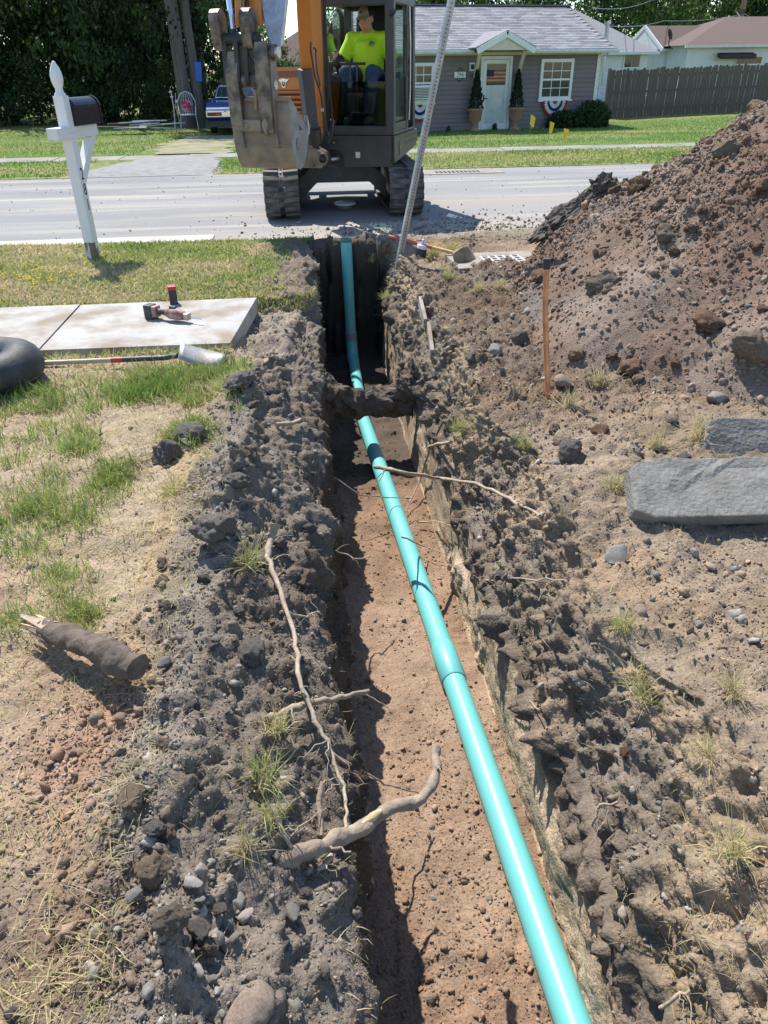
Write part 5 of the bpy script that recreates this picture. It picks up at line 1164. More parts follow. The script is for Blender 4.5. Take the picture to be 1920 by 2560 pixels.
U(MB().b2((.14, -.805, .865), (.24, -.775, .925)), 'plate_recess', M_HOSE); U(MB().b2((.15, -.812, .868), (.19, -.804, .885)), 'brass_tag', mat('brass', (.4, .28, .1), .5, .5))
U(MB().b2((.02, -.74, .60), (.5, -.1, .88)), 'deck_well', M_DARK)
U(MB().tube([(-.05, -.93, .68), (.12, -.84, .675), (.3, -.6, .69)], .03, 12), 'swing_cylinder', M_BARE2)
# cab frame
cab = link('cab', bpy.data.meshes.new('cab'), ex, False); cab.data.materials.append(M_DGREY)
x0, x1, yf, yr, zl, zh = .02, .99, -.77, .52, .96, 2.50
fr = MB()
def post(a, b, w_, d_): fr.bar(a, b, w_, d_, upv=(0, 1, 0))
fr.b2((x0, yf, zl), (x1, yf+.09, 1.075)); fr.b2((x0, yf+.09, zl), (x1, yr, 1.0))
fr.bar((x1-.055, yf+.05, 1.0), (x1-.055, yf+.06, zh-.05), .115, .10, upv=(0, 1, 0)); fr.bar((x0+.03, yf+.05, 1.0), (x0+.03, yf+.06, zh-.05), .055, .09, upv=(0, 1, 0))
fr.bar((x1-.03, .02, 1.0), (x1-.03, .02, zh-.05), .06, .09, upv=(0, 1, 0)); fr.bar((x1-.04, yr-.05, 1.0), (x1-.04, yr-.1, zh-.05), .08, .12, upv=(0, 1, 0)); fr.bar((x0+.05, yr-.05, 1.0), (x0+.05, yr-.1, zh-.05), .10, .12, upv=(0, 1, 0))
fr.b2((x0, yf+.01, zh-.13), (x1, yf+.11, zh)); fr.b2((x0, yr-.14, zh-.12), (x1, yr-.04, zh)); fr.b2((x0, yf+.11, zh-.10), (x0+.07, yr-.14, zh)); fr.b2((x1-.07, yf+.11, zh-.10), (x1, yr-.14, zh))
fr.b2((x0, yf, zh+.001), (x1, yr, zh+.05)); fr.b2((x0, yr-.10, 1.0), (x1, yr-.02, 1.55)); fr.b2((x1-.05, yf+.10, 1.0), (x1-.01, -.03, 1.10))
U(fr, 'cab_frame', M_DGREY, .012); U(MB().b2((x0+.02, yf+.1, .98), (x0+.05, yr-.1, 1.56)), 'cab_lining', mat('cab_lining', (.012, .012, .013), .95, spec=.05)); bpy.data.objects.remove(cab)
U(MB().b2((x0+.07, yr-.095, 1.56), (x1-.08, yr-.088, zh-.13)), 'rear_window', glass('cab_glass_clear', (.86, .92, .90), opacity=.3))
U(MB().b2((x0+.012, yf+.1, 1.1), (x0+.018, yr-.12, zh-.11)), 'side_window', glass('cab_glass_clear'))
U(MB().b2((x1-.022, yf+.11, 1.12), (x1-.016, -.03, zh-.11)), 'door_window', glass('cab_glass_clear')); U(MB().b2((x1-.024, .07, 1.12), (x1-.018, yr-.12, zh-.11)), 'quarter_window', glass('cab_glass_clear'))
U(MB().b2((x0+.062, yf+.022, 1.08), (x1-.115, yf+.030, 1.575)), 'lower_windscreen', glass('cab_glass_tint', (.36, .55, .51), opacity=.1))
U(MB().tube([(x1+.015, .05, 1.1), (x1+.03, .05, 1.5), (x1+.03, .05, 2.0), (x1+.015, .05, 2.4)], .012, 8), 'grab_rail', M_BARE2)
U(MB().tube([(x1-.03, yf-.0, 2.28), (x1+.02, yf-.05, 2.3)], .03, 10), 'work_lamp', M_DARK)
U(MB().bar((x1-.02, .0, 1.62), (x1-.02, -.02, 2.2), .05, .02), 'door_latch_bar', M_DARK)
U(MB().b2((x1-.075, -.45, 1.0), (x1-.055, yr-.12, 1.60)), 'door_lining', M_HOSE, .01)
# seat, levers, consoles: one group with the operator
PS = Matrix.Translation((.46, .02, 1.50)) @ Matrix.Scale(1.1, 4) @ Matrix.Translation((-.5, -.05, -1.40))
def US(q, name, m_, bevel=0.): return q.build(name, m_, ex, bevel=bevel, M=UP @ PS)
US(MB().box((.50, .30, 1.82), (.46, .12, .62), rot=(R(-9), 0, 0)), 'seat_back', M_HOSE, .05); US(MB().box((.50, .06, 1.38), (.48, .48, .13)), 'seat_cushion', M_HOSE, .04); US(MB().b2((.3, -.1, 1.0), (.7, .3, 1.32)), 'seat_base', M_DARK)
US(MB().box((.56, .34, 2.17), (.3, .09, .26), rot=(R(-8), 0, 0)), 'headrest', M_HOSE, .04)
for sx, nm in ((.17, 'right'), (.83, 'left')):
    US(MB().box((sx, -.02, 1.48), (.13, .46, .16)), 'console', M_DARK, .03)
    US(MB().tube([(sx, -.20, 1.54), (sx+.0, -.24, 1.66), (sx, -.25, 1.70)], [.016, .013, .013], 10), 'joystick', M_HOSE)
    US(MB().tube([(sx, -.25, 1.68), (sx, -.26, 1.78)], [.026, .022], 12), 'joystick_grip', M_HOSE, .004)
for sx in (.42, .50):
    US(MB().tube([(sx, -.50, 1.04), (sx, -.52, 1.35), (sx, -.50, 1.63)], .011, 8), 'travel_lever', M_DGREY)
    US(MB().box((sx+(.03 if sx > .45 else -.05), -.50, 1.645), (.15, .035, .03)), 'lever_handle', M_HOSE, .006)
U(MB().ball((.13, -.30, 1.80), (.085, .06, .085), 18, 12), 'dash_pod', M_HOSE)
U(MB().lathe([(.05, 0), (.075, .01), (.08, .03), (.07, .04), (.04, .03), (0, .03)], 20, Matrix.Translation((.165, .18, 2.02)) @ Matrix.Rotation(R(90), 4, 'X')), 'fan', M_HOSE)
U(MB().prism([(-.1, 1.45), (.1, 1.45), (.12, 1.62), (-.02, 1.66)], -.45, -.40, 'y', Matrix.Translation((.09, -.05, 0))), 'monitor', M_HOSE, .01)
# -------- boom group: swing post, boom, cylinder, stick, linkage
U(MB().prism([(-.33, .60), (.08, .60), (.16, .66), (.12, .78), (-.02, .84), (-.05, 1.02), (-.28, 1.02), (-.33, .86)], -1.10, -.86, 'y'), 'swing_post', M_MUDST2, .02)
U(MB().lathe([(.045, -.02), (.075, -.02), (.075, .02), (.045, .02), (.045, -.02)], 20, Matrix.Translation((.115, -1.10, .71)) @ Matrix.Rotation(R(90), 4, 'X')), 'pin_boss', M_MUDST2)
U(MB().lathe([(0, -.015), (.045, -.015), (.045, .015), (0, .015)], 16, Matrix.Translation((.115, -1.112, .71)) @ Matrix.Rotation(R(90), 4, 'X')), 'pin_hole', M_HOSE)
U(MB().lathe([(0, -.01), (.028, -.01), (.028, .01), (0, .01)], 14, Matrix.Translation((-.17, -1.105, .78)) @ Matrix.Rotation(R(90), 4, 'X')), 'bolt', M_BARE2)
U(MB().b2((-.55, -.95, .60), (.1, -.55, .72)), 'front_bracket', M_MUDST2, .02)
def UP_px(px, py, Y):       # a picture point at depth Y, in the machine's own frame
    return UP.inverted() @ (atY(px, py, Y)-EXC)
def boomcut(px0, px1, py, Y, dep):
    a, b = UP_px(px0, py, Y), UP_px(px1, py, Y); return a, b, dep
bm = MB(); rings = []
for (l, r_, py, Y, dp) in ((764, 800, 322, 10.52, .24), (757, 795, 260, 10.44, .30), (748, 790, 150, 10.30, .36), (741, 784, 40, 10.16, .36), (736, 780, -60, 10.02, .36), (722, 766, -330, 9.60, .36)):
    a, b, dp = boomcut(l, r_, py, Y, dp); y0_ = min(a.y, b.y); z_ = (a.z+b.z)/2; rings.append([(a.x, y0_, z_), (b.x, y0_, z_), (b.x, y0_+dp, z_), (a.x, y0_+dp, z_)])
vs = [p for r_ in rings for p in r_]; fs = [(i*4+j, i*4+(j+1) % 4, (i+1)*4+(j+1) % 4, (i+1)*4+j) for i in range(len(rings)-1) for j in range(4)]+[(0, 1, 2, 3), (20, 21, 22, 23)]
U(bm.add(vs, fs), 'boom', M_ORGW, .02)
def up(px, py, Y): return UP_px(px, py, Y)
U(MB().tube([up(781, 348, 10.42), up(771, 250, 10.36), up(761, 172, 10.30)], [.105, .105, .10], 4, smooth=False), 'cylinder_guard', mat('scratched_guard', (.055, .055, .06), .5, vscale=18, col2=(.33, .26, .17), stretch=(2, 2, .4), fac=(.68, .72)), .015)
U(MB().tube([up(783, 355, 10.4), up(782, 320, 10.35)], [.11, .10], 14), 'cylinder_foot', M_DGREY)
for k, pts in enumerate(([(776, 105, 10.0), (777, 130, 9.98), (788, 195, 9.98), (802, 235, 10.0), (806, 275, 10.05), (812, 340, 10.2)], [(784, 120, 10.05), (789, 123, 10.03), (791, 170, 10.02), (800, 215, 10.04)], [(806, -20, 10.5), (809, 90, 10.55), (818, 150, 10.55), (822, 250, 10.6), (820, 330, 10.65)], [(812, -20, 10.5), (815, 120, 10.55), (826, 240, 10.6), (832, 310, 10.6), (824, 360, 10.6)], [(828, 300, 10.75), (832, 306, 10.6), (826, 350, 10.55), (832, 365, 10.6)])):
    U(MB().tube(wig([up(*p) for p in pts], 3, .003, k), .011 if k < 2 else .016, 8), 'hose', M_HOSE if k != 1 else M_DGREY)
U(MB().tube([up(833, 300, 10.62), up(826, 340, 10.58)], .03, 10), 'hose_sleeve', M_DGREY)
U(MB().tube([up(806, 270, 10.04), up(806, 278, 10.05)], .018, 10), 'hose_fitting', M_BARE2)
# bucket frame: hangs at the end of the stick, a little more slewed than the machine
BK = Matrix.Translation(Vector((-.44, 9.32, 0))-EXC) @ Matrix.Translation((0, 0, EXC.z)) @ Matrix.Rotation(R(-24), 4, 'Z')
def Bk(q, name, m_, bevel=0., par=None): return q.build(name, m_, par or ex, bevel=bevel, M=BK)
HB = .345
prof = [(.0, 1.43), (-.015, 1.25), (-.01, 1.08), (.015, .94), (.055, .83), (.11, .755), (.18, .735), (.26, .765), (.34, .85), (.41, .97), (.46, 1.10)]
inner = [(a+(.022 if a < .2 else -.012), b+.02) for a, b in prof]
shell = MB(); vs = []; fs = []
for (a, b), (c, d_) in zip(prof, inner):
    vs += [(-HB, a, b), (HB, a, b), (-HB, c, d_), (HB, c, d_)]
for i in range(len(prof)-1):
    k = i*4; fs += [(k, k+1, k+5, k+4), (k+2, k+6, k+7, k+3)]
fs += [(0, 2, 3, 1), (k+4, k+5, k+7, k+6)]
bucket = Bk(shell.add(vs, fs, None, True), 'bucket', M_MUDST)
for sx in (-1, 1):
    side = Bk(MB().prism([(a, b) for a, b in prof]+[(.24, 1.28), (.02, 1.455)], sx*HB, sx*(HB+.018), 'x'), 'side_plate', M_MUDST if sx < 0 else mat('bucket_side', (.29, .29, .29), .5, .4, vscale=7, col2=(.20, .185, .17), fac=(.4, .7)), .004, bucket)
Bk(MB().b2((-HB-.018, -.02, 1.425), (HB+.018, .03, 1.47)), 'top_rail', M_MUDST, .006, bucket)
Bk(MB().b2((-HB, -.022, .99), (HB, -.012, 1.0)), 'weld_seam', M_MUDST, 0, bucket)
Bk(MB().prism([(.43, 1.06), (.47, 1.08), (.51, 1.16), (.49, 1.17)], -HB-.02, HB+.02, 'x'), 'cutting_edge', M_BARE2, .004, bucket)
for k in range(4):
    x_ = -HB+.02+k*(2*HB-.04)/3
    Bk(MB().add([(x_-.04, .45, 1.07), (x_+.04, .45, 1.07), (x_+.04, .50, 1.15), (x_-.04, .50, 1.15), (x_-.02, .49, 1.27), (x_+.02, .49, 1.27)], [(0, 1, 2, 3), (0, 4, 5, 1), (3, 2, 5, 4), (0, 3, 4), (1, 5, 2)]), 'tooth', M_BARE2, .004, bucket)
Bk(MB().tube([(HB+.02, .15, 1.0), (HB+.024, .15, 1.0)], .07, 6), 'wear_plate', M_MUDST, .002, bucket)
def dirtfn(p): return 1+.25*float(fbm(p.x*3, p.y*3, p.z*3, 3, seed=190))
Bk(MB().ball((0, .2, 1.14), (HB-.01, .21, .22), 28, 14, None, dirtfn), 'soil_load', MATS['dark_sod'], 0, bucket)
# ears and the quick coupler block in front of the shell
def lk(px, py, dy=0.):
    """picture point -> bucket frame (x across, y towards the machine, z up)"""
    return Vector(((px-645)/205/.914-dy*.42, dy, 1.44+(240-py)/252))
for px in (600, 680):
    c = lk(px, 300); Bk(MB().prism([(-.03, .98), (.02, .95), (.03, 1.44), (.10, 1.62), (.06, 1.82), (-.05, 1.84), (-.08, 1.66), (-.055, 1.2)], c.x-.015, c.x+.015, 'x'), 'bucket_ear', M_MUDST, .006)
Bk(MB().prism([(-.105, 1.18), (-.06, 1.18), (-.03, 1.62), (-.03, 1.86), (-.085, 1.90), (-.125, 1.7), (-.115, 1.35)], lk(585, 0).x, lk(612, 0).x, 'x'), 'coupler_plate', M_MUDST2, .012)
Bk(MB().prism([(-.105, 1.12), (-.06, 1.12), (-.03, 1.62), (-.03, 1.90), (-.085, 1.98), (-.125, 1.8), (-.115, 1.35)], lk(652, 0).x, lk(680, 0).x, 'x'), 'coupler_plate', M_MUDST2, .012)
Bk(MB().b2((lk(590, 0).x, -.095, 1.135), (lk(672, 0).x, .02, 1.255)), 'coupler_bridge', M_MUDST, .02)
Bk(MB().ball(lk(655, 300, -.09), (.045, .03, .09), 14, 10, None, dirtfn), 'mud_lump', M_MUDST, 0); Bk(MB().ball(lk(613, 303, -.08), (.03, .03, .045), 14, 10, None, dirtfn), 'mud_lump', M_MUDST, 0)
Bk(MB().tube([lk(582, 193, -.02), lk(668, 193, -.02)], .075, 18), 'coupler_barrel', M_MUDST2, .006)
Bk(MB().tube([lk(640, 215, -.06), lk(637, 262, -.04)], .028, 12), 'coupler_ram', mat('dusty_brass', (.30, .22, .12), .6, .3))
Bk(MB().tube([lk(566, 98, -.03), lk(655, 98, -.03)], .06, 18), 'link_pin', M_DARK)
Bk(MB().tube([lk(660, 130, .0), lk(690, 130, .0)], .075, 18), 'stick_pin', M_MUDST2); Bk(MB().tube([lk(690, 130, .0), lk(697, 130, .0)], .055, 18), 'pin_cap', M_BARE2)
Bk(MB().tube([lk(652, 205, .0), lk(681, 205, .0)], .07, 18), 'ear_pin', M_MUDST2); Bk(MB().tube([lk(681, 205, .0), lk(685, 205, .0)], .045, 18), 'pin_cap', M_BARE2)
def arm(name, pts, x_, th, m_): return Bk(MB().prism([(p.y, p.z) for p in pts], x_-th/2, x_+th/2, 'x'), name, m_, .010)
def capsule(a, b, ra, rb_, n=8):
    """outline of a link plate between two bosses, in (y, z)"""
    d_ = Vector((b[0]-a[0], b[1]-a[1])); th = math.atan2(d_.y, d_.x); out = []
    for k in range(n+1): t = th+math.pi/2+math.pi*k/n; out.append((a[0]+ra*math.cos(t), a[1]+ra*math.sin(t)))
    for k in range(n+1): t = th-math.pi/2+math.pi*k/n; out.append((b[0]+rb_*math.cos(t), b[1]+rb_*math.sin(t)))
    return out
zt_, zm = lk(0, 55).z, lk(0, 98).z
for px in (572, 638):                # two round-shouldered guide links on the upper pin
    Bk(MB().prism(capsule((-.03, zm-.02), (-.05, zt_), .085, .10), lk(px-9, 0).x, lk(px+11, 0).x, 'x'), 'guide_link', M_MUDST2, .02)
for px in (586, 612, 632):           # dark H-link plates down to the barrel
    Bk(MB().prism(capsule((-.05, lk(0, 190).z), (-.03, zm), .07, .06), lk(px-5, 0).x, lk(px+4, 0).x, 'x'), 'h_link', M_DARK, .008)
Bk(MB().lathe([(0, -.02), (.085, -.02), (.085, .02), (0, .02)], 20, Matrix.Translation(lk(605, 165, -.03)) @ Matrix.Rotation(R(90), 4, 'Y')), 'link_boss', M_BARE2, .006)
Bk(MB().prism(capsule((.0, lk(0, 205).z), (.0, lk(0, 130).z), .075, .085), lk(656, 0).x, lk(668, 0).x, 'x'), 'stick_ear', M_MUDST2, .01)
# stick end: grey tapered plates rising out of the picture, orange box above
Bk(MB().add([lk(683, 125, .02), lk(700, 120, .02), lk(719, 0, .22), lk(712, -120, .42), lk(660, -120, .42), lk(664, 20, .2), lk(672, 90, .06)]+[p+Vector((0, .09, .02)) for p in (lk(683, 125, .02), lk(700, 120, .02), lk(719, 0, .22), lk(712, -120, .42), lk(660, -120, .42), lk(664, 20, .2), lk(672, 90, .06))],
          [(0, 1, 2, 6), (2, 3, 4, 5), (2, 5, 6), (7, 13, 9, 8), (9, 12, 11, 10), (9, 13, 12)]+[(i, (i+1) % 7, (i+1) % 7+7, i+7) for i in range(7)]), 'stick_end', M_BARE2, .01)
Bk(MB().add([lk(603, 70, .10), lk(662, 70, .10), lk(664, -260, .55), lk(612, -260, .55)]+[p+Vector((0, .24, .06)) for p in (lk(603, 70, .10), lk(662, 70, .10), lk(664, -260, .55), lk(612, -260, .55))], [(0, 1, 2, 3), (7, 6, 5, 4), (0, 4, 5, 1), (1, 5, 6, 2), (2, 6, 7, 3), (3, 7, 4, 0)]), 'stick', M_ORGW, .015)
Bk(MB().tube([lk(600, 92, -.02), lk(597, 0, .02), lk(592, -260, .2)], .031, 16), 'cylinder_rod', M_CHROME)
Bk(MB().tube([lk(600, 98, -.02), lk(599, 76, -.015)], .042, 16), 'rod_eye', M_DARK)
for k, (px, dx) in enumerate(((624, 0), (631, 3), (638, 1))):
    Bk(MB().tube(wig([lk(px, 95, .02), lk(px-2, 40, .08), lk(px+dx, -40, .2), lk(px+4, -260, .5)], 3, .004, 40+k), .012, 8), 'stick_hose', M_HOSE if k else mat('tan_hose', (.22, .13, .06), .6))
Bk(MB().tube(wig([lk(610, 110, -.06), lk(604, 160, -.09), lk(606, 215, -.09), lk(612, 235, -.05)], 4, .006, 50), .012, 8), 'coupler_hose', M_HOSE)
Bk(MB().tube(wig([lk(625, 115, -.05), lk(640, 160, -.09), lk(648, 190, -.09)], 4, .006, 51), .011, 8), 'coupler_hose', M_HOSE)
Bk(MB().tube(wig([lk(563, -80, .1), lk(566, -10, .03), lk(570, 35, .0), lk(582, 85, -.02)], 4, .004, 52), .008, 6), 'side_hose', M_HOSE)
# ================================================================== the operator
pm = Matrix.Translation(EXC) @ UP @ PS
pr_ = thing('person', 'person in a neon yellow t-shirt, jeans and a cap seated in the excavator cab', 'person', tuple(pm @ Vector((.50, .05, 1.44))))
M_SKIN = mat('sunburnt_skin', (.50, .24, .165), .5, var=.08, vscale=6, col2=(.56, .28, .20), sss=.05)
M_SHIRT = mat('neon_shirt', (.56, .86, .02), .75, var=.06, vscale=6, bump=.25, bscale=14, bdist=.02)
M_JEAN = mat('denim', (.03, .06, .13), .8, var=.25, vscale=30, bump=.2, bscale=60)
HX, HY, HZ = .475, .02, 2.095          # centre of the head
SEAT = 1.45
def flesh(name, q, m_, vox, par, smooth_it=4):
    o = q.build(name, m_, par, world=True, M=pm); r_ = o.modifiers.new('remesh', 'REMESH'); r_.mode = 'VOXEL'; r_.voxel_size = vox; r_.use_smooth_shade = True
    s2 = o.modifiers.new('smooth', 'SMOOTH'); s2.factor = .5; s2.iterations = smooth_it; return o
SHr, SHl = Vector((HX-.20, .10, 1.90)), Vector((HX+.21, .10, 1.90))     # shoulders (his right is picture left)
ELr, WRr = Vector((HX-.30, -.02, 1.66)), Vector((.185, -.20, 1.66))
ELl, WRl = Vector((HX+.34, .02, 1.65)), Vector((.815, -.20, 1.65))
face = Matrix.Translation((HX, HY, HZ)) @ Matrix.Rotation(R(-16), 4, 'Z') @ Matrix.Rotation(R(12), 4, 'X')
b = MB()
b.ball((0, .01, .02), (.076, .095, .105), 20, 16, face)                       # skull
b.ball((0, -.03, -.055), (.060, .062, .062), 16, 12, face)                    # jaw
b.ball((0, -.062, -.085), (.030, .026, .022), 12, 8, face)                    # chin
b.add([(-.013, -.085, .018), (.013, -.085, .018), (.018, -.085, -.035), (-.018, -.085, -.035), (0, -.122, -.028), (0, -.09, .03)], [(0, 4, 3), (0, 5, 4), (5, 1, 4), (1, 2, 4), (3, 4, 2), (0, 3, 2, 1), (0, 1, 5)], face)   # nose
for sx in (-1, 1):
    b.ball((sx*.078, .02, -.005), (.012, .024, .034), 10, 8, face)            # ears
    b.ball((sx*.03, -.078, .028), (.027, .014, .010), 10, 8, face)            # brows
    b.ball((sx*.042, -.062, -.03), (.024, .022, .022), 10, 8, face)           # cheeks
b.ball((0, -.085, -.058), (.024, .012, .007), 10, 8, face); b.ball((0, -.083, -.070), (.022, .012, .007), 10, 8, face)   # lips
b.tube([face @ Vector((0, .02, -.06)), Vector((HX+.005, .07, 1.97)), Vector((HX+.01, .10, 1.90))], [.060, .064, .085], 16)
b.tube([Vector((HX+.01, .11, 1.94)), Vector((HX+.01, .11, 1.80)), Vector((HX+.01, .07, 1.62)), Vector((HX+.01, .10, 1.48))], [.10, .15, .16, .15], 18)
for sh_, el_, wr_, tgt, s_ in ((SHr, ELr, WRr, Vector((.17, -.25, 1.72)), 1), (SHl, ELl, WRl, Vector((.83, -.25, 1.72)), -1)):
    b.tube([Vector((HX+.01, .1, 1.88)), sh_, sh_.lerp(el_, .5), el_, el_.lerp(wr_, .35), wr_], [.06, .068, .056, .046, .045, .029], 14)
    b.ball(sh_, .07, 14, 10); b.ball(el_, .047, 12, 8)
    pc = wr_.lerp(tgt, .45)+Vector((.028*s_, .0, .0))
    b.ball(pc, (.026, .040, .040), 12, 8)
    for k in range(4):                                                          # fingers closed round the grip
        zz = 1.695+k*.0215; c = Vector((tgt.x, tgt.y, zz)); ln = (.9, 1.05, 1., .85)[k]
        ang0 = math.radians(20 if s_ > 0 else 160); pts = []
        for m2 in range(4):
            a = ang0-s_*math.radians(70*m2*ln); pts.append(c+Vector((math.cos(a)*.036, math.sin(a)*.036, 0)))
        b.tube([pc+Vector((0, 0, (k-1.5)*.02))]+pts, [.011, .0105, .0098, .0092, .0082], 8)
    b.tube([pc+Vector((-.01*s_, .0, .03)), Vector((tgt.x-.028*s_, tgt.y+.02, 1.775)), Vector((tgt.x-.02*s_, tgt.y-.012, 1.795))], [.013, .0115, .009], 8)   # thumb
for s_ in (-1, 1):
    hip, kn, an = Vector((HX+.01+s_*.10, .10, 1.50)), Vector((HX+.01+s_*.16, -.36, 1.56)), Vector((HX+.01+s_*.13, -.42, 1.12))
    b.tube([hip, hip.lerp(kn, .5), kn, kn.lerp(an, .4), an], [.095, .085, .062, .058, .042], 12)
    b.tube([an+Vector((0, .05, -.05)), an+Vector((0, -.05, -.06)), an+Vector((0, -.15, -.08))], [.045, .045, .035], 10)
flesh('body', b, M_SKIN, .0085, pr_, 3)
s_ = MB()
s_.tube([Vector((HX+.005, .06, 1.985)), Vector((HX+.01, .09, 1.93)), Vector((HX+.01, .09, 1.85)), Vector((HX+.01, .075, 1.74)), Vector((HX+.01, .06, 1.62)), Vector((HX+.01, .09, 1.485))], [.075, .12, .175, .185, .19, .178], 24)
for sh_, el_ in ((SHr, ELr), (SHl, ELl)):
    s_.tube([Vector((HX+.01, .1, 1.90)), sh_, sh_.lerp(el_, .55), sh_.lerp(el_, .86)], [.085, .088, .085, .082], 16); s_.ball(sh_, .088, 16, 12)
shirt = flesh('shirt', s_, M_SHIRT, .012, pr_, 4)
# print on the chest: a small navy emblem over two lines, too small to read
chest = pm @ Matrix.Translation((HX+.105, -.118, 1.845)) @ Matrix.Rotation(R(14), 4, 'Z')
M_INK = mat('navy_print', (.03, .10, .22), .7)
for k, (x_, w_, h_) in enumerate(((0, .05, .016), (0, .075, .010), (0, .06, .006))):
    MB().box((x_, 0, .018-k*.016), (w_, .02, h_), M=chest).build('chest_print', M_INK, shirt, world=True)
j = MB()
for sg in (-1, 1):
    hip, kn, an = Vector((HX+.01+sg*.10, .10, 1.50)), Vector((HX+.01+sg*.16, -.36, 1.56)), Vector((HX+.01+sg*.13, -.42, 1.12))
    j.tube([hip, hip.lerp(kn, .5), kn, kn.lerp(an, .45), an], [.115, .102, .083, .078, .066], 14); j.ball(kn, .083, 14, 10)
j.ball((HX+.01, .11, 1.49), (.19, .15, .09), 18, 12)
flesh('jeans', j, M_JEAN, .014, pr_, 3)
cap = MB(); cp_ = []
for k in range(9): a = k/8*math.pi/2; cp_.append((.093*math.cos(a), .04+.105*math.sin(a)))
cap.lathe([(.094, .03)]+cp_, 24, face @ Matrix.Translation((0, .008, 0)) @ Matrix.Diagonal((.93, 1.14, 1, 1)))
capo = cap.build('cap', mat('cap_olive', (.30, .27, .20), .85, var=.15, vscale=20), pr_, world=True, M=pm)
vs = []; fs = []
for sgn in (0, 1):
    for i in range(11):
        a = math.radians(-160+i*14); vs += [(math.cos(a)*.082, math.sin(a)*.10, .048-.006*sgn), (math.cos(a)*.075, -.075+math.sin(a)*.085, .036-.012*abs(math.cos(a))-.006*sgn)]
for i in range(10):
    k = i*2; fs += [(k, k+1, k+3, k+2), (22+k, 22+k+2, 22+k+3, 22+k+1), (k+1, 23+k, 25+k, k+3)]
MB().add(vs, fs, face, True).build('cap_brim', MATS['cap_olive'], capo, world=True, M=pm)
MB().lathe([(.0955, .035)]+[(a*1.012, b_) for a, b_ in cp_], 24, face @ Matrix.Translation((0, .011, 0)) @ Matrix.Diagonal((.93, 1.14, 1, 1)) @ Matrix.Rotation(R(-28), 4, 'Z'), ang=math.pi*1.1).build('cap_mesh_back', mat('cap_black', (.015, .015, .016), .9), capo, world=True, M=pm)
em_ = face @ Matrix.Translation((0, -.099, .085)) @ Matrix.Rotation(R(-12), 4, 'X')
MB().prism([(-.02, .008), (-.012, .0), (-.004, .004), (0, -.016), (.004, .004), (.012, 0), (.02, .008), (.006, .012), (0, .02), (-.006, .012)], 0, .003, 'z', em_ @ FACE).build('cap_badge', MATS['cap_black'], capo, world=True, M=pm)
for sx in (-1, 1):
    MB().ball((sx*.030, -.081, .010), (.013, .008, .006), 10, 6, face).build('eye', mat('eye_dark', (.05, .035, .03), .3), pr_, world=True, M=pm)
# ================================================================== the house across the street
HA = R(11); H0 = Vector((3.9, 27.9, -.25)); HD = Vector((math.cos(HA), math.sin(HA), 0)); HN = Vector((-math.sin(HA), math.cos(HA), 0))
HM = Matrix((HD, HN, Vector((0, 0, 1)))).transposed().to_4x4(); HM.translation = H0
def hp(px, py, off=0.):
    """point of the house front (x along it, z above its ground) seen in that direction; off = in front of the wall"""
    d_ = _ray(px, py); o_ = Vector((0, 0, CAM_H)); n_ = HN; t_ = ((H0-HN*off)-o_).dot(n_)/d_.dot(n_); p = o_+d_*t_-H0
    return p.dot(HD), p.z
M_SIDE = mat('mauve_grey_siding', (.172, .150, .152), .65, var=.1, vscale=3, stretch=(.3, 1, 1))
M_TRIM = mat('white_trim', (.68, .70, .70), .5, var=.06, vscale=5); M_CREAM = mat('cream_trim', (.60, .55, .46), .6, var=.08)
M_GLASSD = mat('house_glass', (.016, .022, .025), .06, var=.4, vscale=2, spec=.45, col2=(.04, .05, .05)); M_GUTR = mat('gutter_white', (.60, .64, .66), .4)
xR = hp(1490, 240)[0]; xL = hp(940, 240)[0]; zE = (hp(1300, 128)[1]+hp(1480, 122)[1])/2          # wall top under the soffit
hs = thing('house', 'small grey-mauve sided bungalow with white trim and a gabled door hood', 'house', tuple(H0), HA)
DEP = 6.4
def Hb(q, name, m_, bevel=0., par=None): return q.build(name, m_, par or hs, bevel=bevel) if par is None else _sub(q, name, m_, bevel, par)
def _sub(q, name, m_, bevel, par): return q.build(name, m_, par, bevel=bevel)
core = MB(); core.b2((xL, .03, -.3), (xR, DEP, zE+.05)); Hb(core, 'wall', M_SIDE)
nb = 17; bh = zE/nb
for k in range(nb):                  # siding boards, each lapping the one below
    Hb(MB().add([(xL, .03, k*bh), (xR-.10, .03, k*bh), (xR-.10, .03, (k+1)*bh), (xL, .03, (k+1)*bh), (xL, -.022, k*bh), (xR-.10, -.022, k*bh), (xR-.10, .012, (k+1)*bh), (xL, .012, (k+1)*bh)],
                [(4, 5, 6, 7), (0, 4, 7, 3), (1, 2, 6, 5), (0, 1, 5, 4), (3, 7, 6, 2)]), 'siding_board', M_SIDE)
for k in range(nb): Hb(MB().b2((xR-.0, .03, k*bh+.004), (xR+.02, DEP, (k+1)*bh)), 'siding_board', M_SIDE)
Hb(MB().b2((xR-.12, -.035, -.1), (xR+.02, .03, zE)), 'corner_board', M_TRIM, .004); Hb(MB().b2((xL, -.045, zE-.13), (xR, .02, zE+.01)), 'frieze', M_CREAM, .004)
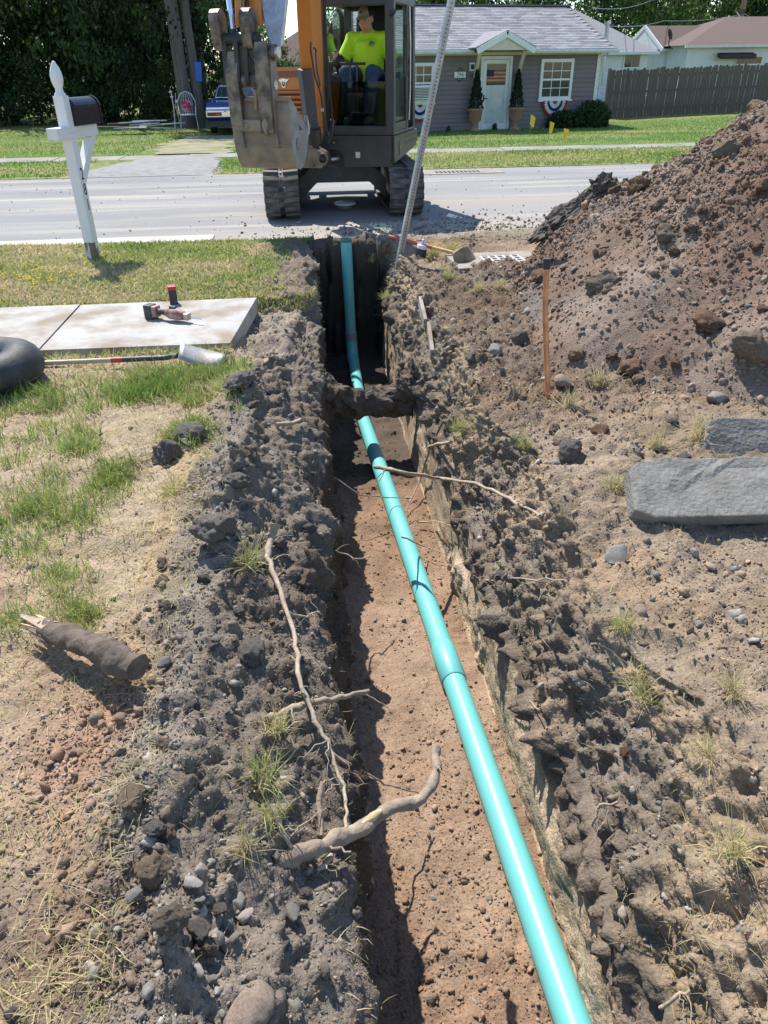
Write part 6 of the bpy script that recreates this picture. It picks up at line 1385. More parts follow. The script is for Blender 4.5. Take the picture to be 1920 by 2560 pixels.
# roof
ov, og = .42, .38; ze = zE+.02; yr_, zr_ = DEP/2, zE+1.42
sl_n = Vector((0, -(zr_-ze), yr_+ov)).normalized(); run = math.hypot(yr_+ov, zr_-ze)
M_SHB = mat('shingle_base', (.14, .14, .15), .9, var=.2)
rf = Hb(MB().add([(xL-og, -ov, ze), (xR+og, -ov, ze), (xR+og, yr_, zr_), (xL-og, yr_, zr_), (xR+og, DEP+ov, ze), (xL-og, DEP+ov, ze), (xL-og, -ov, ze-.06), (xR+og, -ov, ze-.06), (xR+og, yr_, zr_-.08), (xL-og, yr_, zr_-.08), (xR+og, DEP+ov, ze-.06), (xL-og, DEP+ov, ze-.06)],
      [(0, 1, 2, 3), (3, 2, 4, 5), (6, 9, 8, 7), (9, 11, 10, 8), (0, 6, 7, 1), (1, 7, 8, 2), (2, 8, 10, 4), (5, 4, 10, 11), (0, 3, 9, 6), (3, 5, 11, 9)]), 'roof', M_SHB)
Hb(MB().prism([(-.02, zE), (DEP+.02, zE), (yr_, zr_-.1)], xR-.05, xR+.005, 'x'), 'gable_wall', M_SIDE); Hb(MB().b2((xL, -ov+.02, zE+.0), (xR+og, .0, zE+.03)), 'soffit', M_CREAM)
sh_m = [mat('shingle_%d' % i, c, .95, var=.25, vscale=30, spec=.15) for i, c in enumerate(((.30, .30, .315), (.26, .26, .275), (.345, .345, .36), (.21, .21, .225)))]
tab = []
for i in range(4):
    o = MB().add([(-.155, 0, .004), (.155, 0, .004), (.155, .17, .0), (-.155, .17, 0), (-.155, 0, .018), (.155, 0, .018), (.155, .17, .004), (-.155, .17, .004)], [(4, 5, 6, 7), (0, 1, 5, 4), (1, 2, 6, 5), (3, 0, 4, 7)]).build('shingle', sh_m[i]); tab.append(o.data); bpy.data.objects.remove(o)
RT = Matrix((Vector((1, 0, 0)), Vector((0, yr_+ov, zr_-ze)).normalized(), sl_n*-1 if sl_n.z < 0 else sl_n)).transposed().to_4x4()
rest = [MB() for _ in range(4)]; cnt = 0; rows = int(run/.145)
for r_ in range(rows):
    nx_ = int((xR-xL+2*og)/.315)
    for c in range(nx_):
        x_ = xL-og+.16+c*.315+(.16 if r_ % 2 else 0)
        if x_ > xR+og-.1: continue
        k = rnd.choice((0, 0, 1, 1, 2, 3)); T_ = Matrix.Translation(Vector((x_, -ov, ze))+RT.to_3x3() @ Vector((0, r_*.145, .002))) @ RT
        if x_ > -.2 and cnt < 300 and r_ < 9: o = link('shingle', tab[k], rf, False); o.matrix_basis = T_; cnt += 1
        else: rest[k].add([v.co for v in tab[k].vertices], [tuple(p.vertices) for p in tab[k].polygons], T_)
for k in range(4): props(rest[k].build('shingles', sh_m[k], rf), kind='stuff')
Hb(MB().bar((xL, yr_, zr_+.02), (xR+og, yr_, zr_+.02), .24, .04), 'ridge_cap', M_SHB)
# gutters either side of the door hood
def gut_(xa, xb_): Hb(MB().prism([(-ov-.01, ze-.01), (-ov-.12, ze-.005), (-ov-.13, ze-.06), (-ov-.09, ze-.115), (-ov-.01, ze-.115)], xa, xb_, 'x'), 'gutter', M_GUTR, .006)
dxl, dxr = hp(1197, 112, .9)[0], hp(1330, 112, .9)[0]
gut_(xL, dxl); gut_(dxr, xR+og); Hb(MB().tube([(xR+.06, -ov+.02, ze-.1), (xR+.05, -.06, zE-.25), (xR+.05, -.06, .1)], .035, 8), 'downspout', M_TRIM)
# door hood
ax_, az_ = hp(1268, 80, .95); hz = hp(1268, 116, .95)[1]; hw_ = (dxr-dxl)/2; cxh = ax_
for sgn in (-1, 1):
    Hb(MB().add([(cxh, -.98, az_), (cxh+sgn*(hw_+.1), -.98, hz-.06), (cxh+sgn*(hw_+.1), 1.2, hz-.06), (cxh, 1.2, az_), (cxh, -.98, az_+.06), (cxh+sgn*(hw_+.14), -.98, hz-.02), (cxh+sgn*(hw_+.14), 1.2, hz-.02), (cxh, 1.2, az_+.06)], [(0, 1, 2, 3), (4, 7, 6, 5), (0, 4, 5, 1), (1, 5, 6, 2), (2, 6, 7, 3)]), 'hood_roof', sh_m[1])
    Hb(MB().bar((cxh+sgn*.02, -.985, az_-.06), (cxh+sgn*(hw_+.08), -.985, hz-.13), .05, .17, upv=(0, -.0, 1)), 'hood_fascia', M_TRIM, .004)
    bx0, bz0 = hp(1203 if sgn < 0 else 1313, 125, .85); bx1, bz1 = hp(1186 if sgn < 0 else 1293, 193, .0)
    Hb(MB().bar((bx0, -.82, bz0), (bx1, -.03, bz1), .10, .10), 'bracket', M_CREAM, .006)
Hb(MB().prism([(cxh-hw_, hz-.1), (cxh+hw_, hz-.1), (cxh, az_-.05)], -.93, -.90, 'y'), 'hood_gable', M_CREAM)
# windows
def window(px0, py0, px1, py1, name='window', mid=True, label=None):
    xa, zt_ = hp(px0, py0); xb_, zb_ = hp(px1, py1); zt_ = (zt_+hp(px1, py0)[1])/2; zb_ = (zb_+hp(px0, py1)[1])/2; f = .10
    fr_ = MB(); fr_.b2((xa, -.07, zb_), (xa+f, .0, zt_)); fr_.b2((xb_-f, -.07, zb_), (xb_, .0, zt_)); fr_.b2((xa+f, -.07, zt_-f), (xb_-f, 0, zt_)); fr_.b2((xa+f, -.075, zb_), (xb_-f, 0, zb_+f))
    w_ = fr_.build('window', M_TRIM, hs, bevel=.004); zm_ = (zt_+zb_)/2
    MB().b2((xa+f-.01, -.05, zm_-.03), (xb_-f+.01, -.01, zm_+.03)).build('sash_rail', M_TRIM, w_)
    for a, b_ in ((zb_+f, zm_-.03), (zm_+.03, zt_-f)): MB().b2((xa+f, -.035, a), (xb_-f, -.028, b_)).build('pane', M_GLASSD, w_)
    for k in (1, 2):
        x_ = xa+f+(xb_-xa-2*f)*k/3; MB().b2((x_-.012, -.046, zb_+f), (x_+.012, -.038, zt_-f)).build('muntin', M_TRIM, w_)
    for zz in ((zb_+f+zm_)/2, (zm_+zt_-f)/2): MB().b2((xa+f, -.045, zz-.012), (xb_-f, -.039, zz+.012)).build('muntin', M_TRIM, w_)
    MB().b2((xa-.04, -.11, zb_-.05), (xb_+.04, 0, zb_)).build('sill', M_TRIM, w_, bevel=.004); return xa, xb_, zb_, zt_, w_
wa = window(1353, 147, 1424, 249); wb = window(1012, 157, 1083, 258)
MB().b2((wb[0]+.1, -.30, wb[2]+.12), (wb[1]-.13, -.04, wb[2]+.52)).build('air_conditioner', M_TRIM, wb[4], bevel=.015)
for k in range(7): MB().b2((wb[0]+.14, -.306, wb[2]+.16+k*.045), (wb[1]-.17, -.301, wb[2]+.185+k*.045)).build('grille_slat', M_GLASSD, wb[4])
MB().b2((wa[0]+.22, -.026, wa[2]+.12), (wa[0]+.45, -.02, wa[2]+.42)).build('shelf_things', mat('cream_things', (.5, .46, .38), .7, var=.4, vscale=12), wa[4])
MB().b2((wa[0]+.35, -.027, wa[3]-.36), (wa[1]-.12, -.021, wa[3]-.12)).build('green_curtain', mat('green_curtain', (.06, .24, .10), .8), wa[4])
# door
xa, zt_ = hp(1202, 140); xb_, _z2 = hp(1281, 140); zb_ = -.02; zt_ = (zt_+_z2)/2
dr = MB(); f = .09; dr.b2((xa, -.07, zb_), (xa+f, 0, zt_)); dr.b2((xb_-f, -.07, zb_), (xb_, 0, zt_)); dr.b2((xa+f, -.07, zt_-f), (xb_-f, 0, zt_)); dr.build('door_casing', M_TRIM, hs, bevel=.004)
leaf = MB(); g_ = .13; leaf.b2((xa+f+.01, -.055, zb_+.02), (xa+f+g_, -.02, zt_-f-.01)); leaf.b2((xb_-f-g_, -.055, zb_+.02), (xb_-f-.01, -.02, zt_-f-.01)); leaf.b2((xa+f+g_, -.055, zt_-f-.13), (xb_-f-g_, -.02, zt_-f-.01)); leaf.b2((xa+f+g_, -.055, zb_+.02), (xb_-f-g_, -.02, zb_+.22))
door = leaf.build('door', M_TRIM, hs, bevel=.004); zmid = zb_+(zt_-zb_)*.62
MB().b2((xa+f+g_, -.04, zb_+.22), (xb_-f-g_, -.034, zmid)).build('lower_pane', mat('frosted_pane', (.42, .52, .56), .15, var=.15, vscale=2, spec=.7), door)
MB().b2((xa+f+g_, -.04, zmid), (xb_-f-g_, -.034, zt_-f-.13)).build('upper_pane', M_GLASSD, door)
for k in range(7): MB().b2((xa+f+g_+.005, -.033, zmid+.06+k*.055), (xb_-f-g_-.005, -.030-.002, zmid+.06+(k+1)*.055)).build('flag_stripe', mat('flag_tan', (.42, .30, .2), .8) if k % 2 else mat('flag_rust', (.26, .085, .06), .8), door).location = (0, -.010, 0)
MB().b2((xa+f+g_+.005, -.046, zmid+.25), (xa+f+g_+.27, -.0445, zmid+.45)).build('flag_canton', mat('flag_navy', (.02, .025, .05), .8, vscale=40, col2=(.4, .4, .4), fac=(.62, .66)), door)
MB().tube([(xa+f+.07, -.09, zb_+1.0), (xa+f+.19, -.09, zb_+.98)], .014, 8).build('handle', M_DARK, door); MB().b2((xa+f+.04, -.07, zb_+.9), (xa+f+.09, -.055, zb_+1.1)).build('handle_plate', M_DARK, door)
# number plaque and porch light
sx_, sz_ = hp(1149, 187); pq = MB().b2((sx_-.20, -.055, sz_-.085), (sx_+.20, -.03, sz_+.085)).build('number_plaque', M_TRIM, hs, bevel=.004)
text('numerals', '296', .17, M_DARK, pq, Matrix.Translation((sx_, -.057, sz_)) @ FACE, .001)
for sg in (-1, 1):
    MB().tube([(sx_+.09*math.cos(a/8*6.28), -.045, sz_+sg*.125+.05*math.sin(a/8*6.28)) for a in range(9)], .009, 6).build('scroll', M_DARK, pq); MB().ball((sx_, -.045, sz_+sg*.19), (.02, .01, .03), 8, 6).build('scroll_tip', M_DARK, pq)
lx, lz = hp(1179, 167); lg = MB().b2((lx-.09, -.06, lz-.12), (lx+.09, -.02, lz+.12)).build('light_plate', M_TRIM, hs, bevel=.004); MB().b2((lx-.05, -.12, lz-.07), (lx+.05, -.06, lz+.07)).build('lantern', M_DARK, lg)
# pleated half-round bunting under each window
M_BUNT = [mat('bunting_red', (.36, .05, .045), .8), mat('bunting_white', (.66, .68, .68), .8), mat('bunting_navy', (.02, .03, .09), .8, vscale=26, col2=(.5, .5, .52), fac=(.66, .69)), mat('bunting_white', (1, 1, 1)), mat('bunting_red', (1, 0, 0))]
def bunting(xc, zt, rad_, label):
    t = thing('bunting', label, 'bunting', tuple(HM @ Vector((xc, -.09, zt))), HA, 'half-round bunting under the windows')
    rs = (0, .20, .46, .64, .86, 1.)
    ms = (M_BUNT[0], M_BUNT[1], M_BUNT[2], M_BUNT[1], M_BUNT[0])
    for k in range(5):
        q = MB(); vs = []; fs = []; n_ = 36
        for i in range(n_+1):
            a = math.pi+math.pi*i/n_
            for r_ in (rs[k], rs[k+1]): vs.append((math.cos(a)*r_*rad_, -.02-.03*r_*math.cos(i*math.pi), math.sin(a)*r_*rad_*1.08))
        for i in range(n_): fs.append((i*2, i*2+1, i*2+3, i*2+2))
        q.add(vs, fs).build('band', ms[k], t)
        md_ = t.children[-1].modifiers.new('thick', 'SOLIDIFY'); md_.thickness = .004
    return t
bunting((wa[0]+wa[1])/2, wa[2]-.03, .47, 'red, white and blue bunting under the window right of the door'); bunting((wb[0]+wb[1])/2, wb[2]-.03, .47, 'red, white and blue bunting under the window beside the excavator')
# potted spiral evergreens either side of the door
M_TERRA = mat('clay_urn', (.33, .20, .13), .8, var=.15, vscale=8); M_EVER = leaf_mat('evergreen_leaf', .2)
def leaf_cloud(name, pts, size, cols, m_):
    n = len(pts); a = rng.normal(size=(n, 3)); a /= np.linalg.norm(a, axis=1, keepdims=True); b = np.cross(a, rng.normal(size=(n, 3))); b /= np.linalg.norm(b, axis=1, keepdims=True)
    s1 = (size*(.6+.8*rng.random(n)))[:, None]; V = np.stack([pts-a*s1*.5, pts+b*s1*.28, pts+a*s1*.5, pts-b*s1*.28], 1).reshape(-1, 3)
    return np_mesh(name, V, np.arange(4*n).reshape(-1, 4), m_, np.repeat(cols, 4, 0))
def green_cols(n, base, sp=.35): return np.clip(np.array(base)*(1-sp/2+sp*rng.random((n, 1)))*(1+.12*rng.normal(size=(n, 3))), .004, .6)
def urn_tree(px, py, label):
    x_, _ = hp(px, py, .35); t = thing('potted_evergreen', label, 'potted plant', tuple(HM @ Vector((x_, -.35, .0))), 0, 'potted evergreens by the door')
    MB().lathe([(0, 0), (.17, 0), (.17, .05), (.08, .10), (.07, .18), (.10, .24), (.20, .34), (.225, .62), (.27, .64), (.27, .69), (.20, .69), (.18, .64)], 20).build('urn', M_TERRA, t)
    n = 3400; u = rng.random(n); z_ = u**.8; r_ = .235*(1-z_)**.75*(1+.12*np.sin(z_*38))+.02; a = rng.random(n)*6.283; k = np.sqrt(rng.uniform(.5, 1, n))
    o = link('foliage', leaf_cloud('foliage', np.stack([np.cos(a)*r_*k, np.sin(a)*r_*k, .66+z_*1.15], -1), .055, green_cols(n, (.018, .038, .016)), M_EVER), t, False); props(o, kind='stuff')
    MB().tube([(0, 0, .6), (0, 0, 1.6)], .02, 6).build('stem', M_ROOT, t)
urn_tree(1187, 325, 'dark cone evergreen in a clay urn left of the white door'); urn_tree(1287, 320, 'dark cone evergreen in a clay urn right of the white door')
# shrub at the corner, small weeds along the wall
def shrub(loc, rx, ry_, rz, n, label, size=.09, base=(.03, .075, .018), name='shrub', group=None, stems=5):
    t = thing(name, label, 'shrub', tuple(loc), 0, group)
    d_ = rng.normal(size=(n, 3)); d_ /= np.linalg.norm(d_, axis=1, keepdims=True); k = rng.uniform(.45, 1, (n, 1))**.6*(1+.25*fbm(d_[:, 0]*2.5+loc[0], d_[:, 1]*2.5, d_[:, 2]*2.5, 3, seed=200)[:, None])
    p = d_*k*np.array([rx, ry_, rz]); p[:, 2] = np.abs(p[:, 2]+rz*.55)
    o = link('foliage', leaf_cloud('foliage', p, size, green_cols(n, base, .7), M_EVER), t, False); props(o, kind='stuff')
    for q_ in range(stems): a = q_*1.3; MB().tube([(0, 0, -.05), (math.cos(a)*rx*.5, math.sin(a)*ry_*.5, rz*.8)], [.02, .008], 5).build('stem', M_ROOT, t)
    return t
x_, _ = hp(1490, 300, .5); shrub(HM @ Vector((x_-.2, -.55, .0)), .62, .5, .55, 5200, 'leafy green shrub at the right corner of the bungalow'); shrub(HM @ Vector((x_-1.2, -.45, .0)), .6, .4, .36, 3000, 'low dark shrub against the wall near the corner', base=(.022, .055, .016))
for px, py, s2, lab in ((1370, 312, .22, 'thin weed under the bunting'), (1412, 305, .3, 'tall weed between bunting and shrub'), (1235, 325, .14, 'small weed at the foot of the white door'), (1120, 328, .12, 'low weed at the foot of the mauve wall')):
    x_, _ = hp(px, py, .2); shrub(HM @ Vector((x_, -.25, 0)), s2*.6, s2*.6, s2, 260, lab, .06, name='weed', group='weeds along the wall', stems=2)
# marker flags in the lawn
M_FLAGY = mat('marker_yellow', (.80, .58, .01), .5, var=.05)
for px, py, zt_, lab in ((1323, 332, 0, 'left yellow marker flag of the close pair in front of the door'), (1326, 338, 0, 'right yellow marker flag of the close pair in front of the door'), (1370, 355, 0, 'single yellow marker flag between the pair and the sidewalk'), (1404, 378, 0, 'yellow marker flag nearest the sidewalk')):
    p = g(px, py, -.12); t = thing('marker_flag', lab, 'flag', tuple(p), rnd.uniform(-.4, .4), 'yellow marker flags')
    MB().tube([(0, 0, -.05), (.01, 0, .50)], .004, 5).build('wire', M_BARE2, t)
    k = .05*rnd.random(); MB().add([(.008, 0, .5), (.085+k, -.03, .46), (.075, -.02, .20), (.01, 0, .22), (.05, .02, .36)], [(0, 4, 1), (1, 4, 2), (2, 4, 3), (3, 4, 0)]).build('pennant', M_FLAGY, t); md_ = t.children[-1].modifiers.new('thick', 'SOLIDIFY'); md_.thickness = .003
# ================================================================== board fence
M_PICK = mat('grey_fence_board', (.085, .073, .062), .9, vscale=5, col2=(.135, .12, .10), stretch=(3, 3, .3), bump=.4, bscale=30)
fA, fB = g(1508, 289, -.12), g(1935, 268, .0); fA = Vector((fA.x, 32.6, -.26)); fB = Vector((atY(1935, 268, 34.4).x+2.5, 34.6, -.10))
fl_ = (fB-fA).length; fd = (fB-fA).normalized(); fe = thing('board_fence', 'weathered grey board fence beside the mauve bungalow', 'fence', tuple(fA), math.atan2(fd.y, fd.x))
np_ = int(fl_/.152); pk = []
for i in range(4):
    h_ = 1.72+.012*i; o = MB().add([(-.069, -.01, .0), (.069, -.01, 0), (.069, -.01, h_-.04), (.035, -.01, h_), (-.035, -.01, h_), (-.069, -.01, h_-.04)]+[(a, .01, b_) for a, b_ in ((-.069, 0), (.069, 0), (.069, h_-.04), (.035, h_), (-.035, h_), (-.069, h_-.04))], [(0, 1, 2, 3, 4, 5), (11, 10, 9, 8, 7, 6)]+[(k, k+6, (k+1) % 6+6, (k+1) % 6) for k in range(6)]).build('picket', M_PICK); pk.append(o.data); bpy.data.objects.remove(o)
for k in range(np_):
    o = link('picket', pk[rnd.randrange(4)], fe, False); o.location = (k*.152, rnd.uniform(-.006, .006), rnd.uniform(-.03, .03)+fd.z*k*.152); o.rotation_euler = (rnd.uniform(-.01, .01), rnd.uniform(-.012, .012), 0)
for zz in (.35, .95, 1.5): MB().bar((0, .03, zz), (fl_, .03, zz+fd.z*fl_), .04, .09).build('rail', M_PICK, fe)
for k in range(0, np_, 16): MB().b2((k*.152-.05, .03, -.1), (k*.152+.05, .12, 1.78+fd.z*k*.152)).build('post', M_PICK, fe)
# ================================================================== houses beyond
M_WSIDE = mat('white_vinyl', (.66, .69, .72), .6, var=.05, vscale=2); M_BROWN = mat('brown_shingle_roof', (.12, .078, .066), .95, vscale=7, col2=(.155, .105, .09), stretch=(1, 4, 4), bump=.4, bscale=25, bdist=.03); M_GREYR = mat('grey_shingle_roof', (.30, .30, .30), .95, vscale=7, col2=(.24, .24, .245), stretch=(1, 4, 4), bump=.4, bscale=25, bdist=.03)
def lap_house(name, label, loc, rotz, w_, d_, h_, rise, m_wall, m_roof, wins=(), hip=False, ridge='x', over=.4, boards=12):
    t = thing(name, label, 'house', loc, rotz)
    MB().b2((0, 0, -.6), (w_, d_, h_)).build('wall', m_wall, t)
    for k in range(boards): MB().add([(-.0, -.004, k*h_/boards), (w_, -.004, k*h_/boards), (w_, -.001, (k+1)*h_/boards), (0, -.001, (k+1)*h_/boards), (0, -.03, k*h_/boards), (w_, -.03, k*h_/boards)], [(4, 5, 2, 3), (0, 1, 5, 4), (0, 4, 3), (1, 2, 5)]).build('siding_board', m_wall, t)
    o_ = over; b_ = [(-o_, -o_, h_), (w_+o_, -o_, h_), (w_+o_, d_+o_, h_), (-o_, d_+o_, h_)]
    if ridge == 'x': r0, r1 = ((d_/2 if hip else -o_), d_/2, h_+rise), ((w_-d_/2 if hip else w_+o_), d_/2, h_+rise)
    else: r0, r1 = (w_/2, (w_/2 if hip else -o_), h_+rise), (w_/2, (d_-w_/2 if hip else d_+o_), h_+rise)
    vs = [*b_, r0, r1]; fc = [(0, 1, 5, 4), (1, 2, 5), (2, 3, 4, 5), (3, 0, 4)] if ridge == 'x' else [(0, 1, 4), (1, 2, 5, 4), (2, 3, 5), (3, 0, 4, 5)]
    if hip: r_ = MB().add(vs, fc+[(3, 2, 1, 0)]).build('roof', m_roof, t)
    else:
        keep = [f for f in fc if len(f) == 4]; gab = [f for f in fc if len(f) == 3]
        r_ = MB().add(vs, keep).build('roof', m_roof, t); md_ = r_.modifiers.new('thick', 'SOLIDIFY'); md_.thickness = .12
        for f in gab:
            ins = [Vector(vs[i]) for i in f]; c = sum(ins, Vector())/3
            MB().add([v.lerp(c, .06)+Vector((0, 0, -.06)) for v in ins], [(0, 1, 2)]).build('gable', m_wall, t)
            lo = [v for v in ins if v.z < h_+.01]; hi = [v for v in ins if v.z > h_+.01][0]
            for v in lo: MB().bar(v+Vector((0, -.02 if ridge != 'x' else 0, -.06)), hi+Vector((0, -.02 if ridge != 'x' else 0, -.06)), .06, .2).build('barge_board', M_TRIM, t)
    MB().bar((-o_, -o_-.05, h_-.06), (w_+o_, -o_-.05, h_-.06), .12, .12).build('gutter', M_GUTR, t)
    for (x0_, z0_, x1_, z1_, np2) in wins:
        f_ = MB(); f_.b2((x0_-.07, -.06, z0_-.07), (x1_+.07, -.032, z0_)); f_.b2((x0_-.07, -.06, z1_), (x1_+.07, -.032, z1_+.07)); f_.b2((x0_-.07, -.06, z0_), (x0_, -.032, z1_)); f_.b2((x1_, -.06, z0_), (x1_+.07, -.032, z1_)); fw = f_.build('window', M_TRIM, t)
        for k in range(np2): a = x0_+(x1_-x0_)*k/np2; MB().b2((a+.02, -.045, z0_), (a+(x1_-x0_)/np2-.02, -.036, z1_)).build('pane', M_GLASSD, fw)
    return t
def place(px, Y, z): p = atY(px, 166, Y); return (p.x, Y, z)
# grey-roofed white house right behind the bungalow
xw0 = atY(1520, 150, 44).x; xw1 = atY(1640, 150, 44).x
zt = atY(1560, 130, 44).z
lap_house('white_house', 'white house with a grey hip roof and dark sliding window behind the fence', (xw0-5, 44, -.3), R(3), xw1-xw0+4.7, 6.5, zt+.3, 2.1, M_WSIDE, M_GREYR, ((atY(1567, 150, 44).x-xw0+5, atY(1570, 168, 44).z+.3, atY(1606, 150, 44).x-xw0+5, atY(1570, 134, 44).z+.3, 2),), hip=True)
vp = thing('vent_pipe', 'grey roof vent pipe beside the bungalow gable', 'pipe', tuple(atY(1519, 75, 41))); q0 = atY(1518, 95, 41)
MB().tube([q0-Vector((0, 0, 2)), atY(1519, 60, 41)], .1, 10).build('stack', M_GALV, vp, world=True); MB().tube([atY(1519, 62, 41), atY(1519, 53, 41)], .16, 10).build('cowl', M_GALV, vp, world=True)
# white house with brown roofs further right: gabled wing and a long hip wing
Yb = 50
zt = atY(1700, 122, Yb).z
bx = atY(1640, 130, Yb).x
lap_house('white_house', 'white sided house with a brown gable roof facing the street beyond the fence', (atY(1662, 130, Yb).x, Yb, -.2), R(6), 9, 4.2, zt+.2, 1.25, M_WSIDE, M_BROWN, (), boards=14)
bx2 = atY(1680, 130, 47.5).x; zt2 = atY(1760, 113, 47.5).z
lap_house('white_house', 'long white house with a low brown hip roof at the right beyond the fence', (bx2+.9, 47.5, -.2), R(2), 14, 9, zt2+.2, 1.55, M_WSIDE, M_BROWN, ((atY(1806, 150, 47.5).x-bx2, atY(1830, 160, 47.5).z+.2, atY(1870, 150, 47.5).x-bx2, atY(1830, 143, 47.5).z+.2, 4),), hip=True)
aw = thing('awning', 'dark brown window awning on the long white house', 'awning', tuple(atY(1838, 138, 47.3)))
MB().prism([(-.02, .0), (-.5, -.12), (-.5, -.32), (-.02, -.2)], -1.05, 1.05, 'x', Matrix.Translation(atY(1838, 131, 47.3))).build('canopy', mat('awning_brown', (.045, .022, .018), .7), aw, world=True, bevel=.02)
dp = atY(1668, 118, 47.8); ds = thing('satellite_dish', 'dark satellite dish on a bracket at the brown gable eave', 'dish', tuple(dp))
MB().tube([dp+Vector((.25, -.2, -.1)), dp+Vector((-.02, -.2, .1)), dp+Vector((-.05, -.2, .45))], .03, 8).build('mast', M_DARK, ds, world=True)
MB().lathe([(0, .06), (.15, .05), (.28, .0), (.285, .01), (.15, .07), (0, .08)], 18, Matrix.Translation(dp+Vector((-.05, -.22, .62))) @ Matrix.Rotation(R(70), 4, 'Y')).build('reflector', M_DARK, ds, world=True)
MB().tube([dp+Vector((-.05, -.22, .5)), dp+Vector((-.22, -.25, .7))], .015, 6).build('feed_arm', M_DARK, ds, world=True)
# small houses glimpsed behind the machine
lap_house('brown_roof_house', 'house with a brown hip roof seen between the linkage and the boom', (atY(640, 170, 58).x, 58, -.3), R(-4), 9, 7, atY(720, 157, 58).z+.3, 2.3, mat('beige_wall', (.45, .42, .36), .8), M_BROWN, (), hip=True)
lap_house('white_shed', 'white flat-topped shed seen through the left cab window', (atY(812, 140, 56).x, 55, -.3), 0, 2.2, 3, atY(830, 124, 55).z+.3, .25, M_WSIDE, M_WSIDE, ())
# utility pole and wires
up0 = atY(1848, 110, 62); pl = thing('utility_pole', 'leaning brown wooden utility pole behind the white houses', 'pole', (up0.x, 62, -.3))
MB().tube([Vector((up0.x-.3, 62, -.3)), atY(1862, 0, 62), atY(1872, -140, 62)], [.19, .16, .14], 12).build('shaft', mat('pole_wood', (.24, .145, .09), .9, var=.2, vscale=5, stretch=(3, 3, .3)), pl, world=True)
MB().b2((0, 0, 0), (.5, .3, .25), Matrix.Translation(atY(1845, 34, 61.8))).build('bracket', M_DARK, pl, world=True)
def wire(pts, label, r_=.014):
    q = []
    for a, b_ in zip(pts[:-1], pts[1:]):
        for k in range(8): t_ = k/8; q.append(a.lerp(b_, t_)-Vector((0, 0, .25*4*t_*(1-t_)*(a-b_).length/25)))
    props(MB().tube(q+[pts[-1]], r_, 5).build('power_line', mat('pale_cable', (.35, .36, .37), .5)), label, 'wire', 'overhead wires')
wire([atY(1480, 20, 40), atY(1630, 0, 58), atY(1700, -12, 62)], 'overhead wire from the bungalow gable toward the utility pole')
wire([atY(1524, 65, 42), atY(1660, 52, 52), atY(1852, 36, 62)], 'lower overhead wire crossing in front of the far trees')
wire([atY(1856, 30, 62), atY(1900, 48, 70), atY(1935, 62, 76)], 'wire dropping right from the utility pole')
wire([atY(1842, 30, 62), atY(1870, 60, 55), atY(1880, 70, 53)], 'guy wire slanting down from the utility pole')
wire([atY(560, 20, 45), atY(700, 90, 52), atY(745, 103, 55)], 'service wire slanting behind the excavator boom')
# white folding ladder at the right edge
la = g(1905, 277, -.05); lad = thing('chaise_ladder', 'white ladder-backed frame with a blue pole at the right edge of the lawn', 'frame', (la.x+.2, la.y-2, -.05))
lad.name = 'ladder_frame'; M_PW = mat('white_tube', (.72, .73, .74), .4); L0_ = Vector((la.x-.15, la.y-2, -.05))
for yy in (0, .5): MB().bar(L0_+Vector((0, yy, .03)), L0_+Vector((1.3, yy, 1.05)), .07, .05).build('rail', M_PW, lad, world=True)
for k in range(6): MB().bar(L0_+Vector((.15+k*.2, 0, .15+k*.157)), L0_+Vector((.15+k*.2, .5, .15+k*.157)), .06, .03).build('rung', M_PW, lad, world=True)
MB().tube([L0_+Vector((.15, .3, .0)), L0_+Vector((.22, .3, .9)), L0_+Vector((.62, .3, 1.3))], .022, 8).build('blue_pole', mat('blue_tube', (.03, .13, .33), .4), lad, world=True)
# ================================================================== parked blue car, seen from behind
ca = thing('blue_car', 'classic dark blue coupe parked tail-on at the edge of the trees', 'car', (-2.10, 27.6, -.17), R(3)); M_BLUE = mat('metallic_blue', (.012, .045, .23), .22, .35, var=.1, vscale=3, coat=.6)
body = [(0, .48), (.02, .80), (.05, .93), (1.15, 1.00), (2.7, .98), (4.6, .93), (4.75, .70), (4.7, .42), (.1, .40)]
MB().prism(body, -.93, .93, 'x').build('body', M_BLUE, ca, bevel=.07, seg=4)
MB().add([(-.74, 1.0, .98), (.74, 1.0, .98), (.58, 1.75, 1.36), (-.58, 1.75, 1.36), (-.56, 2.5, 1.38), (.56, 2.5, 1.38), (-.76, 3.3, .96), (.76, 3.3, .96)], [(0, 1, 2, 3), (3, 2, 5, 4), (4, 5, 7, 6), (0, 3, 4, 6), (1, 7, 5, 2), (0, 6, 7, 1)]).build('cabin', M_BLUE, ca, bevel=.05, seg=3)
MB().add([(-.62, 1.06, 1.03), (.62, 1.06, 1.03), (.50, 1.66, 1.335), (-.50, 1.66, 1.335)], [(0, 1, 2, 3)], Matrix.Translation((0, -.022, .02))).build('rear_window', M_GLASSD, ca)
MB().tube([(-.65, 1.03, 1.04), (-.53, 1.64, 1.355), (.53, 1.64, 1.355), (.65, 1.03, 1.04), (-.65, 1.03, 1.04)], .016, 6).build('window_trim', M_CHROME, ca)
bp_ = MB().b2((-.96, -.10, .50), (.96, .03, .72)).build('bumper', M_CHROME, ca, bevel=.03, seg=3); MB().b2((-.94, -.02, .735), (.94, .02, .80)).build('tail_trim', M_CHROME, ca, bevel=.01)
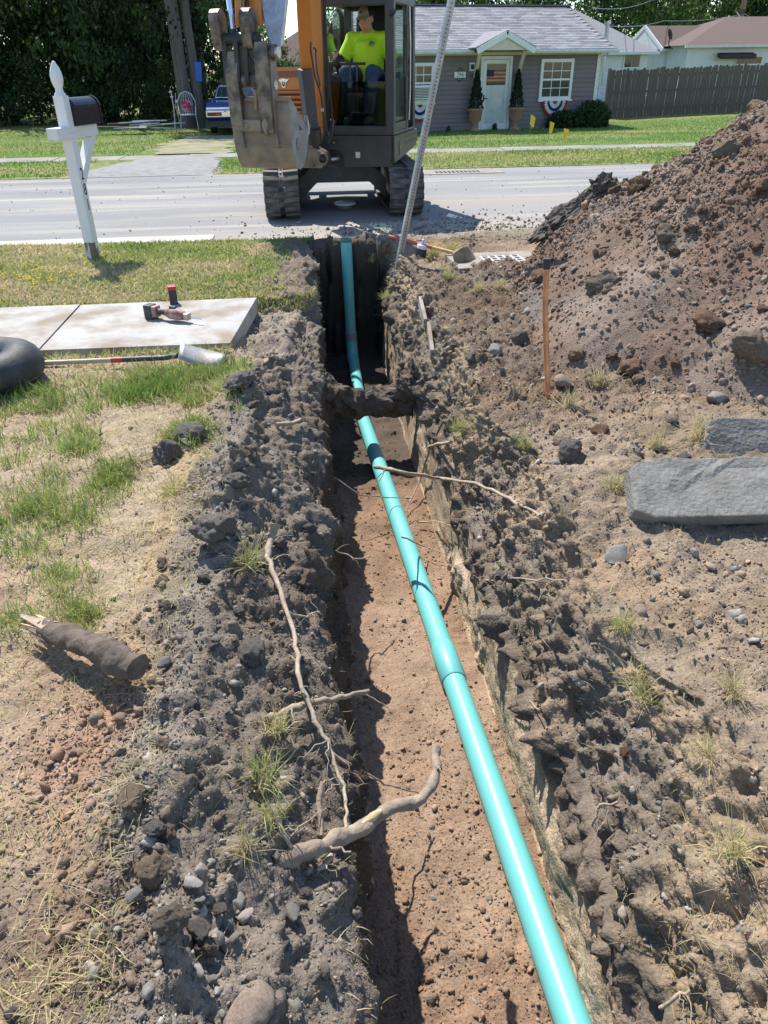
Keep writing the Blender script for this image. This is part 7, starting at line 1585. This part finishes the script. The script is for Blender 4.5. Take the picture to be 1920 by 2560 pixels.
for sg in (-1, 1):
    tl = MB().b2((sg*.92, -.108, .55), (sg*.46, -.09, .66)).build('tail_light', mat('dark_red_lens', (.12, .01, .012), .15), ca, bevel=.006); MB().b2((sg*.62, -.113, .56), (sg*.52, -.107, .65)).build('lamp', mat('red_lens', (.50, .015, .015), .2), tl)
    for yy in (.75, 3.75):
        wh = MB().lathe([(.16, -.10), (.30, -.11), (.34, -.08), (.34, .08), (.30, .11), (.16, .10)], 24, Matrix.Translation((sg*.80, yy, .34)) @ Matrix.Rotation(R(90), 4, 'Y')).build('wheel', mat('tyre', (.012, .012, .012), .8), ca); MB().lathe([(0, sg*.09), (.17, sg*.10)], 20, Matrix.Translation((sg*.80, yy, .34)) @ Matrix.Rotation(R(90), 4, 'Y')).build('rim', M_CHROME, wh)
pq = MB().b2((-.16, -.118, .50), (.16, -.102, .66)).build('number_plate', mat('plate_white', (.62, .66, .70), .5, vscale=60, col2=(.05, .08, .2), fac=(.6, .64)), ca)
MB().b2((-.9, .1, .22), (.9, 4.5, .45)).build('underbody', M_DARK, ca)
MB().b2((-.38, -.112, .66), (-.30, -.10, .70)).build('badge', mat('brass', (.4, .28, .1), .4, .5), ca)
# wrought-iron chair with a flowered cushion
ch = g(493, 312, -.12); ct = thing('garden_chair', 'white wrought-iron garden chair with a red flowered cushion near the car', 'chair', (ch.x, ch.y-2.2, -.13), R(8)); M_WI = mat('white_iron', (.55, .58, .58), .5)
for sx in (-.26, .26):
    for yy in (-.22, .22): MB().tube([(sx, yy, .45), (sx*1.15, yy*1.3, 0)], .012, 6).build('leg', M_WI, ct)
    MB().tube([(sx, -.22, .45), (sx*1.12, -.2, .66), (sx*1.05, .22, .68)], .013, 6).build('arm_rest', M_WI, ct)
MB().lathe([(0, .445), (.29, .445), (.29, .465), (0, .465)], 20).build('seat', M_WI, ct)
MB().tube([(-.27, .24, .46), (-.31, .26, .85), (-.2, .28, 1.08), (0, .29, 1.16), (.2, .28, 1.08), (.31, .26, .85), (.27, .24, .46)], .015, 8).build('back_hoop', M_WI, ct)
for k in range(7): a = -.24+k*.08; MB().tube([(a, .25, .47), (a*1.3, .27, .8), (a*.6, .285, 1.12)], .007, 5).build('back_wire', M_WI, ct)
MB().ball((0, .17, .72), (.2, .06, .2), 16, 10).build('cushion', mat('flower_cushion', (.42, .03, .06), .8, vscale=9, col2=(.5, .3, .35), fac=(.5, .56)), ct)
st_ = thing('plant_stand', 'thin white iron plant stand left of the garden chair', 'stand', (ch.x-.45, ch.y-2.1, -.13))
for k in range(3): a = k*2.1; MB().tube([(math.cos(a)*.14, math.sin(a)*.14, 0), (math.cos(a)*.05, math.sin(a)*.05, .7), (math.cos(a)*.1, math.sin(a)*.1, 1.12+.06*k)], .009, 5).build('leg', M_WI, st_)
for k in range(3): MB().ball((math.cos(k*2.1)*.1, math.sin(k*2.1)*.1, .85+.15*k), (.06, .06, .035), 10, 6).build('leaf_scroll', M_WI, st_)
# heap of old boards in the shade
jp = g(380, 318, -.1)
for k in range(9):
    x_ = jp.x+rnd.uniform(-.9, .9); q = MB().box((0, 0, 0), (rnd.uniform(.7, 1.6), .14, .035)).build('board', mat('pale_board', (.42, .43, .44), .8, var=.2) if k % 3 else M_PICK, bevel=.004)
    q.location = (x_, jp.y-1.5+rnd.uniform(-.3, .3), -.06+.03*k); q.rotation_euler = (rnd.uniform(-.06, .06), rnd.uniform(-.06, .06), rnd.uniform(-.35, .35)); q.name = 'scrap_board'
    props(q, ('pale scrap board in the heap under the trees' if k % 3 else 'dark scrap board in the heap under the trees'), 'board', 'heap of scrap boards')
tq = g(2, 322, -.1); tt = thing('plastic_barrel', 'pale turquoise plastic barrel at the left edge of the lawn', 'barrel', (tq.x-.32, tq.y-2, -.1))
MB().lathe([(0, 0), (.3, 0), (.33, .1), (.34, .5), (.28, .78), (.15, .86), (0, .87)], 20).build('drum', mat('turquoise_plastic', (.22, .45, .46), .4), tt)
# ================================================================== trees and hedges
M_BARK = mat('grey_bark', (.16, .145, .125), .95, vscale=4, col2=(.09, .08, .07), stretch=(3, 3, .35), bump=1., bscale=12, bdist=.04)
M_LEAF = leaf_mat('tree_leaf', .38, .5)
def crown_mesh(seed, clumps, per, size, base, spread=.2, hollow=.35, sp=.7, droop=0.):
    rr = np.random.default_rng(seed)
    d = rr.normal(size=(clumps, 3)); d /= np.linalg.norm(d, axis=1, keepdims=True)
    c = d*(hollow+(1-hollow)*rr.random((clumps, 1))**.7)*(1+.22*rr.normal(size=(clumps, 1)))
    p = np.repeat(c, per, 0)+rr.normal(size=(clumps*per, 3))*spread*np.repeat(.6+.8*rr.random((clumps, 1)), per, 0)*np.array([1, 1, .7])
    tone = np.repeat(.4+1.2*rr.random((clumps, 1))**1.3, per, 0)
    n = len(p); col = np.clip(np.array(base)*tone*(1-sp/2+sp*rr.random((n, 1)))*(1+.1*rr.normal(size=(n, 3))), .004, .6)
    return leaf_cloud('crown', p, np.full(n, size), col, M_LEAF)
DARK1 = [crown_mesh(400+i, 80, 105, .066, (.035, .068, .018), .13, .1) for i in range(3)]
LIGHT = [crown_mesh(420+i, 80, 85, .075, (.09, .155, .03), .13, .2) for i in range(2)]
MIDG = [crown_mesh(430+i, 100, 95, .06, (.055, .11, .024), .12, .15) for i in range(2)]
def tree(label, x, y, h, rx, zc, rz, me, trunk_r=.2, limbs=5, group='trees behind the street', lean=0., ry=None, base=-.3):
    t = thing('tree', label, 'tree', (x, y, base), 0, group)
    q = [(0, 0, -.3), (lean*.3, .05, h*.3), (lean*.7, 0, h*.62), (lean, 0, h*.9)]
    MB().tube(wig(q, 3, trunk_r*.12, int(x*7+y)), [trunk_r*1.25]*2+[trunk_r]*3+[trunk_r*.75]*3+[trunk_r*.4]*2, 10).build('trunk', M_BARK, t)
    for k in range(limbs):
        a = k*2.4+x; z0_ = h*(.35+.1*k); e = Vector((math.cos(a)*rx*.7, math.sin(a)*rx*.5, z0_+h*.22)); s0 = Vector((lean*.6, 0, z0_))
        MB().tube([s0, s0.lerp(e, .5)+Vector((0, 0, .1)), e], [trunk_r*.45, trunk_r*.3, trunk_r*.12], 7).build('limb', M_BARK, t)
    o = link('crown', me, t, False); o.location = (lean*.7, 0, zc); o.scale = (rx, ry or rx*.85, rz); o.rotation_euler = (0, 0, rnd.uniform(0, 6)) if not ry else (0, 0, 0); props(o, kind='stuff')
    return t
# the dark wood at the left
W = [(-11.6, 35.0, 9, 2.6, 3.3, 3.9, 'dark tree at the far left behind the lawn'), (-9.4, 36.2, 10, 2.5, 3.6, 4.2, 'dark tree directly behind the mailbox'), (-7.6, 35.0, 9, 2.4, 3.2, 3.9, 'dark bushy tree right of the mailbox'),
     (-5.9, 36.0, 10, 2.3, 3.6, 4.2, 'dark tree left of the twin trunk'), (-4.2, 37.6, 10, 2.3, 4.6, 3.6, 'dark tree behind the twin trunk'), (-10.4, 40.5, 12, 3.4, 5.2, 5.2, 'tall dark tree in the second row at the left'),
     (-7.0, 41.5, 12, 3.4, 5.4, 5.4, 'tall dark tree in the second row behind the mailbox'), (-13.6, 39.0, 12, 3.2, 5.0, 5.2, 'tall dark tree beyond the left edge'), (-3.6, 43.0, 11, 2.6, 5.6, 4.6, 'tall dark tree behind the parked car')]
for i, (x, y, h, rx, zc, rz, lab) in enumerate(W): tree(lab, x, y, h, rx, zc, rz, DARK1[i % 3], .2, 4, 'dark trees at the left')
for x, y, lab in ((-14.6, 35.5, 'dark bushy tree outside the left edge'), (-17.2, 37.0, 'dark tree further left beyond the lawn'), (-18.5, 42.0, 'tall dark tree far to the left')): tree(lab, x, y, 10, 2.8, 3.8, 4.4, DARK1[int(-x) % 3], .2, 4, 'dark trees at the left')
tw = atY(470, 300, 32.2)
tree('grey twin-trunked tree beside the garden chair, left stem', tw.x+.02, 32.2, 11, 2.2, 7.2, 3.0, DARK1[0], .23, 5, 'dark trees at the left', -.25); tree('grey twin-trunked tree beside the garden chair, right stem', tw.x+.42, 32.4, 11, 2.0, 7.4, 2.8, DARK1[1], .17, 4, 'dark trees at the left', -.1)
bb = atY(496, 180, 31.95); bo = MB().box((0, 0, 0), (.24, .03, .62), rot=(0, R(4), 0)).build('blue_board', mat('blue_plastic', (.015, .10, .42), .5), bevel=.03); bo.location = bb; props(bo, 'blue plastic sled hung on the right tree stem', 'sled'); bo.name = 'plastic_sled'
# understorey along the wood's edge
for i, (x, y, s2, hz) in enumerate(((-12.2, 33.6, 1.4, 1.3), (-10.2, 34.0, 1.5, 1.5), (-8.3, 33.6, 1.3, 1.2), (-6.8, 33.9, 1.3, 1.6), (-5.4, 33.4, 1.0, 1.1), (-2.6, 36.5, 1.3, 1.5), (-1.2, 37.5, 1.4, 1.7))):
    t = thing('hedge_shrub', ('shrub at the far left under the dark trees', 'shrub behind the mailbox under the dark trees', 'shrub right of the mailbox under the dark trees', 'tall shrub above the scrap boards', 'shrub left of the twin trunk', 'sunlit shrub behind the blue car', 'sunlit shrub behind the bucket linkage')[i], 'shrub', (x, y, -.15), 0, 'shrubs at the edge of the wood')
    o = link('foliage', (MIDG if i > 4 else DARK1)[i % 2], t, False); o.scale = (s2, s2*.8, hz); o.location = (0, 0, hz*.75); props(o, kind='stuff'); MB().tube([(0, 0, -.1), (.1, 0, hz)], [.05, .02], 6).build('stem', M_BARK, t)
# pale wood fence behind the car
fk = thing('back_fence', 'dark board fence in the shade behind the parked car', 'fence', (-3.2, 35.3, -.2))
for k in range(26): MB().b2((k*.16, -.01, 0), (k*.16+.145, .012, 1.55+.03*(k % 3))).build('picket', M_PICK, fk)
MB().b2((0, .014, .4), (4.1, .06, .5)).build('rail', M_PICK, fk)
# lighter trees behind the machine and behind the houses
L_ = [(715, 62, 4.0, 2.2, 2.4, 1.9, LIGHT[0], 'sunlit round tree between linkage and boom'), (648, 66, 6.5, 3.0, 2.4, 3.0, LIGHT[1], 'sunlit tree behind the bucket linkage'), (835, 64, 5.0, 2.6, 2.2, 2.5, LIGHT[1], 'light green tree seen through the left cab window'), (905, 58, 9, 4.6, 3.0, 3.8, LIGHT[0], 'light green tree seen through the rear cab window'),
      (985, 60, 9, 4.4, 3.0, 3.6, MIDG[0], 'tree rising behind the cab roof'), (1075, 52, 9, 4.9, 2.8, 3.0, LIGHT[0], 'tree tops above the bungalow ridge, left one'), (1190, 54, 9.2, 4.9, 3.2, 3.2, MIDG[1], 'tree tops above the bungalow ridge, middle one'), (1330, 55, 9.2, 4.8, 3.2, 3.2, MIDG[0], 'tree tops above the bungalow ridge, right one'),
      (1500, 66, 13, 6.2, 4.4, 5.2, MIDG[1], 'tall green tree right of the bungalow gable'), (1600, 70, 13, 6.0, 4.0, 5.0, MIDG[0], 'tall green tree behind the grey hip roof'), (1725, 72, 13, 6.0, 4.0, 5.2, LIGHT[1], 'brighter green tree behind the brown gable'), (1815, 76, 14, 6.4, 4.4, 5.4, MIDG[0], 'tall green tree left of the utility pole'), (1925, 74, 14, 6.4, 4.4, 5.6, MIDG[1], 'tall green tree at the right edge behind the houses'), (1660, 92, 15, 6.2, 5.5, 5.4, MIDG[1], 'distant tree in the gap behind the grey hip roof')]
for px, y, h, zc, rx, rz, me, lab in L_: tree(lab, atY(px, 166, y).x, y, h, rx, zc, rz, me, .25, 3)
for k in range(16):     # far belt that closes the horizon
    x = -60+k*9; y = 105+7*math.sin(k*1.7); tree('hazy tree in the far belt on the horizon', x, y, 6, 6.5, 1.8, 3.4, MIDG[k % 2], .3, 0, 'far tree belt')
